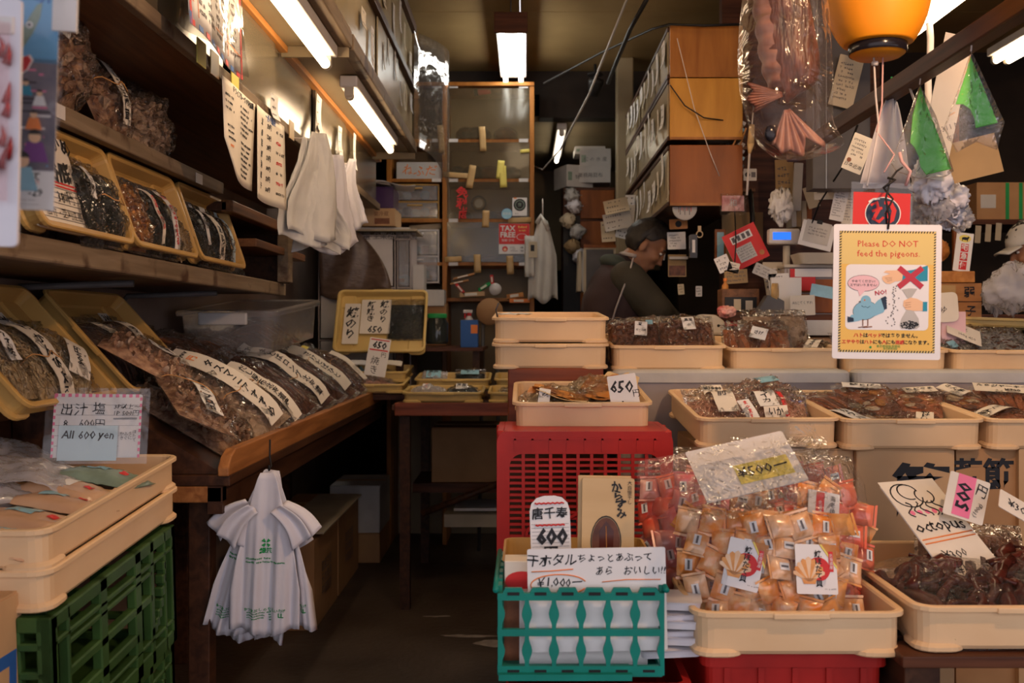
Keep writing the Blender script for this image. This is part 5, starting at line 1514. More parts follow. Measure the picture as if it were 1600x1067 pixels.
for k, (dx, dy, dz, rz, ry, mt) in enumerate(((.09, -.27, .030, 78, 4, 'kraft_gloss'), (-.07, -.28, .028, 96, -3, 'kraft_gloss'), (.10, -.18, .045, 82, 6, 'kraft_gloss'), (-.05, -.15, .05, 100, -2, 'milky_wrap'),
                                              (.11, -.06, .050, 84, 8, 'kraft_gloss'), (.09, .02, .06, 76, 6, 'kraft_gloss'), (.12, .13, .066, 84, 7, 'packet_green'), (.04, .16, .06, 100, 0, 'kraft_gloss'), (-.10, -.02, .066, 92, -4, 'milky_wrap'), (-.14, -.22, .045, 80, 0, 'packet_green'))):
	sachet('%s soup stock packet %s' % ({'kraft_gloss': 'brown', 'packet_green': 'green foil', 'milky_wrap': 'milky white'}[mt], desc[k]), TR['l1'] @ TM((dx, dy, dz), 8, ry, rz), .13, .20, .024, mt, k, GSA,
           ((.0, -.05, .02, .018, 'ink_red'), (.02, .02, .07, .06, 'paper' if k % 2 else 'packet_blue')))
for k, (dx, dy, dz, rz, rx) in enumerate(((-.10, -.10, .095, 60, 10), (-.02, .06, .105, 110, 14), (-.15, .08, .10, 80, 12), (-.17, .22, .10, 70, 16))):
	b = MB()
	b.grid(lambda u, v: ((u - .5) * .26, (v - .5) * .24, .012 * NZ((u * 3.3 + k, v * 3.6, k)) + .008 * NZ((u * 9, v * 9, k)) + .05 * (.25 - (u - .5) ** 2 - (v - .5) ** 2)), 26, 26, 'film_haze')
	o = b.build('milky_bag', None, TR['l1'] @ TM((dx, dy, dz), rx, 0, rz), solid=.0008)
	tag(o, 'crumpled milky film bag on the stock packets, %s from the street' % ORD[k], 'bag', 'milky film bags on the stock packets')
def dashi(b, y):
	w, h = .20, .155
	for k in range(26):
		if k % 2 == 0: b.box(-w / 2 + k * w / 26, -w / 2 + (k + 1) * w / 26, y - .0003, y - .0001, h / 2 - .008, h / 2, 'pink_mark')
	for k in range(20):
		if k % 2 == 0:
			for s in (-1, 1): b.box(s * w / 2 - (.005 if s > 0 else 0), s * w / 2 + (0 if s > 0 else .005), y - .0003, y - .0001, -h / 2 + k * h / 20, -h / 2 + (k + 1) * h / 20, 'pink_mark')
	for k in range(5): b.box(-w / 2 + .006, w / 2 - .006, y - .0003, y - .0002, -.05 + k * .025, -.0493 + k * .025, 'ink_grey')
	b.text('出汁 塩', .032, -.035, .038, 'ink', y=y - .001, rough=.5)
	b.text('3P以上〜', .015, .066, .046, 'ink', y=y - .001, rough=.4)
	b.text('1P 500円', .016, .064, .030, 'ink', y=y - .001, rough=.4)
	for z in (.018, .0155): b.tube([(.036, y - .001, z), (.09, y - .001, z + .001)], .0007, 'ink', 4)
	b.text('8　600円', .024, -.03, .004, 'ink', y=y - .001, rough=.4)
	b.box(-.085, .048, y - .0026, y - .001, -.085, -.0, 'paper_blue')
	b.text('All 600 yen', .026, -.018, -.024, 'ink', y=y - .0036, rough=.4, bold=.012)
	b.box(.051, .094, y - .0020, y - .001, -.075, .0, 'paper')
	for k, s in enumerate(('ほたて', 'うに', 'ふぐ', 'かき')): b.text(s, .010, .086 - .0095 * k, -.026, 'ink', y=y - .003, rough=.3, vert=True)
cM = TM(at(152, 665, 2.42), -12, 1.5, 14)
card('price_card', 'white card with a pink checked border and a blue All 600 yen slip', cM, .20, .155, dashi, 'paper')
b = MB(); b.grid(lambda u, v: ((u - .5) * .235, -.006 - .002 * sin(v * 5), (v - .5) * .185), 6, 6, 'film_vinyl'); b.grid(lambda u, v: ((u - .5) * .235, .004, (v - .5) * .185), 3, 3, 'film_vinyl')
o = b.build('clear_sleeve', None, cM); tag(o, 'clear plastic sleeve around the pink checked price card', 'sleeve')
# ---- back table trays ------------------------------------------------------
def bt(pxl, pxr, py, Y, dz=0, tilt=3):
	c = at((pxl + pxr) / 2, py, Y)
	return MT(c) @ MR(R(tilt), 4, 'X')
ZT = 1.042
def onback(x, y, z=ZT, tilt=0, rz=0): return TM((x, y, z), tilt, 0, rz)
ty('y1', 'yellow tray with sachets at the front edge of the middle table', onback(-.41, 5.12, ZT, 3), .41, .33)
ty('y2', 'yellow tray at the inner end of the middle table by the tray stack', onback(.02, 5.12, ZT, 3), .41, .33)
ty('y3', 'yellow tray with pale blue packs behind the sachet tray', onback(-.39, 5.50, ZT + .05, 4), .41, .33)
ty('y4', 'yellow tray behind the tray at the inner end of the middle table', onback(.04, 5.50, ZT + .05, 4), .41, .33)
ty('y5', 'yellow tray leaning upright holding the nori sign', TM(at(597, 507, 5.70), 62), .52, .40)
ty('y6', 'yellow tray lying under the leaning nori tray', onback(-.93, 5.60, 1.125, 4, 0), .58, .36, .06)
ty('y7', 'yellow tray stacked at the far end of the sloping table, with the 650 card', onback(-.84, 5.36, 1.078, 4), .42, .34, .05)
b = MB(); b.box(-1.1, -.62, 5.25, 5.9, 1.03, 1.06, 'dark_wood_x'); o = b.build('plank', None); tag(o, 'dark plank bridging the two tables under the yellow trays', 'plank')
GBK = 'small packs on the middle table'
def bp(key, lab, dx, dy, w, l, th, kd, seed, rx=12, rz=0, **kw):
	pouch(lab, TR[key] @ TM((dx, dy, .012), rx, 0, rz), w, l, th, kd, seed, group=GBK, dens=.6, **kw)
bp('y1', 'clear sachet bag with a white vertical label in the front yellow tray', -.09, -.02, .18, .22, .06, 'shred', 201, 16, film_='film_haze', strips=((0, .0, .04, .10, 0, 'paper', (V('ふりかけ', .022, 'ink_red'),)),))
bp('y1', 'dark sachet bag with a square white label in the front yellow tray', .09, -.03, .18, .20, .06, 'kelp', 202, 18, strips=((0, 0, .06, .05, 0, 'paper', (('海苔', .024, 0, 0, 'ink', {}),)),))
bp('y3', 'black pack with a pale blue print behind the sachets', .09, -.06, .17, .26, .05, 'nori', 203, 34, strips=((.0, .06, .10, .07, 0, 'packet_blue', (('味付', .03, 0, 0, 'ink', {}),)), (0, -.06, .10, .05, 0, 'ink_blue', ())))
bp('y3', 'clear bag with a blue label on the street side of the rear yellow tray', -.11, -.02, .14, .22, .05, 'shred', 204, 30, film_='film_haze', strips=((0, .03, .08, .09, 0, 'packet_blue', (('昆布', .028, 0, 0, 'ink', {}),)),))
bp('y2', 'clear bag in the yellow tray beside the two tray stack', -.06, 0, .2, .24, .04, 'shred', 205)
bp('y7', 'clear bag of pinkish pieces in the low yellow tray with the 650 card', .02, -.03, .26, .2, .05, 'pink_shred', 206, 12)
bp('y6', 'flat clear pack lying in the tray under the nori sign', -.03, .0, .42, .22, .03, 'shred', 207, 10)
def t650(b, y):
	b.text('650', .05, 0, .065, 'ink', y=y, rough=.4, bold=.03)
	b.box(-.05, .05, y - .0005, y, .035, .042, 'ink_red'); b.box(-.05, .05, y - .0005, y, .092, .098, 'ink_red')
	b.text('円', .03, .03, .015, 'ink', y=y, rough=.4); b.text('焼き', .05, -.01, -.05, 'ink', y=y, rough=.4, vert=True)
card('price_card', 'white card reading 650 between red lines in the low yellow tray', TM(at(590, 558, 5.38), -14, 8), .115, .21, t650, 'paper')
Y5 = TR['y5']
def y5(x, yy, w, h, dr, lab, mat='paper_warm', dz=.03):
	card('price_card', lab, Y5 @ TM((x, yy, dz), -90, 0, 0), w, h, dr, mat)
y5(-.17, -.01, .09, .26, lambda b, y: b.text('焼のり', .07, 0, .0, 'ink', y=y, rough=.4, vert=True, bold=.02), 'narrow white card with brush lettering at the street side of the leaning tray')
y5(-.035, .035, .17, .22, lambda b, y: (b.text('焼のり', .05, .045, .03, 'ink', y=y, rough=.4, vert=True, bold=.02), b.text('新焼き', .045, -.03, .03, 'ink', y=y, rough=.4, vert=True, bold=.02), b.text('650', .055, 0, -.085, 'ink', y=y, rough=.4, bold=.02)), 'white card with brush lettering and 650 in the middle of the leaning tray')
pouch('flat black nori pack in clear film inside the leaning tray', Y5 @ TM((.14, .02, .02)), .21, .27, .025, 'nori', 208, group=GBK, wr=1.3)
for k, (dx, w, m_) in enumerate(((-.17, .10, 'packet_blue'), (-.02, .16, 'paper'), (.14, .18, 'paper_warm'))):
	b = MB(); b.grid(lambda u, v: ((u - .5) * w, (v - .5) * .06, .01 * sin(pi * u) + .004 * NZ((u * 5, v * 5, k))), 8, 5, m_)
	o = b.build('small_pack', None, TM((-.93 + dx + .02, 5.52, 1.21), 20, 0, 0), solid=.006); tag(o, ('small pale blue pack', 'small white pack', 'small cream pack')[k] + ' at the foot of the leaning nori tray', 'pack')
# hanging things at the front
b = MB(); b.box(.945, .985, 1.55, 3.6, 2.005, 2.05, 'dark_wood'); o = b.build('hanging_rail', None, bevel=.004)
tag(o, 'dark wooden rail running inward above the front counter, carrying hanging packs', 'rail')
for y in (1.6, 3.3):
	b = MB(); b.tube([(.965, y, 2.04), (.965, y, 3.15)], .006, 'dark_grey'); o = b.build('rail_hanger', None); tag(o, ('steel rod holding the wooden rail, street end', 'steel rod holding the wooden rail, inner end')[y > 2], 'rod')
# laminated pigeon sign -----------------------------------------------------
SG = TM(at(1385.5, 456, 2.1), 0, .8, -3)
t = thing('notice_sign', 'laminated yellow notice asking people not to feed the pigeons', 'sign', SG)
w, h = .212, .272
pm('sign_yellow', (0.80, 0.50, 0.11), r=.35, var=.04, scale=3)
pm('sign_cream', (0.74, 0.56, 0.20), r=.35, var=.03, scale=3)
pm('sign_white', (0.80, 0.78, 0.80), r=.35, var=.02)
pm('pigeon_blue', (0.22, 0.46, 0.62), r=.4, var=.05)
pm('pigeon_dark', (0.02, 0.035, 0.07), r=.4, var=.1)
pm('hand_skin', (0.83, 0.52, 0.32), r=.4, var=.03)
pm('sleeve_blue', (0.02, 0.28, 0.42), r=.4, var=.03)
pm('cross_red', (0.50, 0.035, 0.06), r=.4, var=.03)
pm('speech_pink', (0.82, 0.52, 0.58), r=.4, var=.03)
b = MB()
q = rrect(w + .012, h + .012, .005, 0, 3)
b.loops([[(x, y, z) for x, z, _ in q] for y in (.0012, -.0012)], 'sign_white', False, True, True)
yy = -.0016
b.box(-w / 2 + .006, w / 2 - .006, yy, yy + .0003, -h / 2 + .008, h / 2 - .008, 'ink')
n = 34
for i in range(n):
	x = -w / 2 + .006 + (w - .012) * i / n
	for z in (-h / 2 + .008, h / 2 - .0125):
		b.poly([(x, yy - .0003, z), (x + .0030, yy - .0003, z), (x + .0048, yy - .0003, z + .0045), (x + .0018, yy - .0003, z + .0045)], 'sign_cream')
n = 44
for i in range(n):
	z = -h / 2 + .008 + (h - .016) * i / n
	for x in (-w / 2 + .006, w / 2 - .0105):
		b.poly([(x, yy - .0003, z), (x + .0045, yy - .0003, z + .0022), (x + .0045, yy - .0003, z + .0052), (x, yy - .0003, z + .0030)], 'sign_cream')
y1 = yy - .0006
b.box(-w / 2 + .0105, w / 2 - .0105, y1, y1 + .0002, -h / 2 + .0125, h / 2 - .0125, 'sign_yellow')
b.box(-w / 2 + .0105, w / 2 - .0105, y1 - .0002, y1, .058, h / 2 - .0125, 'sign_cream')
y2 = y1 - .0005
b.text('Please DO NOT', .0235, 0, .1005, 'ink_red', y=y2, width=.125, bold=.004)
b.text('feed the pigeons.', .0235, .002, .080, 'ink_red', y=y2, width=.130, bold=.004)
qq = rrect(.172, .138, .010, 0, 4)
b.poly([(x, y2, z - .0115) for x, z, _ in qq], 'sign_white')
y3 = y2 - .0005
def PXY(px, py):   # crop pixel (zoomed picture of the sign) to sign coordinates
	return ((px - 912) / 505 * w * .99, -(py - 657) / 640 * h * .985)
def PP(pts, mat, yo=0):
	b.poly([(PXY(*p)[0], y3 - yo, PXY(*p)[1]) for p in pts][::-1], mat)
def EL(cx, cy, rx, ry, mat, yo=0, rot=0, n=20):
	c_, s_ = cos(R(rot)), sin(R(rot))
	PP([(cx + rx * cos(a) * c_ - ry * sin(a) * s_, cy + rx * cos(a) * s_ + ry * sin(a) * c_) for a in [2 * pi * k / n for k in range(n)]], mat, yo)
EL(793, 615, 80, 42, 'ink', 0); EL(793, 615, 78, 40, 'speech_pink', .0002)
PP([(765, 650), (800, 655), (775, 682)], 'speech_pink', .0003)
X, Z = PXY(793, 606); b.text('やめてください!', .0068, X, Z, 'ink', y=y3 - .0005, bold=.01)
X, Z = PXY(793, 625); b.text('エサはいりません!', .0068, X, Z, 'ink', y=y3 - .0005, bold=.01)
X, Z = PXY(880, 662); b.text('NO!', .0135, X, Z, 'cross_red', y=y3 - .0005, rot=8, bold=.02)
EL(803, 752, 62, 48, 'pigeon_dark', 0, -12); EL(803, 752, 60, 46, 'pigeon_blue', .0002, -12)
EL(806, 704, 26, 28, 'pigeon_blue', .0003); EL(800, 700, 4, 4, 'ink_orange', .0006, 0, 10); EL(800, 700, 2, 2, 'ink', .0007, 0, 8)
PP([(780, 703), (768, 709), (781, 713)], 'ink_grey', .0005)
PP([(840, 730), (866, 700), (900, 680), (905, 700), (910, 715), (908, 735), (895, 760), (850, 780)], 'pigeon_blue', .0003)
for k in range(5): PP([(880 + k * 4, 690 + k * 11), (903 + k * 2, 678 + k * 13), (912, 690 + k * 13), (885 + k * 3, 704 + k * 11)], 'pigeon_dark', .0005)
PP([(765, 770), (735, 775), (715, 800), (735, 812), (770, 805), (800, 795)], 'pigeon_blue', .0003)
for k in range(3): PP([(745, 790 + k * 6), (714, 783 + k * 9), (718, 795 + k * 9), (748, 800 + k * 4)], 'pigeon_dark', .0005)
for x0 in (790, 815):
	PP([(x0, 795), (x0 + 5, 795), (x0 + 5, 830), (x0, 830)], 'brown_fish', .0003)
	PP([(x0 - 22, 836), (x0 + 24, 830), (x0 + 24, 836), (x0 - 20, 840)], 'brown_fish', .0004)
b.tube([(PXY(x, z)[0], y3 - .0006, PXY(x, z)[1]) for x, z in ((785, 728), (795, 735), (806, 732), (815, 738), (828, 730))], .0004, 'ink', 4)
PP([(975, 555), (1040, 545), (1112, 522), (1112, 600), (1040, 605), (975, 600)], 'sleeve_blue', .0001)
PP([(990, 560), (960, 548), (905, 550), (892, 560), (925, 566), (888, 580), (885, 592), (893, 604), (905, 615), (925, 618), (950, 605), (985, 600)], 'hand_skin', .0003)
for k in range(3): b.tube([(PXY(x, z)[0], y3 - .0005, PXY(x, z)[1]) for x, z in ((900 + k * 6, 588 + k * 8), (935, 584 + k * 7))], .0003, 'brown_fish', 4)
for (xa, ya, xb, yb) in ((968, 535, 1085, 632), (1085, 535, 968, 632)):
	dx, dy = xb - xa, yb - ya
	L = math.hypot(dx, dy); nx_, ny_ = -dy / L * 14, dx / L * 14
	PP([(xa + nx_, ya + ny_), (xb + nx_, yb + ny_), (xb - nx_, yb - ny_), (xa - nx_, ya - ny_)][:: 1 if xa < xb else 1], 'cross_red', .0006 if xa < 1000 else .0007)
PP([(985, 645), (1020, 638), (1062, 640), (1030, 690), (1015, 690)], 'poly_grey', .0001)
PP([(1015, 735), (1035, 735), (1070, 790), (1075, 830), (1060, 842), (985, 842), (975, 825), (985, 790)], 'poly_grey', .0001)
rr = random.Random(4)
for k in range(150):
	a, r_ = rr.uniform(0, 6.28), rr.uniform(0, 1) ** .5
	EL(1025 + 45 * r_ * cos(a), 822 + 20 * r_ * sin(a), 3.5, 3, 'ink', .0003 + k * 1e-6, 0, 6)
for k in range(34):
	q_ = k / 34
	EL(935 - 40 * q_ * rr.uniform(-.6, 1) + 30 * rr.random(), 628 + 205 * q_, 4, 3, 'ink_grey', .0003, rr.uniform(0, 90), 6)
PP([(995, 700), (1030, 684), (1060, 690), (1090, 705), (1090, 750), (1050, 752), (1005, 745), (992, 725)], 'hand_skin', .0004)
PP([(1088, 705), (1112, 705), (1112, 752), (1088, 752)], 'sleeve_blue', .0004)
for k in range(3): b.tube([(PXY(x, z)[0], y3 - .0007, PXY(x, z)[1]) for x, z in ((1000, 712 + k * 11), (1030, 708 + k * 11))], .0003, 'brown_fish', 4)
def runs(parts, size, z):
	tot = sum(len(s) for s, m_ in parts)
	x = -size * .92 * tot / 2
	for s, m_ in parts:
		b.text(s, size, x + size * .92 * len(s) / 2, z, m_, y=y2 - .0004, bold=.025, width=size * .92 * len(s))
		x += size * .92 * len(s)
runs((('ハト', 'ink_red'), ('は', 'ink'), ('ペット', 'ink_red'), ('ではありません。', 'ink')), .0105, -.0925)
runs((('エサやり', 'ink_red'), ('は', 'ink'), ('ハト', 'ink_red'), ('にも', 'ink'), ('人', 'ink_red'), ('にも', 'ink'), ('迷惑', 'ink_red'), ('になります。', 'ink')), .0100, -.1065)
b.disc(-.033, -.1170, .0028, 'ink_green', y2 - .0004, 6)
b.text('東京都福祉保健局', .0062, .004, -.1150, 'ink_green', y=y2 - .0004)
b.text('東京都環境局', .0050, .008, -.1200, 'ink_green', y=y2 - .0004)
b.build('printed_sheet', t)
b = MB()
pts = [(0, -.003, h / 2 - .004), (.001, -.008, h / 2 + .02), (-.006, -.004, h / 2 + .06), (.004, .0, h / 2 + .10), (.02, .01, h / 2 + .12), (.035, .02, h / 2 + .13)]
b.tube(pts, .0022, 'black', 6)
b.tube([(0, .004, h / 2 - .004), (-.004, .0, h / 2 + .03), (.01, .0, h / 2 + .06), (-.01, .003, h / 2 + .085)], .0022, 'black', 6)
b.tube([(-.012, -.004, h / 2 + .082), (.012, -.006, h / 2 + .10), (.0, .004, h / 2 + .105)], .003, 'black', 6)
b.build('black_cord', t)
RC = TM(at(1378, 325, 2.16), 0, 2, 0)
t = thing('hanging_card', 'red laminated card with a dark round brush emblem hanging behind the pigeon sign', 'card', RC)
b = MB()
b.box(-.068, .066, -.0008, .0008, -.07, .055, 'film_vinyl')
b.box(-.063, .061, -.0012, -.0009, -.07, .033, 'ink_red')
b.poly([(.045, -.0015, -.05), (.061, -.0015, -.04), (.061, -.0015, -.07), (.045, -.0015, -.07)], 'yellow_note')
b.loops([[(.002 + r_ * cos(a), -.0016, -.012 + r_ * .92 * sin(a)) for a in [2 * pi * k / 28 for k in range(28)]] for r_ in (.039, .037)], 'paper')
b.disc(.002, -.012, .037, 'pigeon_dark', -.0015, 28, .034)
def stroke(pts, wd, mat, y):
	n = len(pts)
	ls = []
	for i, (x, z) in enumerate(pts):
		a, c_ = pts[max(0, i - 1)], pts[min(n - 1, i + 1)]
		d = Vector((c_[0] - a[0], 0, c_[1] - a[1])).normalized()
		nn = Vector((-d.z, 0, d.x)) * wd * (.6 + .6 * sin(pi * (i + .5) / n))
		ls.append([(x + nn.x, y, z + nn.z), (x - nn.x, y, z - nn.z)])
	b.loops(ls, mat, closed=False)
stroke([(-.025, .005), (-.012, .012), (-.008, -.005), (-.018, -.025), (-.006, -.030), (.004, -.02)], .0035, 'ink_red', -.002)
stroke([(-.022, -.008), (-.010, -.003), (.0, .0)], .003, 'ink_red', -.0021)
stroke([(.004, .012), (.018, .010), (.026, -.005), (.022, -.025), (.010, -.034)], .0045, 'ink_red', -.0022)
stroke([(.006, -.012), (.014, -.010), (.013, -.022)], .003, 'ink_red', -.0023)
stroke([(-.03, .012), (-.02, .018), (-.006, .02)], .002, 'paper', -.0024)
b.build('card_face', t)
b = MB(); b.tube([(.05, 0, .05), (.055, -.01, .08), (.035, -.012, .10), (.03, -.01, .12)], .0035, 'rope_pink', 6); b.build('pink_tie', t)
# lantern ----------------------------------------------------------------------
LP = at(1371, 78, 2.2)
t = thing('paper_lantern', 'round ribbed yellow-orange paper lantern with a black rim hanging over the counter', 'lantern', TM(LP))
b = MB()
prof = [(.060, .010)]
H_, R_ = .235, .112
for k in range(77):
	v = k / 76
	r_ = .060 + (R_ - .060) * (sin(pi * (v * .94 + .03)) ** .62)
	prof.append((r_ + (.0016 if k % 2 else -.0012), .012 + H_ * v))
b.lathe(prof, 'lantern_orange', 40); b.build('lantern_shade', t)
b = MB(); b.lathe([(.0605, -.010), (.0625, -.006), (.0625, .016), (.058, .018), (.055, .010)], 'black_gloss', 40); b.build('lower_rim', t)
b = MB(); b.lathe([(.0605, .24), (.0625, .245), (.0625, .262), (.03, .264)], 'black_gloss', 40); b.build('upper_rim', t)
b = MB(); b.lathe([(.0595, -.009), (.05, -.016), (.001, -.017)], 'lantern_orange', 30); b.build('bottom_plate', t)
b = MB(); b.tube([(0, 0, .262), (0, 0, .82)], .003, 'black'); b.build('hanging_cord', t)
b = MB()
x0 = LP.x
b.tube([(x0 - .008, LP.y, LP.z - .017), (x0 - .004, LP.y, LP.z - .10), (x0 + .003, LP.y, LP.z - .17), (x0 - .035, 2.165, at(1345, 290, 2.16).z)], .0022, 'rope_white', 6)
o = b.build('cord', None); tag(o, 'thin pale cord from the lantern base down to the corner of the red card', 'cord')
b = MB()
b.tube([(x0 + .012, LP.y, LP.z - .017), (x0 + .010, LP.y, LP.z - .12), (x0 - .002, LP.y, LP.z - .18), (x0 + .03, LP.y - .02, LP.z - .235), (x0 + .004, LP.y - .03, LP.z - .275)], .0018, 'rope_pink', 6)
b.tube([(x0 - .012, LP.y, LP.z - .03), (x0 - .002, LP.y - .008, LP.z - .032)], .005, 'rope_white', 6)
o = b.build('cord', None); tag(o, 'pink knotted cord hanging from the lantern beside the pale one', 'cord')
# dried fish in a bag ------------------------------------------------------------
FP = at(1238, -20, 2.05)
t = thing('dried_fish', 'big dark dried fish in a crumpled clear bag, hung beside the lantern', 'dried fish', TM(FP))
def zc(py): return -(py + 20) * 2.05 / F
def xc(px): return (px - 1238) * 2.05 / F
prof = [(-20, 1176, 1262), (10, 1178, 1267), (40, 1182, 1272), (75, 1186, 1279), (105, 1192, 1284), (128, 1198, 1281), (140, 1203, 1262), (152, 1210, 1240), (166, 1214, 1230)]
ls = []
for py, xa, xb in prof:
	c_, r_ = (xc(xa) + xc(xb)) / 2, (xc(xb) - xc(xa)) / 2
	ls.append([(c_ + r_ * cos(a) * (1 + .06 * sin(3 * a + py * .1)), .032 * sin(a) * min(1, r_ / .04) * (1 + .2 * sin(2 * a + py)), zc(py)) for a in [2 * pi * k / 18 for k in range(18)]])
b = MB(); b.loops(ls, 'dried_dark', True, True, True); b.build('fish_body', t, sub=1)
b = MB()
def belly(u, v):
	k = v * 5.999; i = int(k); q = k - i
	py = prof[i][0] + (prof[i + 1][0] - prof[i][0]) * q; xa = prof[i][1] + (prof[i + 1][1] - prof[i][1]) * q; xb = prof[i][2] + (prof[i + 1][2] - prof[i][2]) * q
	a = R(150 + 85 * u)
	c_, r_ = (xc(xa) + xc(xb)) / 2, (xc(xb) - xc(xa)) / 2 * 1.03
	return (c_ + r_ * cos(a) + .003 * sin(py * .2 + u * 4), .036 * sin(a) * (1 + .15 * sin(py * .3)), zc(py))
b.grid(belly, 8, 30, 'flesh')
b.build('belly_edge', t)
for nm, sgn_ in (('tail_fin', -1), ('tail_fin', 1)):
	b = MB()
	def f(u, v):
		base = Vector((xc(1224 if sgn_ < 0 else 1226), -.010, zc(152 if sgn_ < 0 else 166)))
		a = R(186 - 44 * (u - .5)) if sgn_ < 0 else R(284 + 66 * (u - .5))
		L = (.068 if sgn_ < 0 else .098) * (1 - .10 * sin(u * 11) - (.22 if sgn_ > 0 else .0) * (.5 + .5 * cos(u * 17)))
		r_ = .010 + L * v
		return base + Vector((r_ * cos(a), (-.018 if sgn_ < 0 else 0) + .004 * sin(u * (60 if sgn_ < 0 else 34)) * v - .010 * sin(pi * u) * v, r_ * sin(a)))
	b.grid(f, 40, 10, 'fin' if sgn_ < 0 else 'flesh'); b.build(nm, t, solid=.004)
b = MB()
prof2 = [(-25, 1166, 1288), (20, 1160, 1294), (60, 1156, 1298), (100, 1153, 1300), (140, 1156, 1300), (165, 1160, 1298), (190, 1168, 1299), (210, 1176, 1308), (226, 1186, 1326), (238, 1198, 1300), (247, 1212, 1270), (250, 1222, 1262)]
ls = []
for i, (py, xa, xb) in enumerate(prof2):
	c_, r_ = (xc(xa) + xc(xb)) / 2, (xc(xb) - xc(xa)) / 2
	dpt = .055 * min(1, (len(prof2) - i) / 4)
	row = []
	for k in range(44):
		a = 2 * pi * k / 44
		nz_ = NZ((cos(a) * 2.2, sin(a) * 2.2, py * .02)) * .010 + (.5 - abs(NZ((cos(a) * 4 + 9, sin(a) * 4, py * .035)))) * .008
		row.append((c_ + (r_ + nz_ * .6) * cos(a), (dpt + nz_) * sin(a), zc(py) + nz_ * .5))
	ls.append(row)
b.loops(ls, 'film_milky', True, False, True); b.build('plastic_bag', t, sub=1)
b = MB(); b.tube([(xc(1225), 0, zc(-20)), (xc(1225), 0, .55)], .004, 'rope_white'); b.build('hanging_cord', t)
b = MB(); b.ell((xc(1198), -.03, zc(213)), (.013, .004, .017), 'black_gloss', 7, 5); b.build('dark_tag', t)
# green paper packs hung on the rail ------------------------------------------------
def pennant(label, pxt, pyt, Y, pts, gmask, seed, group='green packs hung on the wooden rail'):
	"""clear triangular pack hung by its tip: outline points and the green insert in photo pixels at depth Y"""
	o = at(pxt, pyt, Y)
	t = thing('green_pack', label, 'pack', TM(o), group)
	k_ = Y / F
	loc = lambda p: ((p[0] - pxt) * k_, -(p[1] - pyt) * k_)
	def body(poly, mat, th, y0, nm, holes=None):
		b = MB()
		pp = [loc(p) for p in poly]
		cx, cz = sum(p[0] for p in pp) / len(pp), sum(p[1] for p in pp) / len(pp)
		rings = []
		for s_, yy in ((1, 0), (.97, -th * .8), (.6, -th), (.02, -th)):
			rings.append([(cx + (x - cx) * s_, y0 + yy + th * .25 * NZ((x * 30, z * 30, seed)), cz + (z - cz) * s_) for x, z in pp])
		back = [[(cx + (x - cx) * s_, y0 - yy * .9, cz + (z - cz) * s_) for x, z in pp] for s_, yy in ((.02, -th), (.97, -th), (1, 0))]
		b.loops(back + rings[1:], mat, nm != 'green_insert')
		return b.build(nm, t)
	body(gmask, 'green_sheet', .002, 0, 'green_insert')
	body(pts, 'film_wrap', .007, 0, 'clear_wrapper')
	b = MB(); b.tube([(0, 0, 0), (.002, 0, .018), (-.001, .0, .04)], .0018, 'rope_white', 5); b.build('hanging_loop', t)
	return t
def dens_poly(pts, n=6):
	out = []
	for i in range(len(pts)):
		a, c_ = pts[i], pts[(i + 1) % len(pts)]
		out += [(a[0] + (c_[0] - a[0]) * k / n, a[1] + (c_[1] - a[1]) * k / n) for k in range(n)]
	return out
pennant('green triangular pack in clear film on the rail, the one hanging lower beside the sign', 1437, 132, 2.40,
		dens_poly([(1437, 132), (1462, 180), (1490, 268), (1478, 276), (1436, 280), (1400, 268), (1392, 255), (1412, 200)]),
		dens_poly([(1438, 136), (1462, 200), (1487, 264), (1447, 273), (1438, 261), (1436, 246), (1429, 231), (1422, 223), (1426, 180)], 3), 1)
t2 = pennant('green triangular pack in clear film on the rail, the higher one closer to the street', 1517, 80, 2.12,
		dens_poly([(1517, 80), (1545, 140), (1569, 192), (1558, 234), (1525, 222), (1495, 238), (1475, 200), (1497, 140)]),
		dens_poly([(1516, 87), (1538, 140), (1559, 192), (1525, 200), (1523, 186), (1516, 171), (1504, 163), (1493, 163), (1510, 111)], 3), 2)
b = MB(); b.text('-311 M10', .016, -.045, -.163, 'ink_grey', y=-.017, rot=18); b.text('包装袋', .013, -.04, -.185, 'ink_grey', y=-.017, rot=18); b.build('printed_code', t2)
b = MB()
o0 = at(1393, 150, 2.62)
def wb(u, v):
	ww = .010 + .055 * v ** .8
	return (o0.x + (u - .5) * 2 * ww - .018 * v, 2.62 + .012 * sin(u * 9), o0.z - .23 * v)
b.grid(wb, 12, 10, 'poly_white'); b.grid(lambda u, v: (wb(u, v)[0] + .012, wb(u, v)[1] + .015, wb(u, v)[2] - .01), 12, 10, 'poly_white')
b.tube([(o0.x, 2.62, o0.z), (o0.x, 2.62, o0.z + .05)], .002, 'ink_green')
o = b.build('white_bag', None, solid=.001); tag(o, 'folded white plastic bag bundle hanging from the rail behind the lantern cords', 'bag')
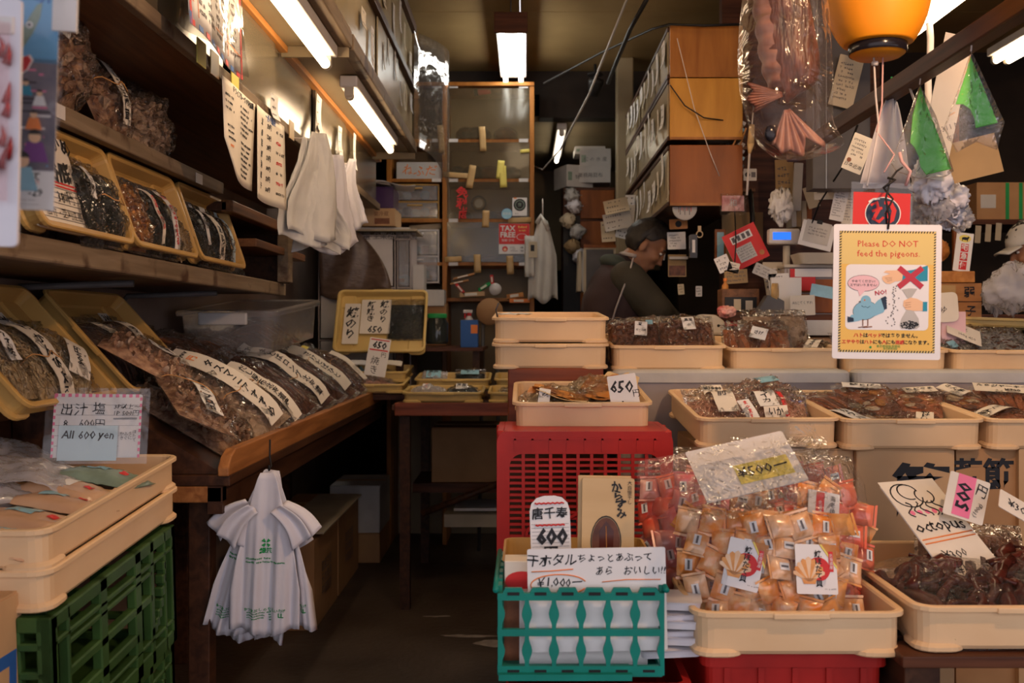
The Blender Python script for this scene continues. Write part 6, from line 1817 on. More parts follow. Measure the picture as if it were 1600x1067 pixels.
for k, (px, py, sx, sz, Y) in enumerate(((1455, 285, 30, 30, 2.5), (1462, 320, 24, 24, 2.55), (1490, 312, 22, 22, 2.6), (1443, 330, 26, 26, 2.62), (1478, 335, 24, 20, 2.66), (1500, 340, 20, 18, 2.7))):
	c = at(px, py, Y); b = MB()
	def bb(u, v):
		a, t_ = u * 2 * pi, -pi / 2 + pi * v
		n_ = 1 + .35 * NZ((cos(a) * 1.6 + k, sin(a) * 1.6, v * 3)) + .4 * (.4 - abs(NZ((cos(a) * 3 + k, sin(a) * 3, v * 5))) * 2) + .2 * (.4 - abs(NZ((cos(a) * 7 + k, sin(a) * 7, v * 12))) * 2)
		return (c.x + sx * Y / F * cos(t_) * cos(a) * n_, Y + .03 * cos(t_) * sin(a) * n_, c.z + sz * Y / F * sin(t_) * n_)
	b.grid(bb, 44, 28, 'film_haze' if k % 2 else 'poly_white')
	o = b.build('crumpled_bag', None); tag(o, 'crumpled clear and white bag clump below the hanging green pack, %s from the top' % ORD[k], 'bag', 'crumpled bags below the green pack')
c0, c1 = at(1462, 330, 2.55), Vector((.965, 2.5, 2.01))
b = MB(); b.tube([c1, (c0.x, 2.52, c0.z + .10), (c0.x, 2.56, c0.z), (at(1490, 340, 2.66).x, 2.64, c0.z - .03), at(1500, 336, 2.7)], .003, 'rope_white', 6); o = b.build('cord', None); tag(o, 'white cord tying the clump of crumpled bags to the wooden rail', 'cord')
b = MB(); b.box(-.036, .036, -.0008, .0008, -.36, .0, 'paper_warm'); o = b.build('cream_sheet', None, TM(at(1500, 55, 2.45), 0, 12)); tag(o, 'cream card strip hanging behind the higher green pack', 'card')
b = MB(); b.box(-.09, .09, -.0008, .0008, -.06, .04, 'paper_brown'); o = b.build('brown_card', None, TM(at(1505, 245, 2.5), 0, -14)); tag(o, 'brown card hanging below the higher green pack', 'card')
b = MB()
b.tube([(at(1452, 36, 3.1) + Vector((.004 * sin(k * 1.1), 0, -.045 * k))) for k in range(10)], .011, 'rope_white', 8)
o = b.build('white_rope', None); tag(o, 'thick white twisted rope hanging past the wooden rail', 'rope')
# poster strips at the street corner --------------------------------------------------
pm('poster_sky', (0.16, 0.42, 0.66), (0.10, 0.28, 0.52), r=.35, scale=10)
pm('poster_street', (0.22, 0.18, 0.20), (0.10, 0.10, 0.14), r=.35, scale=30)
pm('poster_purple', (0.20, 0.05, 0.26), r=.35)
PO = TM(at(27, 155, 1.20), 0, 1.5, 8)
t = thing('event_poster', 'narrow glossy event poster with a fish, dates and small figures, hung at the street corner', 'poster', PO)
b = MB()
ww, hh = .045, .265
b.box(-ww, ww, -.0006, .0006, -hh / 2, hh / 2, 'paper')
Y_ = -.0009
b.box(-ww + .002, ww, Y_, Y_ + .0002, .045, hh / 2, 'poster_sky')
b.box(-ww + .002, ww, Y_, Y_ + .0002, -.085, .05, 'poster_street')
b.text('12/1　-31', .015, .006, hh / 2 - .010, 'ink_blue', y=-.0014, bold=.02)
pts = [(-.032, .035), (-.020, .05), (.004, .085), (.02, .115), (.026, .118), (.024, .10), (.016, .08), (-.002, .05), (-.018, .028)]
b.prism([(x, z) for x, z in pts][::-1], -.0016, -.0012, 'packet_green'); b.disc(.012, .09, .004, 'paper', -.002); b.disc(.012, .09, .002, 'ink', -.0024)
pts = [(-.014, .024), (-.004, .048), (.014, .054), (.018, .048), (.012, .036), (-.008, .018)]
b.prism(pts[::-1], -.0020, -.0016, 'paper'); b.prism([(x * .86, z * .92 + .003) for x, z in pts][::-1], -.0026, -.0020, 'ink_red'); b.disc(-.020, .010, .006, 'paper', -.0020); b.disc(-.020, .010, .0048, 'ink_red', -.0026)
rr = random.Random(2)
for k, (x, z, sh, cl) in enumerate(((.01, .02, .5, 'sleeve_blue'), (.026, .008, .5, 'paper'), (-.018, -.012, .8, 'packet_green'), (.02, -.018, .6, 'ink_orange'), (-.016, -.04, .8, 'poster_street'), (.022, -.045, 1, 'poster_purple'), (.008, -.074, 1.2, 'packet_blue'))):
	b.prism([(x - .016 * sh, z - .03 * sh), (x + .016 * sh, z - .03 * sh), (x + .009 * sh, z - .006 * sh), (x - .009 * sh, z - .006 * sh)], -.0022 - .0001 * k, -.0018, cl)
	b.disc(x, z, .0072 * sh, 'hand_skin', -.0026 - .0001 * k, 14); b.poly([(x + .0076 * sh * cos(a), -.0028 - .0001 * k, z + .002 * sh + .0076 * sh * sin(a)) for a in [R(10 + 160 * q / 10) for q in range(11)]], 'hair')
for k in range(24): b.box(-ww + .004 + rr.uniform(0, .08), -ww + .012 + rr.uniform(0, .07) + .004, -.0014, -.0012, *sorted((rr.uniform(-.08, .05), rr.uniform(-.08, .05)))[:1] * 1 + [0] if False else (-.08 + .005 * k, -.078 + .005 * k), rr.choice(('poster_sky', 'paper', 'pink_mark', 'ink')))
b.text('まとめて', .012, .006, -.093, 'ink', y=-.0014, bold=.02); b.text('お届け便', .012, .006, -.101, 'ink_red', y=-.0014, bold=.02); b.text('12/1　-29', .013, .006, -.112, 'ink', y=-.0014, bold=.01)
for k in range(4): scribble(b, lambda X, Z: (X, -.0014, Z), -.035, .03, -.122 - .0026 * k, -.1198 - .0026 * k, 1, 'ink_grey', k)
b.build('printed_sheet', t)
b = MB(); b.box(-.014, .014, -.003, .003, -.03, .03, 'white_plastic'); b.build('sheet_clip', t, TM((.052, 0, .115)))
b = MB(); b.grid(lambda u, v: (-.048 + .10 * u, -.006 - .002 * sin(v * 14 + u * 3), -.135 + .27 * v), 8, 16, 'film_vinyl'); b.build('clear_cover', t)
CP = TM(at(-25, 190, 1.12), 0, 1, 6)
t = thing('chili_pack', 'long white hanging pack with a window of dark red dried chilies at the street corner', 'pack', CP)
b = MB(); b.loops([[(x, y, z) for x, z, _ in rrect(.078, .28, .006, 0, 3)] for y in (.003, -.003)], 'poly_white', False, True, True); b.build('pack_backing', t)
b = MB(); rr = random.Random(8)
for k in range(34):
	x, z = rr.uniform(-.03, .028), rr.uniform(-.075, .09)
	b.tube([(x, -.006, z), (x + .004, -.009, z + .012), (x + .002 + rr.uniform(-.006, .006), -.006, z + .024)], lambda q: .0046 * (1.1 - q), 'chili', 6)
c = b.build('contents', t); c['kind'] = 'stuff'
b = MB(); b.grid(lambda u, v: (-.039 + .07 * u, -.012 - .004 * sin(pi * u) - .003 * NZ((u * 5, v * 16, 1)), -.09 + .20 * v), 12, 30, 'film_pink'); b.build('clear_window', t)
b = MB(); b.box(-.02, .032, -.006, -.003, .098, .118, 'white_plastic'); b.build('hang_tab', t, bevel=.004)
b = MB(); b.disc(.012, -.05, .010, 'paper', -.0195, 16); b.text('辛', .010, .012, -.05, 'ink', y=-.0199); b.build('round_sticker', t)
b = MB(); b.tube([(-3, 1.17, 2.0), (-.3, 1.17, 2.0)], .006, 'dark_grey'); o = b.build('hanging_rail', None); tag(o, 'thin rod above the frame from which the street corner posters hang', 'rail')
for k, (x, y) in enumerate(((PO.translation.x, 1.2), (CP.translation.x, 1.12))):
	b = MB(); b.tube([(x, y, (PO, CP)[k].translation.z + .13), (x, 1.17, 1.99)], .0012, 'rope_white'); o = b.build('hanging_string', None); tag(o, ('string holding the event poster from its rod', 'string holding the chili pack from its rod')[k], 'string')
# white shopping bags hung under the table lip -----------------------------------------
HP = at(424, 735, 2.76)
b = MB(); b.tube([(HP.x - .005, 2.765, HP.z + .085), (HP.x - .004, 2.758, HP.z + .04), (HP.x, 2.76, HP.z + .012), (HP.x, 2.735, HP.z + .004), (HP.x, 2.735, HP.z + .018)], .0028, 'black', 6)
o = b.build('wire_hook', None); tag(o, 'black wire hook over the table lip holding the white shopping bags', 'hook')
def shop_bag(label, ax, L, w0, w1, y, seed, prints=True, fl=.012):
	"""gathered plastic carrier hanging from the hook; ax leans it sideways (degrees)"""
	t = thing('plastic_bag', label, 'bag', TM((HP.x, HP.y + y, HP.z), 0, ax), 'white shopping bags on the table hook')
	def f(X, Z, off=0.0):
		v = -Z / L
		return (X, -off + fl * sin(X / w1 * 9 + seed) * (.25 + .75 * v) + .006 * sin(X / w1 * 22 + seed * 2 + v * 3) * v, Z)
	def half(v): return w0 + (w1 - w0) * (min(1, v / .75) ** .8)
	b = MB()
	b.grid(lambda u, v: f((u - .5) * 2 * half(v), -v * L + .010 * sin(u * 7 + seed) * v), 30, 24, 'poly_white')
	if prints:
		P_ = lambda X, Z: f(X, Z, .0022)
		z0 = -L * .44
		for k in range(4):
			a = R(45 + 90 * k)
			b.poly([P_(.012 * cos(a + q) * s_ - .0, z0 + .012 * sin(a + q) * s_) for q, s_ in ((-.5, .3), (-.35, 1.1), (.35, 1.1), (.5, .3))], 'ink_green')
		b.text('緑茶', .016, 0, z0 - .022, 'ink_green', fn=P_, bold=.03)
		for k, z in enumerate((z0 - .042, z0 - .052)): scribble(b, P_, -.055, .055, z - .005, z + .004, 1, 'ink_green', seed + k, .95)
		b.text('かつおぶし のり しいたけ', .010, 0, -L * .86, 'ink_green', fn=P_)
		for k in range(3): scribble(b, P_, -.05, .02, -L * .885 - k * .007, -L * .88 - k * .007 + .004, 1, 'ink_green', seed + k + 5, .9)
		b.text('LL', .016, .045, -L * .89, 'ink_green', fn=P_, bold=.03)
	b.build('bag_body', t, solid=.0012)
	for s_ in (-1, 1):
		h_ = MB()
		def g(u, v):
			d = Vector((s_ * .62, 0, -.78))
			nrm = Vector((s_ * .78, 0, .62))
			base = Vector((s_ * (w0 + .012), -.014, -.05 - L * .10))
			p_ = base + d * (v * L * .27) + nrm * ((u - .5) * (.035 + .030 * v) + .012 * sin(pi * v))
			return (p_.x, p_.y - .008 * sin(u * 7 + seed) - .004, p_.z)
		h_.grid(g, 10, 12, 'poly_white')
		h_.build('handle', t, solid=.0012)
	return t
shop_bag('white shopping bag with green printing in the middle of the hanging bunch', 1.0, .435, .018, .095, -.045, 1)
shop_bag('white shopping bag splayed toward the street in the hanging bunch', 14, .46, .016, .075, -.015, 2)
shop_bag('white shopping bag splayed inward on the far side of the hanging bunch', -7, .44, .016, .075, -.02, 4)
shop_bag('creased white shopping bag at the back of the hanging bunch', 6, .475, .02, .08, .012, 3, False)
def pinned(label, px, py, L, W, seed, sway=0, mat='poly_white'):
	Y = .83 * F / (820 - px)
	M = TM((-.80, Y, 1.4 - (py - 515) * Y / F), 0, sway, 38)
	b = MB()
	def f(u, v):
		ww = W * (.30 + .70 * min(1, v * 1.4))
		return ((u - .5) * ww + .02 * sin(v * 4 + seed), -.012 - .014 * sin(u * 8 + seed + v) * (.3 + v) - .02 * v + .012 * abs(NZ((u * 5 + seed, v * 4, 2))) + .008 * abs(NZ((u * 11, v * 9 + seed, 5))), -L * v + .02 * sin(u * 5 + seed) * v)
	b.grid(f, 36, 40, mat)
	b.grid(lambda u, v: (f(u, v)[0] + .03, f(u, v)[1] - .012, f(u, v)[2] + .02), 22, 18, mat)
	b.tube([(0, -.015, -.004), (-.02, .03, .0), (-.045, .06, .015)], .002, 'rope_white', 5)
	o = b.build('white_bag', None, M, solid=.001); return tag(o, label, 'bag', 'white bags pinned to the overhead cabinet')
pinned('bundle of white bags pinned to the overhead cabinet beside the price list', 462, 215, .38, .20, 1, 0, 'poly_grey')
pinned('white bag hanging lower at the far side of the pinned bundle', 494, 250, .36, .19, 2, -4)
pinned('fanned white packing sleeves hanging in front of the pinned bundle', 476, 300, .22, .19, 5, 3, 'poly_grey')
pinned('small white paper hanging by the far end of the pinned bundle', 527, 255, .30, .12, 3)
# glazed cabinet at the back
GX0, GXM, GX1, GY = -.90, -.525, .062, 6.86
t = thing('glazed_cabinet', 'tall brown wooden cabinet with glass sliding doors at the back of the shop', 'cabinet', I4)
for x in (GX0, GXM - .012, GX1 - .03):
	b = MB(); b.box(x, x + .03, GY - .38, GY, 0, 3.0, 'cabinet_wood'); b.build('upright', t, bevel=.003)
b = MB(); b.box(GX0, GX1, GY - .39, GY, 2.985, 3.01, 'cabinet_wood'); b.build('top_board', t, bevel=.003)
b = MB(); b.box(GX0, GX1, GY - .015, GY, .0, 3.0, 'rear_board'); b.build('back_panel', t)
gz = [1.4 + (515 - y) * (GY - .38) / F for y in (219, 281, 344, 412, 468)]
for z in gz:
	b = MB(); b.box(GX0 + .03, GX1 - .03, GY - .36, GY - .015, z - .011, z + .011, 'cabinet_wood'); b.build('shelf_board', t, bevel=.002)
for k, (z0, z1) in enumerate(((gz[0], 2.985), (gz[1], gz[0]), (gz[2], gz[1]), (gz[3], gz[2]))):
	b = MB(); b.box(GXM + .02, GX1 - .032, GY - .372, GY - .367, z0 + .012, z1 - .012, 'dusty_glass'); b.build('glass_door', t)
	if k < 1:
		b = MB(); b.box(GX0 + .03, GXM - .014, GY - .372, GY - .367, z0 + .012, z1 - .012, 'dusty_glass'); b.build('glass_door', t)
for k, z in enumerate([2.985] + gz[:4]):
	for x in ((GXM + .03, GX1 - .10, GXM - .08) if k < 3 else (GXM + .03, GX1 - .10)):
		b = MB(); b.box(x, x + .06, GY - .376, GY - .372, z - .012, z + .010, 'white_plastic'); b.build('sliding_track_clip', t)
gyf = GY - .385
def tape(label, px, py, w, h, rot=0, mat='tape_brown'):
	b = MB(); b.grid(lambda u, v: ((u - .5) * w, -.003 * sin(pi * v) - .0005, (v - .5) * h), 3, 6, mat)
	o = b.build('tape_strip', None, TM(at(px, py, gyf), 0, rot), solid=.0008); return tag(o, label, 'tape', 'brown tape strips on the glazed cabinet')
for lab, px, py, w, h, rot in (('brown tape strip on the narrow upper door of the glazed cabinet', 689, 217, .04, .18, 4), ('brown tape strip across the top shelf line of the glazed cabinet', 754, 217, .042, .16, 3), ('long horizontal tape strip at the middle upright', 716, 274, .20, .035, -4),
                               ('tilted short tape strip above the red writing', 736, 276, .045, .15, -10), ('yellowish tape strip on the second glass door', 782, 265, .045, .12, -6), ('tape strip just below the yellowish one', 786, 276, .045, .14, 3), ('tape strip in the middle of the third shelf line', 759, 342, .045, .11, -3),
                               ('wide tape strip over the tax free sticker', 812, 344, .15, .035, 2), ('tape strip at the middle upright by the lowest door', 708, 405, .11, .035, 3), ('tape strip on the lowest shelf line, middle', 746, 412, .045, .12, 2), ('tape strip on the lowest shelf line, coat side', 797, 414, .045, .12, 3), ('short yellow tape near the cabinet edge', 820, 236, .06, .022, 5)):
	tape(lab, px, py, w, h, -rot, 'yellow_note' if 'yellow' in lab else 'tape_brown')
def sticker(name, label, px, py, w, h, draw, Y=gyf - .004, mat='paper', rot=0, cat='sticker', rz=0, rx=0):
	return card(name, label, TM(at(px, py, Y), rx, rot, rz), w, h, draw, mat, .0012, cat)
def taxfree(b, y):
	w, h = .198, .195
	b.box(-w / 2, w / 2, y - .0006, y, -.035, h / 2, 'ink_red')
	b.text('TAX', .060, -.042, .066, 'paper', y=y - .0012, bold=.03, width=.098); b.text('FREE', .060, -.042, .024, 'paper', y=y - .0012, bold=.03, width=.098)
	b.text('免税 면세', .020, -.042, -.012, 'paper', y=y - .0012); b.text('Refund', .020, .053, .076, 'yellow_note', y=y - .0012, bold=.02); b.text('in cash', .016, .053, .054, 'yellow_note', y=y - .0012, bold=.02)
	b.loops([[(.05 + r_ * cos(a), y - .0012, .012 + r_ * .6 * sin(a)) for a in [2 * pi * k / 16 for k in range(16)]] for r_ in (.036, .032)], 'paper')
	b.disc(-.06, -.066, .018, 'ink_red', y - .0006, 16); b.disc(-.06, -.070, .010, 'hand_skin', y - .0010, 12)
	scribble(b, lambda X, Z: (X, y - .0006, Z), -.03, .02, -.085, -.05, 3, 'ink_grey', 3); scribble(b, lambda X, Z: (X, y - .0006, Z), .04, .085, -.09, -.045, 2, 'ink', 4)
sticker('sticker', 'red and white tax free sticker on the lowest glass door', 803.5, 373, .20, .197, taxfree)
def cert(b, y):
	b.disc(.0, .012, .040, 'ink', y - .0006, 24); b.loops([[(r_ * cos(a), y - .001, .012 + r_ * sin(a)) for a in [2 * pi * k / 24 for k in range(24)]] for r_ in (.030, .026)], 'packet_green'); b.text('食', .026, 0, .012, 'packet_green', y=y - .0012)
	b.text('2017', .012, -.02, -.045, 'ink', y=y - .001); b.box(-.04, -.02, y - .0008, y, .052, .060, 'ink_orange')
sticker('sticker', 'white sticker with a black round emblem above the tax free sticker', 812, 323, .095, .118, cert)
b = MB(); b.disc(0, 0, .036, 'ink_blue', -.001, 24); b.disc(0, 0, .034, 'packet_blue', -.0014, 24); b.text('認定店', .018, 0, 0, 'paper', y=-.002)
o = b.build('sticker', None, TM(at(792, 334, gyf - .005)), solid=.001); tag(o, 'round blue sticker beside the black emblem sticker', 'sticker')
b = MB(); b.text('免', .075, 0, .055, 'ink_red', y=0, rough=.7, bold=.03); b.text('税', .075, 0, -.015, 'ink_red', y=0, rough=.7, bold=.03); b.text('店', .06, .0, -.08, 'ink_red', y=0, rough=.7, bold=.03)
o = b.build('red_lettering', None, TM(at(723, 316, gyf - .002)), solid=.001); tag(o, 'red brush lettering painted on the third glass door', 'lettering')
b = MB(); b.loops([[(r_ * cos(a), 0, r_ * sin(a)) for a in [2 * pi * k / 24 for k in range(24)]] for r_ in (.052, .040)], 'black'); b.disc(0, 0, .028, 'poly_grey', -.001)
o = b.build('round_dial', None, TM(at(748, 318, gyf + .05)), solid=.02); tag(o, 'black ringed round dial behind the third glass door', 'dial')
k = 0
for lab, pxs, py, hgt in (('on the top shelf', (727, 745, 790), 212, 24), ('on the second shelf', (715, 740, 765, 800), 272, 22), ('on the third shelf', (720, 770, 790), 338, 14), ('on the fourth shelf', (715, 740, 765, 790, 815), 405, 12)):
	for j, px in enumerate(pxs):
		Y = gyf + .14; c = at(px, py, Y); sx = .06 + .03 * ((j * 7 + k) % 3) / 2; sz = hgt * Y / F * .5; b = MB()
		b.grid(lambda u, v: (c.x + sx * cos(-pi / 2 + pi * v) * cos(2 * pi * u) * (1 + .2 * NZ((cos(6.28 * u) * 2, sin(6.28 * u) * 2, v * 4 + k))), Y + .06 * cos(-pi / 2 + pi * v) * sin(2 * pi * u), c.z + sz * (sin(-pi / 2 + pi * v) * (1 + .25 * NZ((u * 6, v * 4, k))))), 16, 10, ('jar_glass', 'kelp', 'dark_fish')[j % 3])
		b.grid(lambda u, v: (c.x + 1.1 * sx * cos(-pi / 2 + pi * v) * cos(2 * pi * u), Y + .07 * cos(-pi / 2 + pi * v) * sin(2 * pi * u), c.z + 1.15 * sz * sin(-pi / 2 + pi * v)), 12, 8, 'film')
		o = b.build('wrapped_bundle', None); tag(o, '%s dark wrapped bundle %s of the glazed cabinet from the middle upright' % (ORD[j], lab), 'bundle', 'dark bundles in the glazed cabinet'); k += 1
c = at(656, 266, gyf + .06)
def neb(b, y): b.text('ねふだ', .07, 0, 0, 'ink_orange', y=y, rough=.6, bold=.01)
t = carton('white long box with orange handwriting in the narrow bay of the glazed cabinet', TM((c.x, c.y + .10, gz[1] + .012)), .30, .24, .105, 'cardboard_white', (('text', 'ねふだ', .075, 0, .05, 'ink_orange', {'rough': .6}),))
def drawer_unit(label, x0, x1, y, z0, z1, n, mat, frame, depth=.26, M=I4, ajar=None, prints=None):
	t = thing('drawer_unit', label, 'drawer unit', M)
	b = MB()
	b.box(x0, x1, y + depth - .006, y + depth, z0, z1, frame)
	for x in (x0, x1 - .008): b.box(x, x + .008, y + .006, y + depth, z0, z1, frame)
	for i in range(n + 1):
		z = z0 + (z1 - z0) * i / n
		b.box(x0, x1, y + .004, y + depth, z - .005, z + .005, frame)
	b.build('unit_frame', t)
	for i in range(n):
		a, c_ = z0 + (z1 - z0) * i / n + .008, z0 + (z1 - z0) * (i + 1) / n - .008
		d = MB(); d.box(x0 + .011, x1 - .011, y, y + .006, a, c_, mat)
		for x in (x0 + .011, x1 - .017): d.box(x, x + .006, y, y + depth * .9, a, c_, mat)
		d.box(x0 + .011, x1 - .011, y, y + depth * .9, a, a + .005, mat)
		o = d.build('drawer', t)
		h_ = MB(); h_.box((x0 + x1) / 2 - .05, (x0 + x1) / 2 + .05, y - .012, y, c_ - .022, c_ - .010, frame); h_.build('drawer_handle', o, bevel=.003)
		f = MB()
		rr = random.Random(i + int(x0 * 100))
		for q in range(5): f.ell((x0 + .04 + (x1 - x0 - .08) * q / 4, y + .07, a + .03 + .02 * rr.random()), (.04, .05, .03), rr.choice(('kelp', 'poly_grey', 'packet_blue', 'brown_fish')), 8, 5)
		f.build('drawer_contents', o)
	return t
drawer_unit('two tier clear drawer unit with a yellowed frame in the narrow cabinet bay', -.875, -.56, gyf + .03, gz[2] + .012, gz[2] + .235, 2, 'clear_box', 'tan_plastic')
drawer_unit('white framed clear drawer unit low in the narrow bay of the glazed cabinet', -.86, -.56, gyf + .02, gz[3] - .12, gz[3] + .22, 2, 'clear_box', 'white_plastic')
b = MB(); b.tube([at(640, 357, gyf + .1), at(690, 354, gyf + .1)], .022, 'paper_old', 12); o = b.build('paper_roll', None); tag(o, 'rolled old paper lying on the white framed drawer unit', 'paper roll')
M = TM((0, 0, 0))
Yd = 6.05
t = drawer_unit('large white plastic drawer chest half covered by brown film', at(497, 0, Yd).x, at(618, 0, Yd).x, Yd, 1.02, 1.4 + (515 - 368) * Yd / F, 3, 'white_plastic', 'grey_plastic', .36)
b = MB()
def br(u, v):
	p0 = at(500 + 112 * u * (1 - .45 * (1 - v) ** 2), 366 + 95 * v + 8 * sin(u * 6), Yd - .03)
	return (p0.x, p0.y - .012 * sin(u * 11 + v * 5) - .012 * (1 - v), p0.z)
pm('brown_film', (0.17, 0.115, 0.085), (0.10, 0.062, 0.045), r=.3, scale=5, stretch=(3, 1, 6), bump=.2, bscale=9)
b.grid(br, 18, 14, 'brown_film'); o = b.build('film_cover', None, solid=.001); tag(o, 'sagging translucent brown film draped over the white drawer chest', 'film')
drawer_unit('clear fronted drawer tower beside the white drawer chest', at(620, 0, Yd).x, at(642, 0, Yd).x, Yd - .0, 1.02, 1.4 + (515 - 368) * Yd / F, 3, 'clear_box', 'grey_plastic', .36)
zt = 1.4 + (515 - 362) * Yd / F
b = MB(); b.box(at(500, 0, Yd).x, at(652, 0, Yd).x, Yd - .05, Yd + .34, zt, zt + .012, 'paper_old'); b.box(at(516, 0, Yd).x, at(640, 0, Yd).x, Yd - .03, Yd + .3, zt + .013, zt + .024, 'cardboard_white')
b.text('営業案内 共選 全果松果樹園', .045, at(580, 0, Yd).x, zt - .03, 'ink_grey', y=Yd - .02, rough=.4)
o = b.build('board_sheet', None); tag(o, 'flat boards with faint writing lying on the white drawer chest', 'board')
carton('flat tan carton with a brown stamp on the boards over the drawer chest', TM(((at(522, 0, 5.9).x + at(618, 0, 5.9).x) / 2, 6.1, zt + .026)), (618 - 527) * 5.9 / F, .30, .10, 'cardboard_light',
       (('text', '要冷蔵', .03, .09, .07, 'brown_fish', {}), ('rect', .05, .14, .01, .045, 'brown_fish'), ('rect', -.06, -.01, .0, .10, 'tape_brown')))
t = carton('dark purple box with loose white paper on top, above the tan carton', TM((at(585, 0, 6.1).x, 6.12, zt + .135)), .26, .26, .125, 'purple_box')
for k, (x, z, w, rot) in enumerate(((-.05, .015, .34, -6), (.12, .0, .26, 8), (-.12, .02, .18, -2))):
	b = MB(); b.grid(lambda u, v: ((u - .5) * w, (v - .5) * .26, .016 * sin(u * 5 + k) - .03 * (u - .5) ** 2), 8, 5, 'paper'); o = b.build('paper_sheet', None, TM((at(585, 0, 6.1).x + x, 6.1 - .02 * k, zt + .285 + z), 0, 0, rot), solid=.001)
	tag(o, 'loose white paper sheet on the purple box, %s of three' % ORD[k], 'paper', 'loose sheets on the purple box')
carton('brown carton with a hand hole beside the drawer tower', TM((at(672, 0, 6.3).x, 6.45, 1.30)), .20, .2, .26, 'cardboard')
carton('white foam carton below the white framed drawers', TM((at(668, 0, 6.36).x, 6.40, 1.55)), .22, .16, .10, 'cardboard_white')
carton('upright white carton beside the foam carton', TM((at(648, 0, 6.2).x, 6.26, 1.30)), .12, .16, .50, 'cardboard_white')
b = MB(); b.box(-.10, -.02, 0, .2, 0, .0, 'paper')
rr = random.Random(6)
items = (('wooden_stick', 'pale wooden strip lying at the foot of the glazed cabinet', 'box_wood', 725, 432, .14, .014, 14), ('wooden_stick', 'thin wooden strip below the first one in the cabinet foot', 'box_wood', 718, 441, .12, .012, 12), ('red_scissors', 'red handled tool in the cabinet foot', 'ink_red', 720, 452, .09, .018, -50),
         ('green_marker', 'green striped pen lying by the white jar lid', 'ink_green', 757, 448, .09, .022, 32), ('paper_box', 'flat tan box at the foot of the glazed cabinet', 'cardboard_light', 738, 460, .16, .03, 3), ('orange_box', 'orange cardboard piece by the cabinet edge', 'orange_wood', 805, 462, .11, .03, 8), ('red_pen', 'upright red pen standing behind the white jar lid', 'ink_red', 769, 437, .02, .06, 5), ('snack_tray', 'low orange tray of small packs at the cabinet edge', 'ink_orange', 812, 470, .13, .025, 0))
for nm, lab, mt, px, py, w, h, rot in items:
	b = MB(); b.box(-w / 2, w / 2, -.03, .03, -h / 2, h / 2, mt); b.box(-w * .3, w * .2, -.032, -.03, -h * .3, h * .3, 'paper_warm')
	o = b.build(nm, None, TM(at(px, py, gyf - .02), 0, -rot), bevel=.004); tag(o, lab, nm.split('_')[1])
b = MB(); b.lathe([(.001, .022), (.036, .02), (.040, .014), (.040, -.014), (.03, -.02)], 'white_plastic', 24, T=TM(rx=90)); o = b.build('jar_lid', None, TM(at(774, 452, gyf - .05))); tag(o, 'round white jar lid in the foot of the glazed cabinet', 'lid')
c = at(765, 487, 6.25)
t = thing('round_stool', 'stool with a round brown seat tipped up behind the middle trays', 'stool', TM(c))
b = MB(); b.lathe([(.001, .01), (.08, .01), (.085, 0), (.085, -.02), (.001, -.02)], 'cardboard', 28, T=TM(rx=90)); b.build('seat', t)
for s in (-1, 1):
	b = MB(); b.tube([(s * .04, .02, -.03), (s * .07, .05, -c.z)], .012, 'dark_grey'); b.build('leg', t)
t = thing('spray_bottle', 'small red and white spray bottle behind the middle table', 'bottle', TM(at(733, 497, 6.0)))
b = MB(); b.lathe([(.001, -.171), (.03, -.171), (.032, -.02), (.014, .01), (.012, .03)], 'white_plastic', 16); b.build('bottle_body', t)
b = MB(); b.box(-.035, .02, -.012, .012, .03, .05, 'white_plastic'); b.box(-.03, -.02, -.006, .006, .0, .03, 'ink_red'); b.lathe([(.014, .012), (.014, .032)], 'ink_red', 12); b.build('trigger_head', t, bevel=.003)
t = thing('glass_jar', 'big dark glass jar with a green lid behind the leaning nori tray', 'jar', TM(at(683, 532, 5.75)))
b = MB(); b.lathe([(.001, -.02), (.062, -.02), (.066, .0), (.066, .10), (.052, .125), (.052, .14)], 'jar_glass', 24); b.build('jar_body', t)
b = MB(); b.lathe([(.056, .13), (.058, .15), (.05, .156), (.001, .156)], 'ink_green', 24); b.build('jar_lid', t)
carton('dark blue box with an orange flap next to the glass jar', TM((at(733, 535, 5.8).x, 5.86, 1.298)), .10, .12, .155, 'ink_blue', (('rect', .01, .05, .08, .13, 'ink_orange'),))
b = MB(); b.box(-.46, .06, 0, .80, 0, .02, 'dark_wood_x'); b.box(-.44, -.40, .05, .75, -.26, 0, 'dark_wood'); b.box(0, .04, .05, .75, -.26, 0, 'dark_wood'); o = b.build('plank', None, TM((-.3, 5.68, 1.277))); tag(o, 'dark plank at the rear of the middle table carrying the jar', 'plank')
t = thing('fan_box', 'red and black can lying on top of the glazed cabinet', 'can', TM(at(757, 143, 6.6), 0, 0, 0))
b = MB(); b.tube([(-.045, 0, 0), (.04, 0, .012)], .026, 'ink_red', 14); b.tube([(-.07, 0, -.005), (-.045, 0, 0)], .026, 'black', 14); b.build('can_body', t)
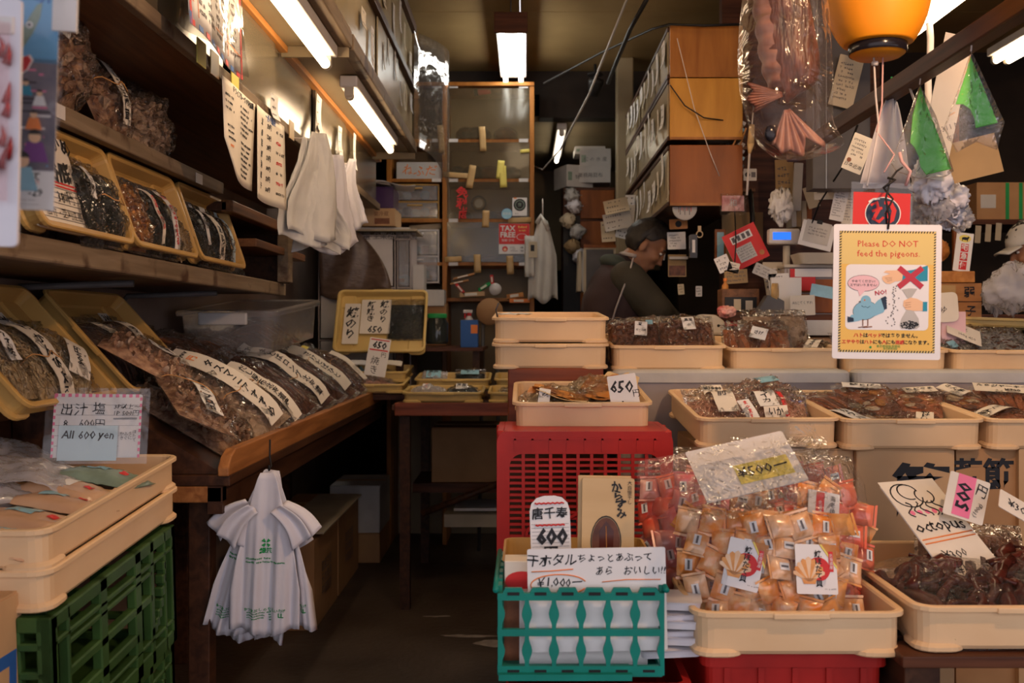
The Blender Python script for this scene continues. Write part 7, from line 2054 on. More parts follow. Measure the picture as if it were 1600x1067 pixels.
# white coat and doorway
def coat():
	t = thing('white_coat', 'white cotton coat hanging on the side of the glazed cabinet', 'coat', TM(at(848, 345, 6.35)))
	b = MB(); L = (470 - 345) * 6.35 / F
	b.grid(lambda u, v: ((u - .5) * (.06 + .11 * min(1, v * 2.2) + .02 * v), -.03 * sin(pi * u) - .012 * sin(u * 17 + v * 2) * v, -L * v + .02 * sin(u * 9) * v), 24, 18, 'white_cloth')
	b.build('coat_body', t, solid=.004)
	b = MB(); b.grid(lambda u, v: (-.085 + (u - .5) * .06, -.045 - .01 * sin(u * 6), -.10 - .26 * v), 6, 8, 'white_cloth'); b.build('sleeve', t, solid=.004)
	b = MB(); b.tube([(-.04, -.02, -.02), (-.01, -.03, .03), (.01, -.03, -.01), (.035, -.02, -.06)], .015, 'white_cloth', 8); b.build('collar', t)
	b = MB(); b.tube([(0, 0, .0), (0, 0, .12), (.0, .02, .14)], .004, 'rope_white', 6); b.build('hanger_loop', t)
coat()
b = MB(); b.box(-.03, .03, -.002, .002, -.05, .05, 'paper_old'); b.box(-.012, .012, -.003, -.002, -.01, .03, 'ink'); o = b.build('wall_card', None, TM(at(832, 390, 6.30))); tag(o, 'old card with a dark figure pinned on the white coat', 'card')
GWB = 'white cartons stacked in the doorway'
for lab, px, py, w, h, Y, rz, txt in (('white carton printed in green and orange, tilted on the doorway pile', 897, 292, .20, .15, 7.0, 20, '特選'), ('white carton with black marks at the top of the doorway pile', 932, 262, .22, .13, 7.05, -4, '松 の 水 産'), ('top rear white carton of the doorway pile', 922, 240, .22, .05, 7.2, 0, ''), ('white carton with a black printed line, lower in the doorway pile', 924, 285, .28, .11, 7.0, -3, '業務用昆布')):
	c = at(px, py, Y)
	carton(lab, TM((c.x, c.y + .12, c.z), 0, 0, rz), w, .24, h, 'cardboard_white', (('text', txt, .035, 0, h * .45, 'ink_grey', {}), ('rect', -w * .45, -w * .3, h * .3, h * .7, 'packet_green'))[0 if txt else 1:], GWB)
t = thing('wooden_shelf', 'dark red drawers stack under the white cartons in the doorway', 'cabinet', I4)
x0, x1 = at(880, 0, 7.0).x, at(962, 0, 7.0).x
b = MB(); b.box(x0, x1, 7.0, 7.4, .36, 1.4 + (515 - 293) * 7 / F, 'dark_wood_x'); b.build('cabinet_body', t, bevel=.004)
for k in range(5):
	z0 = 1.30 + k * .22
	b = MB(); b.box(x0 + .12, x1 - .01, 6.985, 7.0, z0, z0 + .20, 'cabinet_red'); o = b.build('drawer_front', t, bevel=.004)
b = MB(); b.box(x0, x0 + .12, 6.99, 7.0, 1.3, 2.2, 'black'); b.build('gap_shade_panel', t)  # solid black panel painted as the shade in the gap beside the drawers
rr = random.Random(3)
for k, (px, py, mt) in enumerate(((893, 305, 'poly_grey'), (898, 322, 'poly_white'), (888, 345, 'paper_old'), (902, 362, 'poly_grey'), (895, 385, 'paper_brown'), (905, 400, 'poly_white'))):
	c = at(px, py, 6.9); b = MB()
	b.grid(lambda u, v: (c.x + .05 * cos(-1.57 + 3.14 * v) * cos(6.283 * u) * (1 + .5 * NZ((cos(6.28 * u), sin(6.28 * u), v * 3 + k)) + .7 * (.3 - abs(NZ((3 * cos(6.28 * u), 3 * sin(6.28 * u), v * 6 + k))) * 2)), c.y + .04 * cos(-1.57 + 3.14 * v) * sin(6.283 * u), c.z + .05 * sin(-1.57 + 3.14 * v) * (1 + .5 * (.3 - abs(NZ((3 * cos(6.28 * u), 3 * sin(6.28 * u), v * 6 + k + 9))) * 2))), 36, 22, mt)
	o = b.build('crumpled_bag', None); tag(o, 'crumpled bag stuffed beside the dark red drawers, %s from the top' % ORD[k], 'bag', 'bags stuffed beside the dark red drawers')
b = MB(); b.box(-.10, .10, -.01, .01, -.16, .16, 'paper_old'); b.box(-.085, .085, -.0125, -.01, -.14, .14, 'dark_grey'); b.box(-.10, .10, -.014, .012, .15, .17, 'cabinet_red'); z_ = at(937, 425, 6.2).z - .36
for s in (-.08, .08): b.box(s - .008, s + .008, .0, .016, -z_, -.15, 'cabinet_red')
o = b.build('framed_board', None, TM(at(937, 425, 6.2))); tag(o, 'grey framed board standing behind the bending person', 'board')
for k in range(5):
	b = MB(); b.box(-.012, .012, -.1, .1, -.13, .13, ('paper_old', 'cardboard_white', 'dark_grey', 'paper_brown', 'poly_grey')[k]); o = b.build('file_folder', None, TM(at(905 + k * 5, 425, 6.5), 0, (-1) ** k * 2), bevel=.002); tag(o, 'upright file folder beside the grey framed board, %s from the coat' % ORD[k], 'folder', 'file folders in the doorway')
# shelf wall on the right of the doorway
CX0, CX1, CY0, CY1 = .652, .985, 4.5, 6.4
mods = ((2.54, 2.775, 'cabinet_wood', 'top module of the brown cabinet tower, under the ceiling cables'), (2.258, 2.537, 'cabinet_gold', 'golden middle module of the brown cabinet tower'), (1.96, 2.235, 'cabinet_red', 'reddish module of the cabinet tower below the golden one'))
nk = 0
for k, (z0, z1, mt, lab) in enumerate(mods):
	t = thing('cabinet_module', lab, 'cabinet', I4, 'stacked modules of the brown cabinet tower')
	if k < 3:
		b = MB(); b.box(CX0 + .004, CX1, CY0, CY0 + .02, z0, z1, mt); b.build('end_panel', t, bevel=.003)
		b = MB(); b.box(CX0 + .004, CX1, CY0 - .004, CY0 + .02, z0 - .0, z0 + .012, 'cabinet_wood'); b.build('edge_trim', t)
	b = MB(); b.box(CX0 + .02, CX1, CY0 + .021, CY1, z0 + .02, z1 - .02, 'dark_wood'); b.build('carcass', t)
	for z in (z0, z1 - .02):
		b = MB(); b.box(CX0 - .005, CX1, CY0 + .021, CY1, z, z + .02, 'dark_wood'); b.build('track_board', t, bevel=.003)
	for j in range(3):
		a, c_ = CY0 + .03 + (CY1 - CY0 - .04) * j / 3, CY0 + .03 + (CY1 - CY0 - .04) * (j + 1) / 3
		b = MB(); b.box(CX0 - .002 + .008 * (j % 2), CX0 + .004 + .008 * (j % 2), a, c_ - .004, z0 + .022, z1 - .022, 'door_sheet_dull'); b.build('sliding_door', t)
rr = random.Random(21)
for k in range(3):
	z0, z1 = mods[k][0], mods[k][1]
	for j in range(10):
		y = 4.62 + j * .17 + rr.uniform(-.03, .03)
		z = rr.uniform(z0 + .09, z1 - .09)
		w, h = rr.choice(((.08, .13), (.06, .15), (.10, .11), (.04, .14)))
		note('%s note from the street end on the %s doors of the cabinet tower' % (ORD[j], ('topmost', 'golden module', 'reddish module', 'darkest module')[k]), MT((CX0 - .012, y, z)) @ MR(R(-90), 4, 'Z') @ MR(R(rr.uniform(-7, 7)), 4, 'Y'), w, h,
             rr.choice(('paper', 'paper_warm', 'paper')), 3, seed=300 + nk, group='notes on the cabinet tower doors', curl=.02); nk += 1
for k, (px, py, w, h, rot, mt) in enumerate(((963, 322, .14, .08, 12, 'paper_old'), (965, 345, .16, .10, 12, 'cardboard_white'), (975, 338, .12, .14, -5, 'paper_warm'), (950, 362, .08, .12, 4, 'paper_old'), (972, 362, .07, .08, -14, 'paper'), (985, 318, .06, .10, 0, 'paper'))):
	note('paper hanging above the bending person below the cabinet tower, %s from the doorway' % ORD[k], TM(at(px, py, 5.7 + .03 * k), 0, -rot), w, h, mt, 3, seed=400 + k, group='papers hanging above the bending person', curl=.03)
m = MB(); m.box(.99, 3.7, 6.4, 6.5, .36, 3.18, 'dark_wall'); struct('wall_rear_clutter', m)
# till corner and wall clutter
DY = 4.35
zd = 1.4 + (515 - 492) * DY / F
t = thing('till_desk', 'dark wooden desk behind the rear row of trays carrying the till', 'desk', I4)
b = MB(); b.box(.78, 2.12, 4.2, 4.85, zd - .03, zd, 'dark_wood_x'); b.build('desk_top', t, bevel=.003)
for x in (.82, 2.05):
	b = MB(); b.box(x, x + .05, 4.25, 4.8, .36, zd - .03, 'dark_wood'); b.build('side_panel', t)
b = MB(); b.box(.80, 2.10, 4.215, 4.222, zd - .05, zd - .028, 'ink_red'); b.build('red_edge', t)
m = MB(); m.box(1.0, 1.80, 5.05, 5.12, .36, 3.18, 'dark_wood_x'); struct('wall_till', m)
t = thing('wall_shelf', 'brown wooden wall shelf with side boards above the till', 'shelf', I4)
b = MB(); b.box(.990, 1.012, 4.62, 5.05, 1.4 + (515 - 235) * 4.75 / F, 1.4 + (515 - 92) * 4.75 / F, 'cabinet_red'); b.build('side_board', t, bevel=.003)
b = MB(); b.box(1.012, at(1170, 0, 4.75).x, 4.9, 5.05, 1.4 + (515 - 290) * 4.75 / F, 1.4 + (515 - 100) * 4.75 / F, 'cabinet_red'); b.build('back_board', t)
for y in (125, 160, 235, 300): b = MB(); b.box(.992, at(1175, 0, 4.75).x, 4.68, 5.05, 1.4 + (515 - y) * 4.75 / F - .008, 1.4 + (515 - y) * 4.75 / F + .008, 'shelf_wood'); b.build('shelf_board', t, bevel=.002)
def flat(name, label, px, py, Y, w, h, rot=0, mat='paper', draw=None, th=.002, cat=None, group=None, rx=0, rz=0, round_=.003):
	return card(name, label, TM(at(px, py, Y), rx, -rot, rz), w, h, draw or (lambda b, y: None), mat, th, cat or name.split('_')[-1], group, round_)
def rows(n, ink='ink_grey', w=.8, h=.8, seed=1, W=.1, H=.1):
	return lambda b, y: scribble(b, lambda X, Z: (X, y, Z), -W * w / 2, W * w / 2, -H * h / 2, H * h / 2, n, ink, seed)
k_ = 4.6 / F
def blob(name, label, px, py, Y, sx, sy, mat, seed, cat, sd=.6, group=None, rough_=.35, film_=None):
	c = at(px, py, Y); b = MB(); q = Y / F
	def f(u, v, s=1.0):
		a, t_ = 6.2832 * u, -1.5708 + 3.1416 * v
		n_ = 1 + rough_ * NZ((cos(a) * 1.7 + seed, sin(a) * 1.7, v * 3.3)) + rough_ * 1.1 * (.4 - abs(NZ((cos(a) * 3 + seed, sin(a) * 3, v * 5))) * 2) + rough_ * .5 * (.4 - abs(NZ((cos(a) * 7 + seed, sin(a) * 7, v * 12))) * 2)
		return (c.x + s * sx * q * cos(t_) * cos(a) * n_, c.y + s * sx * q * sd * cos(t_) * sin(a) * n_, c.z + s * sy * q * sin(t_) * n_)
	b.grid(f, 40, 26, mat)
	if film_: b.grid(lambda u, v: f(u, v, 1.15), 18, 12, film_)
	return tag(b.build(name, None), label, cat, group)
b = MB(); b.lathe([(.001, .004), (.052, .004), (.056, 0), (.056, -.01), (.001, -.012)], 'cardboard_white', 28, T=TM(rx=90))
for k in range(9): b.box(-.03 + .007 * k, -.027 + .007 * k, -.0046, -.0042, -.02 - .012 * sin(k * 2), .02 + .012 * sin(k * 1.3), ('brown_fish', 'ink_grey', 'ink_red')[k % 3])
o = b.build('printed_disc', None, TM(at(1070, 325, 4.55))); tag(o, 'round white disc with a mottled print hanging below the cabinet tower', 'disc')
b = MB(); b.tube([at(1042, 312, 4.56), at(1054, 275, 4.58)], .003, 'rope_white'); o = b.build('cord', None); tag(o, 'pale cord running up from the round white disc', 'cord')
flat('paper_page', 'white page pinned beside the head of the bending person', 1057, 376, 4.9, .09, .085, 2, 'paper', rows(5, W=.09, H=.085))
flat('photo_card', 'dim brown photo card under the pinned white page', 1058, 415, 4.9, .09, .11, 0, 'paper_brown', lambda b, y: b.box(-.04, .04, y - .0005, y, -.05, .0, 'dark_fish'))
flat('amber_card', 'amber and black card above the pinned white page', 1060, 350, 4.92, .09, .05, 3, 'amber', lambda b, y: b.disc(0, 0, .016, 'black', y))
b = MB(); b.box(-.045, .045, -.01, .01, -.006, .006, 'poly_grey'); o = b.build('metal_bar', None, TM(at(1060, 403, 4.88))); tag(o, 'thin pale metal bar between the two cards in the dark gap', 'bar')
flat('paper_page', 'white page right at the face of the bending person', 1031, 385, 5.25, .07, .14, -8, 'paper', rows(4, W=.07, H=.14))
t = thing('key_ring', 'brass key ring hanging in the dark gap', 'key ring', TM(at(1093, 366, 4.7)))
b = MB(); b.loops([[(r_ * cos(a), y, r_ * sin(a)) for a in [2 * pi * k / 20 for k in range(20)]] for r_, y in ((.017, 0), (.017, -.003), (.012, -.003), (.012, 0))], 'gold_card'); b.build('ring', t)
for s in (-1, 1): b = MB(); b.box(s * .004 - .004, s * .004 + .004, -.002, .002, .014, .04, 'gold_card'); b.build('key', t)
flat('binder_spine', 'black binder spine with a white slip in the dark gap', 1083, 385, 4.7, .035, .11, 0, 'black_gloss', lambda b, y: b.box(-.007, .007, y - .0005, y, -.03, .03, 'paper'), .03)
for k, (px, py) in enumerate(((1092, 455), (1064, 452))): flat('paper_slip', ('small white slip low in the dark gap by the machine', 'small yellowish slip low beside the bending person')[k], px, py, 4.75, .03, .05, 4 * k, ('paper', 'paper_old')[k], rows(3, W=.03, H=.05))
blob('dark_bundle', 'grey and black fabric bundle on the brown wall shelf', 1136, 188, 4.6, 14, 40, 'dark_grey', 1, 'bundle', film_='film')
blob('white_cap_bundle', 'small white bag on top of the fabric bundle', 1137, 150, 4.58, 9, 12, 'poly_white', 2, 'bag')
for k in range(6): flat('paper_bundle', 'folded paper on the inner end of the brown wall shelf, %s from the top' % ORD[k], 1110 + 2 * (k % 2), 232 + 7 * k, 4.62 + .01 * k, .10, .012, (-1) ** k * 3, ('paper', 'dark_grey', 'paper_warm')[k % 3], None, .08, 'paper', 'papers piled on the brown wall shelf')
for k in range(3): flat('blue_packet', 'pale blue packet hanging by the chopsticks, %s from the top' % ORD[k], 1135, 240 + 26 * k, 4.6 + .02 * k, .06, .075, (5, -6, 3)[k], 'packet_blue', lambda b, y: (b.box(-.02, .02, y - .0005, y, -.02, .01, 'black'), b.box(-.028, .028, y - .0005, y, .02, .03, 'paper')), .012, None, 'blue packets by the chopsticks', round_=.006)
for k, (a, c_) in enumerate((((1128, 265), (1160, 196)), ((1142, 268), (1166, 200)))):
	b = MB(); b.tube([at(a[0], a[1], 4.52), at(c_[0], c_[1], 4.5)], .004, 'box_wood', 6); o = b.build('wooden_stick', None); tag(o, ('long slanting wooden stick in front of the blue packets', 'second slanting stick beside the first, nearer the dried fish bag')[k], 'stick')
for k in range(8):
	flat('notebook', 'thin booklet in the hanging row beside the chopsticks, %s from the top' % ORD[k], 1152 - k * .5, 190 + 11 * k, 4.62, .075, .016, -28 + 3 * (k % 3), ('paper', 'packet_blue', 'dark_grey', 'paper_warm')[k % 4], None, .05, 'booklet', 'booklets beside the chopsticks')
b = MB(); b.tube([at(1178, 160, 4.66), at(1175, 195, 4.4)], .003, 'rope_white', 6); b.tube([at(1175, 195, 4.4), at(1173, 225, 4.4)], .012, 'gold_card', 8, r1=.016); b.tube([at(1173, 225, 4.4), at(1171, 240, 4.4)], .016, 'gold_card', 8, r1=.006); b.tube([at(1171, 240, 4.4), at(1167, 305, 4.4)], .005, 'rope_white', 6); o = b.build('brush', None); tag(o, 'brush with a white handle hanging below the dried fish bag', 'brush')
flat('small_sign', 'small white square sign with a dark emblem below the brush', 1172, 273, 4.55, .06, .055, 0, 'cardboard_white', lambda b, y: (b.disc(-.012, .0, .012, 'ink', y, 12), b.box(.005, .025, y - .0003, y, -.012, .012, 'ink_grey')))
t = thing('pink_packet', 'clear packet with a red-pink insert hanging on the till wall', 'packet', TM(at(1145, 318, 4.5)))
b = MB(); b.box(-.05, .05, -.006, .004, -.035, .035, 'wrap_pink'); b.text('和', .035, .0, 0, 'paper', y=-.008); b.build('packet_insert', t, bevel=.003)
b = MB(); b.grid(lambda u, v: (-.06 + .12 * u, -.010 - .004 * NZ((u * 5, v * 5, 3)), -.055 + .10 * v), 10, 8, 'film'); b.build('clear_film', t)
def leaflet(b, y):
	w, h = .16, .17
	b.box(-w / 2, w / 2, y - .0003, y, -h / 2, h / 2, 'ink_red')
	b.box(-.05, .05, y - .0008, y - .0003, .03, .065, 'paper'); b.box(-.05, .03, y - .0008, y - .0003, -.06, .01, 'poly_grey')
	for k in range(4): b.box(-.045 + .024 * k, -.03 + .024 * k, y - .0012, y - .0008, .036, .06, 'ink_grey')
	scribble(b, lambda X, Z: (X, y - .0012, Z), -.045, .025, -.055, .005, 5, 'ink_grey', 2)
	b.disc(.055, -.055, .012, 'amber', y - .0006, 12)
flat('leaflet', 'tilted red and white leaflet standing behind the tape dispenser', 1165, 385, 4.5, .16, .17, 26, 'paper', leaflet)
b = MB(); b.tube([at(1172, 296, 4.69), at(1176, 340, 4.66), at(1173, 420, 4.66)], .012, 'black', 6); o = b.build('black_strap', None); tag(o, 'black strap hanging in front of the red leaflet', 'strap')
b = MB(); b.tube([at(1147, 299, 4.67), at(1150, 380, 4.45), at(1146, 440, 4.42)], .003, 'black', 6); o = b.build('black_cable', None); tag(o, 'thin black cable hanging at the side of the red leaflet', 'cable')
flat('paper_frame', 'narrow wooden frame standing beside the leaflet', 1125, 385, 4.7, .05, .16, 0, 'cabinet_red', lambda b, y: b.box(-.016, .016, y - .0006, y, -.066, .066, 'packet_blue'), .02)
flat('cardboard_panel', 'grey brown board behind the red leaflet', 1160, 370, 4.85, .20, .24, 0, 'paper_brown')
flat('brown_envelope', 'big brown envelope hanging on the till wall', 1226, 285, 4.6, .085, .21, 2, 'paper_brown', rows(5, 'ink_grey', W=.08, H=.2), .004)
flat('wall_board', 'narrow white board beside the brown envelope', 1246, 292, 4.58, .04, .22, -3, 'cardboard_white', None, .01)
flat('brown_tag', 'pointed brown tag hanging right of the white board', 1268, 308, 4.55, .055, .10, 18, 'paper_old')
for k in range(4): flat('file_spine', 'upright file behind the till display, %s from the envelope' % ORD[k], 1236 + 8 * k, 336, 4.65, .022, .12, (-1) ** k * 2, ('cardboard_white', 'paper_brown', 'paper_old', 'cabinet_red')[k], None, .10, 'file', 'files behind the till display')
blob('crumpled_paper', 'crumpled white paper by the files behind the till', 1221, 322, 4.5, 16, 22, 'paper', 5, 'paper', rough_=.5)
flat('receipt_sheet', 'long paper sheet with tiny print hanging behind the red shop card', 1296, 268, 4.3, .14, .24, 2, 'paper_warm', rows(15, W=.14, H=.24))
flat('receipt_strip', 'narrow receipt strip with lines hanging below the printed sheet', 1312, 316, 4.25, .06, .16, -12, 'paper', rows(12, W=.06, H=.16))
flat('receipt_strip', 'ragged receipt strip at the edge of the pigeon sign', 1325, 325, 4.28, .05, .14, -4, 'paper_warm', rows(9, W=.05, H=.14, seed=4))
t = thing('clip_note', 'white note card held by a black clip above the till', 'note', TM(at(1276, 366, 4.3), 0, 14, 0))
b = MB(); b.box(-.07, .075, -.002, .002, -.06, .05, 'paper'); b.box(-.055, .055, -.004, -.002, -.04, .055, 'cardboard_white'); scribble(b, lambda X, Z: (X, -.0046, Z), -.04, .04, -.01, .03, 3, 'ink_grey', 2); b.build('card_sheet', t)
b = MB(); b.box(-.012, .012, -.008, .004, .045, .062, 'black'); b.build('binder_clip', t, bevel=.002)
b = MB(); b.tube([at(1340, 195, 3.4), at(1316, 262, 4.0), at(1280, 318, 4.28), at(1268, 350, 4.3)], .004, 'black', 6); o = b.build('black_cable', None); tag(o, 'black cable looping from the rail down to the clipped note', 'cable')
flat('handwritten_card', 'tilted cream handwritten card hanging left of the lantern cords', 1340, 240, 3.4, .07, .13, -22, 'paper_warm', lambda b, y: (b.disc(-.02, -.03, .008, 'brown_fish', y, 10), b.text('日本近海', .016, .0, -.045, 'ink', y=y, rough=.5), scribble(b, lambda X, Z: (X, y, Z), -.03, .03, -.015, .05, 5, 'ink_grey', 3)))
flat('old_card', 'old brown framed paper high on the grey pillar', 1322, 128, 4.06, .10, .21, -14, 'paper_old', rows(9, W=.1, H=.2), .006)
b = MB(); b.box(at(1270, 0, 4.1).x, at(1360, 0, 4.1).x, 4.1, 4.2, 1.98, 3.18, 'dark_grey'); b.box(at(1290, 0, 4.1).x, at(1292, 0, 4.1).x, 4.095, 4.1, 1.98, 3.18, 'steel'); o = b.build('metal_duct', None, bevel=.004); tag(o, 'grey metal duct coming down from the ceiling behind the dried fish and lantern', 'duct')
t = thing('cash_register', 'beige cash register with a lit blue display', 'cash register', TM((at(1225, 0, 4.3).x, 4.42, zd)))
b = MB(); b.box(-.02, .20, -.08, .22, 0, .05, 'machine_beige'); b.build('register_body', t, bevel=.008)
b = MB(); b.add([(-.07, -.10, .10), (.05, -.10, .10), (.06, .06, .24), (-.05, .06, .24), (-.07, -.10, .075), (.05, -.10, .075), (.06, .06, .20), (-.05, .06, .20)], [(0, 1, 2, 3), (7, 6, 5, 4), (0, 4, 5, 1), (1, 5, 6, 2), (2, 6, 7, 3), (3, 7, 4, 0)], 'machine_beige')
for i in range(4):
	for j in range(4):
		u, v = .12 + .2 * i, .12 + .2 * j
		x, y, z = -.07 + .12 * u, -.10 + .16 * v, .101 + .14 * v
		b.box(x - .008, x + .008, y - .009, y + .009, z, z + .008, 'white_plastic' if (i + j) % 3 else 'dark_grey')
b.build('keypad', t, bevel=.002)
b = MB(); b.tube([(.05, .03, .05), (.05, .03, .31)], .016, 'machine_beige', 10); b.build('display_post', t)
d = MB(); d.box(-.035, .105, .0, .05, .315, .385, 'white_plastic'); dd = d.build('customer_display', t, bevel=.010)
d = MB(); d.box(-.018, .062, -.0015, .0005, .335, .368, 'lcd_blue'); d.build('lit_screen', dd)
b = MB(); b.box(-.06, .07, -.14, -.12, .0, .16, 'paper'); b.build('paper_front', t)
t = thing('change_tray', 'shallow beige coin tray beside the till', 'tray', TM(at(1278, 404, 4.35)))
b = MB(); b.loops([rrect(.18, .14, .02, -.028), rrect(.21, .17, .025, .02), rrect(.20, .16, .02, .02), rrect(.17, .13, .015, -.022)], 'machine_beige', False, True, True); b.build('tray_body', t, bevel=.002)
t = thing('drawer_cabinet', 'grey drawer cabinet with brown fronts under the coin tray', 'cabinet', TM((at(1268, 0, 4.28).x, 4.36, zd)))
b = MB(); b.box(-.10, .13, -.02, .22, .0, .205, 'grey_plastic'); b.box(-.105, .135, -.03, .22, .205, .22, 'machine_beige'); b.build('cabinet_body', t, bevel=.004)
for k, (z0, z1, mt) in enumerate(((.008, .09, 'cabinet_red'), (.098, .155, 'cabinet_red'), (.16, .20, 'grey_plastic'))):
	b = MB(); b.box(-.09, .12, -.03, -.02, z0, z1, mt); b.build('drawer_front', t, bevel=.003)
b = MB(); b.box(-.08, .03, -.036, -.033, .105, .20, 'ink_red'); b.box(-.06, .10, -.038, -.036, .165, .20, 'paper'); b.build('red_slip', t)
flat('paper_note', 'cream note with small marks taped on the drawer cabinet front', 1254, 477, 4.2, .105, .085, 2, 'paper_warm', lambda b, y: b.text('A5にてくすれ', .014, 0, .01, 'ink', y=y, rough=.4))
flat('grey_envelope', 'bluish envelope sticking out beside the cream note', 1285, 455, 4.22, .10, .05, -10, 'packet_blue', None, .004)
t = thing('tape_dispenser', 'dark grey tape dispenser with a yellow roll in front of the till', 'tape dispenser', TM((at(1208, 0, 4.1).x, 4.14, 1.4 + (515 - 489) * 4.1 / F)))
b = MB(); b.prism([(-.055, 0), (.05, 0), (.05, .05), (.02, .065), (-.02, .075), (-.055, .02)], -.03, .03, 'dark_grey'); b.build('dispenser_base', t, bevel=.004)
b = MB(); T_ = TM((.018, 0, .085), 90, 0, 70); b.lathe([(.022, -.012), (.040, -.012), (.040, .012), (.022, .012), (.022, -.012)], 'tape_brown', 24, T=T_); b.build('tape_roll', t)
for k, (px, py, w, h, rot, mt) in enumerate(((1130, 412, .06, .07, 24, 'paper'), (1146, 418, .05, .045, -14, 'paper_warm'), (1150, 432, .10, .06, 4, 'paper_brown'), (1217, 440, .09, .07, 3, 'paper'), (1195, 425, .10, .05, -24, 'cardboard_white'))):
	flat('paper_slip', ('tilted white slip left of the red leaflet', 'cream folded slip below the red leaflet', 'brown paper with faint writing under the leaflet', 'white price paper in front of the till', 'slanting white sheet before the keypad')[k], px, py, 4.32, w, h, rot, mt, rows(3, W=w, H=h, seed=k))
t = thing('small_bottle', 'little amber bottle standing left of the tape dispenser', 'bottle', TM(at(1133, 450, 4.3)))
b = MB(); b.lathe([(.001, -.03), (.014, -.03), (.015, .01), (.006, .022), (.006, .03)], 'amber', 14); b.build('bottle_body', t)
b = MB(); b.lathe([(.008, .03), (.008, .042), (.001, .043)], 'ink_orange', 12); b.build('bottle_cap', t)
t = thing('wooden_box', 'small wooden box with a dark picture front beside the tape dispenser', 'box', TM((at(1158, 0, 4.25).x, 4.3, zd)))
b = MB(); b.box(-.08, .08, -.04, .06, 0, .11, 'shelf_wood'); b.build('box_body', t, bevel=.003)
b = MB(); b.box(-.068, .068, -.045, -.041, .012, .075, 'black'); b.box(-.03, .0, -.047, -.045, .018, .066, 'paper_old'); b.box(.02, .05, -.047, -.045, .02, .06, 'machine_beige'); b.build('picture_front', t)
t = thing('weighing_machine', 'rounded beige plastic machine behind the bean bags', 'machine', TM((at(1112, 0, 4.1).x, 4.15, 1.4 + (515 - 524) * 4.1 / F)))
b = MB(); b.prism([(-.06, 0), (.055, 0), (.058, .055), (.02, .085), (-.045, .088), (-.06, .05)], -.05, .06, 'machine_beige'); b.build('machine_body', t, bevel=.012)
b = MB(); b.tube([(.028, -.052, .04), (.028, -.045, .04)], .006, 'black', 10); b.build('dial', t)
blob('pink_cloth', 'small crumpled pink cloth on the desk by the beige machine', 1135, 487, 4.15, 13, 8, 'wrap_pink', 7, 'cloth')
for k, px in enumerate((1170, 1260, 1312)): flat('white_block', 'low white box lid behind the rear trays, %s from the machine' % ORD[k], px + 20, 512, 4.02, .17, .06, 0, 'cardboard_white', None, .12, 'lid', 'white lids behind the rear trays')
t = thing('wooden_box', 'stack base: slatted wooden box with dark brush characters beyond the sign', 'box', TM((at(1496, 0, 3.95).x, 4.05, 1.4 + (515 - 520) * 3.95 / F)))
b = MB(); b.box(-.15, .11, -.08, .16, .0, .05, 'box_wood'); b.box(-.15, .105, -.08, .16, .055, .198, 'box_wood')
b.box(-.15, .105, -.0805, .16, .122, .126, 'dark_wood'); b.text('弱', .045, .055, .160, 'ink', y=-.083, rough=.3, bold=.02); b.text('子', .045, .06, .085, 'ink', y=-.083, rough=.3, bold=.02); b.build('box_body', t, bevel=.004)
b = MB(); b.box(-.15, .0, -.084, -.081, .11, .19, 'tape_brown'); b.build('paper_patch', t)
t = thing('wooden_tray', 'thin orange wooden tray lying on the lettered wooden box', 'tray', TM((at(1490, 0, 3.95).x, 4.05, 1.4 + (515 - 520) * 3.95 / F + .20)))
b = MB(); b.box(-.17, .09, -.09, .16, 0, .045, 'orange_wood'); b.box(-.16, .08, -.08, .15, .030, .046, 'box_wood'); b.build('tray_body', t, bevel=.003)
def yuu(b, y):
	w, h = .068, .155
	b.loops([[(r_ * cos(a), y - .0004, .055 + r_ * .62 * sin(a)) for a in [2 * pi * k / 20 for k in range(20)]] for r_ in (.024, .0)], 'yellow_note', closed=True)
	b.ell((.0, y - .0012, .055), (.014, .0006, .006), 'ink', 10, 5); b.disc(.012, .060, .004, 'ink', y - .0014, 8); b.box(-.012, -.009, y - .0014, y - .0008, .044, .054, 'ink'); b.box(.008, .011, y - .0014, y - .0008, .044, .054, 'ink')
	for k, s in enumerate('宅急便'):
		z = .018 - .036 * k
		b.box(-.012, .018, y - .0006, y, z - .016, z + .016, 'ink_red'); b.text(s, .028, .003, z, 'paper', y=y - .0012, bold=.02)
flat('courier_card', 'white card with a yellow oval and red squares standing on the orange wooden tray', 1505, 394, 4.0, .068, .155, -7, 'paper', yuu, .003)
flat('paper_pad', 'pale paper pad with a folded corner left of the lettered wooden box', 1480, 480, 3.7, .08, .11, 4, 'paper_warm', lambda b, y: b.text('ゆ', .03, -.015, -.01, 'ink', y=y, rough=.4), .006, round_=.02)
flat('white_block', 'white block under the paper pad beyond the sign', 1483, 512, 3.75, .09, .12, 0, 'paper_pink', None, .08, 'block')
blob('clear_bag', 'big puffed clear plastic bag at the outer end of the desk', 1585, 450, 3.6, 42, 36, 'film_haze', 9, 'bag', rough_=.3)
blob('clear_bag', 'small brownish clear bag beside the puffed plastic bag', 1553, 462, 3.7, 16, 24, 'film_haze', 10, 'bag', rough_=.4)
ty('y8', 'long yellow tray behind the outermost rear trays', TM((at(1570, 0, 4.0).x, 4.1, 1.4 + (515 - 513) * 4 / F), 2, 0, 90), .30, .40, .04)
t = carton('brown carton bound with two green bands on the high shelf at the far side', TM((at(1562, 0, 5.2).x + .05, 5.35, 1.4 + (515 - 343) * 5.2 / F)), .34, .30, .19, 'cardboard', (('rect', -.02, .0, 0, .192, 'ink_green'), ('rect', .05, .07, 0, .192, 'ink_green'), ('rect', -.15, -.07, .06, .13, 'cardboard_white')))
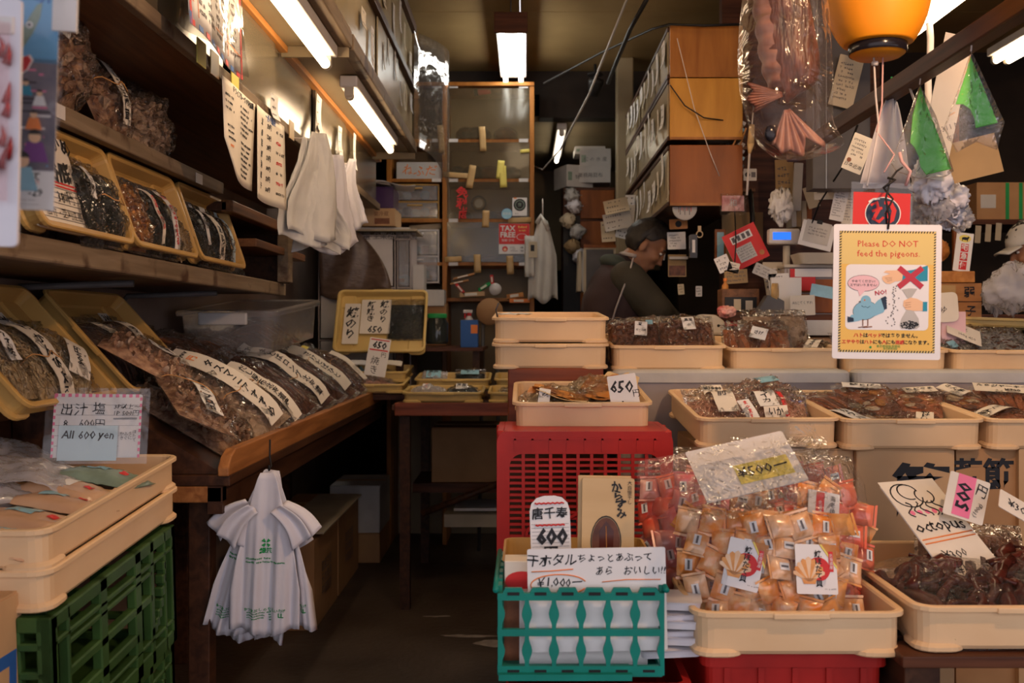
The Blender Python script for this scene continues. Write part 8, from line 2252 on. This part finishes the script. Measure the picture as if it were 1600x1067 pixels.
b = MB(); b.box(2.2, 3.2, 5.15, 5.6, 1.4 + (515 - 343) * 5.2 / F - .03, 1.4 + (515 - 343) * 5.2 / F - .004, 'dark_wood_x'); o = b.build('high_shelf', None); tag(o, 'dark high shelf board under the green banded carton', 'shelf')
b = MB(); b.box(at(1493, 0, 4.4).x - .012, at(1493, 0, 4.4).x + .012, 4.39, 4.41, 1.45, 2.35, 'cabinet_red'); o = b.build('wooden_post', None); tag(o, 'slim reddish post rising behind the courier card', 'post')
for k in range(3): flat('paper_slip', 'white slip hanging below the high shelf, %s from the post' % ORD[k], 1528 + 16 * k, 366 - 2 * k, 5.145, .03, .09, -4, 'paper_old', None, .001, 'slip', 'slips hanging below the high shelf')
blob('amber_bag', 'orange brown lump on the desk behind the sign edge', 1471, 392, 4.2, 12, 14, 'amber', 12, 'bag')
b = MB(); b.tube([Vector(p) for p in ((.62, 4.5, 3.15), (.50, 4.9, 3.02), (.36, 5.6, 2.72), (.22, 6.2, 2.52), (.12, 6.6, 2.46), (.06, 6.7, 2.50))], .006, 'poly_grey', 6); o = b.build('ceiling_cable', None); tag(o, 'pale cable sagging from the ceiling to the glazed cabinet', 'cable')
b = MB(); b.tube([at(1010, 0, 4.6), at(985, 45, 4.9), at(962, 100, 5.4), at(950, 130, 5.8)], .011, 'black', 6); o = b.build('ceiling_cable', None); tag(o, 'thick dark cable running down the ceiling toward the spotlight', 'cable')
b = MB(); b.tube([at(1160, 38, 4.45), at(1100, 40, 4.45), at(1046, 38, 4.45), at(1020, 45, 4.9), at(940, 82, 5.6), at(850, 130, 6.4)], .006, 'black', 6); o = b.build('ceiling_cable', None); tag(o, 'dark wire running along the ceiling from the cabinet tower', 'cable')
b = MB(); b.tube([at(1047, 133, 4.47), at(1070, 165, 4.46), at(1100, 184, 4.46), at(1130, 188, 4.5)], .003, 'black', 6); o = b.build('hanging_wire', None); tag(o, 'thin wire drooping across the golden cabinet module', 'wire')
b = MB(); b.tube([at(1058, 60, 4.47), at(1085, 170, 4.47), at(1110, 240, 4.48), at(1124, 275, 4.5)], .002, 'rope_white', 5); o = b.build('hanging_string', None); tag(o, 'pale thin string running down across the cabinet tower', 'string')
t = thing('spotlight', 'small black spotlight mounted at the ceiling near the column', 'spotlight', TM(at(930, 130, 6.3)))
b = MB(); b.lathe([(.001, .05), (.045, .05), (.05, .03), (.03, -.06), (.001, -.06)], 'black', 16, T=TM((0, 0, -.02), 20, 10)); b.build('lamp_head', t)
b = MB(); b.tube([(0, 0, .02), (0, 0, .12)], .008, 'black'); b.lathe([(.001, .05), (.05, .05), (.05, .06), (.001, .06)], 'black', 16); b.build('mount', t)
# counters that carry the rows
def container(label, x0, x1, y0, y1, z1, h, group='grey storage containers under the rear row'):
	t = thing('storage_container', label, 'container', I4, group)
	b = MB(); w, l = x1 - x0, y1 - y0
	T = MT(((x0 + x1) / 2, (y0 + y1) / 2, 0))
	b.loops([rrect(w - .05, l - .05, .03, z1 - h), rrect(w - .02, l - .02, .03, z1 - .04)], 'grey_plastic', False, True, True, T=T); b.build('container_body', t)
	b = MB(); b.loops([rrect(w, l, .035, z1 - .045), rrect(w, l, .035, z1 - .012), rrect(w - .02, l - .02, .03, z1 - .004), rrect(w - .05, l - .05, .03, z1)], 'poly_grey', False, True, True, T=T); b.build('container_lid', t)
for k, (a, c_) in enumerate(((958, 1335), (1340, 1720))):
	x0, x1 = at(a, 0, 3.42).x, at(c_, 0, 3.42).x
	container('grey lidded storage container under the rear tray row, %s' % ('on the red crate side', 'on the outer side')[k], x0, x1, 3.44, 4.02, 1.262, .55)
	container('lower grey lidded container beneath, %s' % ('on the red crate side', 'on the outer side')[k], x0, x1, 3.44, 4.02, .708, .70)
b = MB(); b.box(at(793, 0, 3.4).x, at(945, 0, 3.4).x, 3.46, 4.0, 1.4 - 91 * 3.46 / F - .12, 1.4 - 60 * 3.46 / F + .0, 'red_board'); o = b.build('wooden_box', None, bevel=.005); tag(o, 'reddish brown wooden box under the two tray stack', 'box')
b = MB(); b.box(at(790, 0, 3.4).x, at(950, 0, 3.4).x, 3.47, 4.0, 0, 1.075, 'dark_wood_x'); o = b.build('dark_stand', None); tag(o, 'dark wooden stand under the reddish wooden box', 'stand')
def base_box(lab, pxa, pxb, Y0, depth, top_py, mat, parts=()):
	xa, xb = at(pxa, 0, Y0).x, at(pxb, 0, Y0).x
	z = 1.4 - (top_py - 515) * Y0 / F
	return carton(lab, TM(((xa + xb) / 2, Y0 + depth / 2, 0)), xb - xa, depth, z, mat, parts)
base_box('tan carton with big brush lettering under the middle tray of the second row', 1338, 1492, 2.84, .5, 703, 'cardboard_light', (('text', '節', .13, .045, .945, 'ink', {'bold': .04, 'sx': 1.25}), ('text', '□', .04, .12, .86, 'ink_red', {})))
base_box('dark brown carton with black lettering beside the tan lettered carton', 1494, 1588, 2.86, .5, 703, 'cardboard', (('text', '荒節', .09, -.01, .98, 'ink', {'bold': .03}),))
base_box('plain tan carton at the outer end below the second row', 1592, 1760, 2.84, .5, 703, 'cardboard_light', (('text', '鰹', .13, -.02, .95, 'ink_grey', {}),))
base_box('plain grey brown carton under the squid tray, behind the scallop bags', 1100, 1334, 2.86, .5, 703, 'cardboard_light')
# people
def capsule(b, p, q, r0, r1, mat, n=12, m=4):
	p, q = Vector(p), Vector(q)
	d = q - p
	L = d.length
	d.normalize()
	up = d.orthogonal().normalized(); w = d.cross(up)
	ls = []
	for k in range(m + 1):
		a = -pi / 2 + pi / 2 * k / m
		ls.append((p + d * (r0 * sin(a)), max(.0008, r0 * cos(a))))
	for k in range(1, 4): ls.append((p + d * (L * k / 4), r0 + (r1 - r0) * k / 4))
	for k in range(m + 1):
		a = pi / 2 * k / m
		ls.append((q + d * (r1 * sin(a)), max(.0008, r1 * cos(a))))
	b.loops([[tuple(c + (up * cos(t) + w * sin(t)) * r_) for t in [2 * pi * i / n for i in range(n)]] for c, r_ in ls], mat, True, True, True)
def remesh(o, vox, smooth=6):
	md = o.modifiers.new('remesh', 'REMESH'); md.mode = 'VOXEL'; md.voxel_size = vox; md.use_smooth_shade = True
	sm = o.modifiers.new('smooth', 'SMOOTH'); sm.iterations = smooth; sm.factor = .5
def E(b, c, r, mat='skin', rot=None):
	T = MT(Vector(c)) @ (rot or I4)
	b.ell((0, 0, 0), r, mat, 20, 14, T=T)
def head_into(b, H):
	"""head in its own frame (x = forward, z = up, origin between the ears), written through matrix H; about 23 cm high"""
	b.T = H
	E(b, (-.006, 0, .045), (.094, .076, .082))
	E(b, (.018, 0, -.02), (.070, .062, .088))
	E(b, (.040, 0, -.078), (.042, .044, .034))
	E(b, (.058, 0, -.100), (.018, .022, .016))
	E(b, (.078, 0, .030), (.018, .052, .016))
	E(b, (.062, .034, -.022), (.026, .024, .022)); E(b, (.062, -.034, -.022), (.026, .024, .022))
	E(b, (.094, 0, -.006), (.012, .010, .026)); E(b, (.104, 0, -.030), (.014, .014, .012))
	E(b, (.082, 0, -.062), (.012, .024, .008)); E(b, (.080, 0, -.074), (.011, .022, .008))
	for s in (-1, 1):
		E(b, (-.012, s * .078, -.012), (.020, .010, .034))
	capsule(b, (-.02, 0, -.06), (-.045, 0, -.17), .054, .060, 'skin')
	b.T = I4
def face_bits(t, H, hair=True, grey=False):
	for s in (-1, 1):
		e = MB(); e.T = H
		E(e, (.080, s * .031, .010), (.008, .013, .006), 'paper'); E(e, (.0862, s * .031, .010), (.003, .0055, .0055), 'ink')
		e.build('eye', t)
		e = MB(); e.T = H
		e.tube([(.088, s * .014, .030), (.092, s * .032, .036), (.080, s * .052, .030)], .0045, 'hair', 6); e.build('eyebrow', t)
	m_ = MB(); m_.T = H; m_.tube([(.080, -.022, -.068), (.093, 0, -.067), (.080, .022, -.068)], .0028, 'brown_fish', 6); m_.build('lip_line', t)
	if hair:
		h_ = MB(); h_.T = H
		def f(u, v):
			a = 6.2832 * u
			c_ = cos(a)
			low = .42 if c_ > .55 else (-.95 + (c_ + 1) * .10 if c_ < -.15 else (-.05 if c_ < .25 else .05 + (c_ - .25) * 1.2))
			t_ = low + (1.569 - low) * v
			n_ = 1.12 + .09 * NZ((cos(a) * 5, sin(a) * 5, t_ * 5)) + .05 * NZ((cos(a) * 16, sin(a) * 16, t_ * 6))
			return (-.012 + .100 * cos(t_) * cos(a) * n_, .080 * cos(t_) * sin(a) * n_, .034 + .098 * sin(t_) * n_)
		h_.grid(f, 48, 20, 'hair'); h_.build('hair', t, solid=.006)
def hand_into(b, wrist, d, up, s=1):
	"""palm with five bent fingers: d = pointing direction, up = back of hand"""
	d, up = Vector(d).normalized(), Vector(up).normalized()
	side = d.cross(up).normalized() * s
	w = Vector(wrist)
	capsule(b, w + d * .02 - side * .012, w + d * .075 - side * .018, .019, .021, 'skin', 10)
	capsule(b, w + d * .02 + side * .012, w + d * .075 + side * .020, .019, .019, 'skin', 10)
	for k, (off, L) in enumerate(((-.031, .068), (-.011, .076), (.010, .071), (.030, .055))):
		p0 = w + d * .085 + side * off
		p1 = p0 + d * L * .5 - up * L * .12
		p2 = p1 + d * L * .28 - up * L * .24
		p3 = p2 + d * L * .10 - up * L * .22
		capsule(b, p0, p1, .0095, .009, 'skin', 8, 3); capsule(b, p1, p2, .009, .0082, 'skin', 8, 3); capsule(b, p2, p3, .0082, .0072, 'skin', 8, 3)
	p0 = w + d * .03 - side * .03
	p1 = p0 + d * .03 - side * .022 - up * .012
	capsule(b, p0, p1, .0125, .011, 'skin', 8, 3); capsule(b, p1, p1 + d * .030 - up * .008, .011, .009, 'skin', 8, 3)
t = thing('person', 'person with short dark hair, dark vest and olive sleeves, bending over the till desk', 'person', I4)
Yp = 4.98
zf = .36
def Q(px, py, dy=0):
	v = at(px, py, Yp); v.y += dy; return v
H = MT(Q(1010, 386)) @ MR(R(-6), 4, 'Z') @ MR(R(36), 4, 'Y')
b = MB()
head_into(b, H)
hipz = .36 + .92
pel = Q(968, 560); pel.z = hipz
chest = Q(968, 470); neck = Q(985, 412)
capsule(b, neck, chest, .06, .11, 'skin'); capsule(b, chest, pel, .11, .12, 'skin')
sh = {-1: Q(985, 440, -.17), 1: Q(992, 440, .17)}
el = {-1: Q(1018, 487, -.20), 1: Q(1024, 487, .16)}
wr = {-1: Q(1052, 500, -.10), 1: Q(1056, 500, .10)}
for s in (-1, 1):
	capsule(b, chest, sh[s], .07, .055, 'skin'); capsule(b, sh[s], el[s], .048, .040, 'skin'); capsule(b, el[s], wr[s], .038, .028, 'skin')
	hand_into(b, wr[s], (1, 0, -.25), (.2, 0, 1), s)
	hip = pel + Vector((0, s * .09, 0)); kn = hip + Vector((.05, s * .01, -.43)); an = Vector((hip.x - .01, hip.y, zf + .09))
	capsule(b, hip, kn, .085, .06, 'skin'); capsule(b, kn, an, .058, .042, 'skin'); capsule(b, an + Vector((-.02, 0, -.04)), an + Vector((.15, 0, -.055)), .04, .03, 'skin')
o = b.build('body', t); remesh(o, .0075, 4)
face_bits(t, H)
b = MB()
for s in (-1, 1):
	capsule(b, sh[s] + Vector((-.03, -s * .02, .005)), el[s], .092, .082, 'sleeve_olive'); capsule(b, el[s], wr[s] - Vector((.02, 0, 0)), .080, .052, 'sleeve_olive')
o = b.build('sleeves', t); remesh(o, .012, 6)
b = MB()
capsule(b, neck + Vector((-.055, 0, -.05)), chest + Vector((-.03, 0, -.01)), .105, .165, 'jacket_maroon')
E(b, chest + Vector((-.035, 0, .02)), (.13, .21, .17), 'jacket_maroon')
capsule(b, chest + Vector((-.04, -.07, -.03)), pel + Vector((-.03, -.06, .02)), .155, .16, 'jacket_maroon'); capsule(b, chest + Vector((-.04, .07, -.03)), pel + Vector((-.03, .06, .02)), .155, .16, 'jacket_maroon')
for s in (-1, 1): E(b, sh[s] + Vector((-.05, -s * .03, -.01)), (.085, .06, .085), 'jacket_maroon')
o = b.build('padded_vest', t); remesh(o, .014, 8)
ta = MB()
for s in (-1, 1):
	hip = pel + Vector((0, s * .09, 0)); kn = hip + Vector((.05, s * .01, -.43)); an = Vector((hip.x - .01, hip.y, zf + .10))
	capsule(ta, hip, kn, .11, .085, 'black'); capsule(ta, kn, an, .085, .065, 'black')
capsule(ta, pel + Vector((0, -.05, .04)), pel + Vector((0, .05, .04)), .14, .14, 'black')
o = ta.build('trousers', t); remesh(o, .016, 6)
for s in (-1, 1):
	hip = pel + Vector((0, s * .09, 0)); c = MB(); capsule(c, (hip.x - .03, hip.y, zf + .045), (hip.x + .14, hip.y, zf + .04), .045, .036, 'black_gloss'); c.build('shoe', t)
b = MB(); E(b, neck + Vector((-.075, 0, .0)), (.085, .115, .045), 'hood_green', MR(R(18), 4, 'Y')); o = b.build('hood', t); remesh(o, .012, 5)
b = MB(); b.tube([neck + Vector((.02 - .075 * sin(a) * .9, -.085 * cos(a), .03 + .02 * sin(a))) for a in [pi * k / 12 for k in range(13)]], .010, 'piping', 6); b.build('collar_lining', t)
b = MB(); b.tube([Q(983, 407, -.20), Q(976, 430, -.225), Q(966, 455, -.235), Q(955, 485, -.235), Q(945, 520, -.235)], .0045, 'piping', 6); b.build('piping', t)
t = thing('person', 'person in a pale cap and dark jacket at the end of the counter', 'person', I4)
Yp = 4.55
H = MT(at(1612, 392, Yp)) @ MR(R(180), 4, 'Z') @ MR(R(14), 4, 'Y')
b = MB(); head_into(b, H)
nk = H @ Vector((-.045, 0, -.17)); pel = Vector((nk.x + .06, Yp, .36 + .92)); chest = nk + Vector((.03, 0, -.22))
capsule(b, nk, chest, .06, .11, 'skin'); capsule(b, chest, pel, .11, .12, 'skin')
for s in (-1, 1):
	shd = chest + Vector((.0, s * .19, .10)); elb = shd + Vector((-.08, s * .03, -.27)); wri = elb + Vector((-.20, -s * .06, .02))
	capsule(b, chest, shd, .07, .055, 'skin'); capsule(b, shd, elb, .048, .04, 'skin'); capsule(b, elb, wri, .038, .028, 'skin'); hand_into(b, wri, (-1, 0, -.2), (-.2, 0, 1), -s)
	hip = pel + Vector((0, s * .09, 0)); capsule(b, hip, hip + Vector((0, 0, -.44)), .085, .06, 'skin'); capsule(b, hip + Vector((0, 0, -.44)), Vector((hip.x, hip.y, .45)), .058, .042, 'skin'); capsule(b, Vector((hip.x, hip.y, .41)), Vector((hip.x - .15, hip.y, .40)), .04, .03, 'skin')
o = b.build('body', t); remesh(o, .009, 4)
face_bits(t, H)
b = MB()
capsule(b, nk + Vector((.02, 0, -.06)), pel, .12, .16, 'black'); E(b, chest, (.14, .23, .18), 'black')
for s in (-1, 1):
	shd = chest + Vector((.0, s * .19, .10)); elb = shd + Vector((-.08, s * .03, -.27)); wri = elb + Vector((-.20, -s * .06, .02))
	capsule(b, shd, elb, .075, .062, 'black'); capsule(b, elb, wri - Vector((-.02, 0, 0)), .062, .045, 'black')
o = b.build('jacket', t); remesh(o, .014, 6)
b = MB()
for s in (-1, 1):
	hip = pel + Vector((0, s * .09, 0)); capsule(b, hip, Vector((hip.x, hip.y, .46)), .11, .065, 'black')
o = b.build('trousers', t); remesh(o, .016, 5)
b = MB(); b.T = H
b.loops([[(-.006 + .108 * cos(q_) * cos(a), .092 * cos(q_) * sin(a), .045 + .098 * sin(q_)) for a in [2 * pi * k / 28 for k in range(28)]] for q_ in (-.05, .25, .55, .85, 1.15, 1.4, 1.55)], 'white_cloth', True)
c = b.build('cap', t, solid=.004)
b = MB(); b.T = H; b.grid(lambda u, v: (.075 + .085 * v * (1 - .25 * (2 * u - 1) ** 2), (u - .5) * .16 * (1 - .15 * v), .045 - .02 * v - .012 * (2 * u - 1) ** 2), 10, 6, 'white_cloth'); b.build('cap_brim', c, solid=.005)
for o in list(bpy.data.objects):
	if o.type == 'EMPTY' and not o.children:
		bpy.data.objects.remove(o)
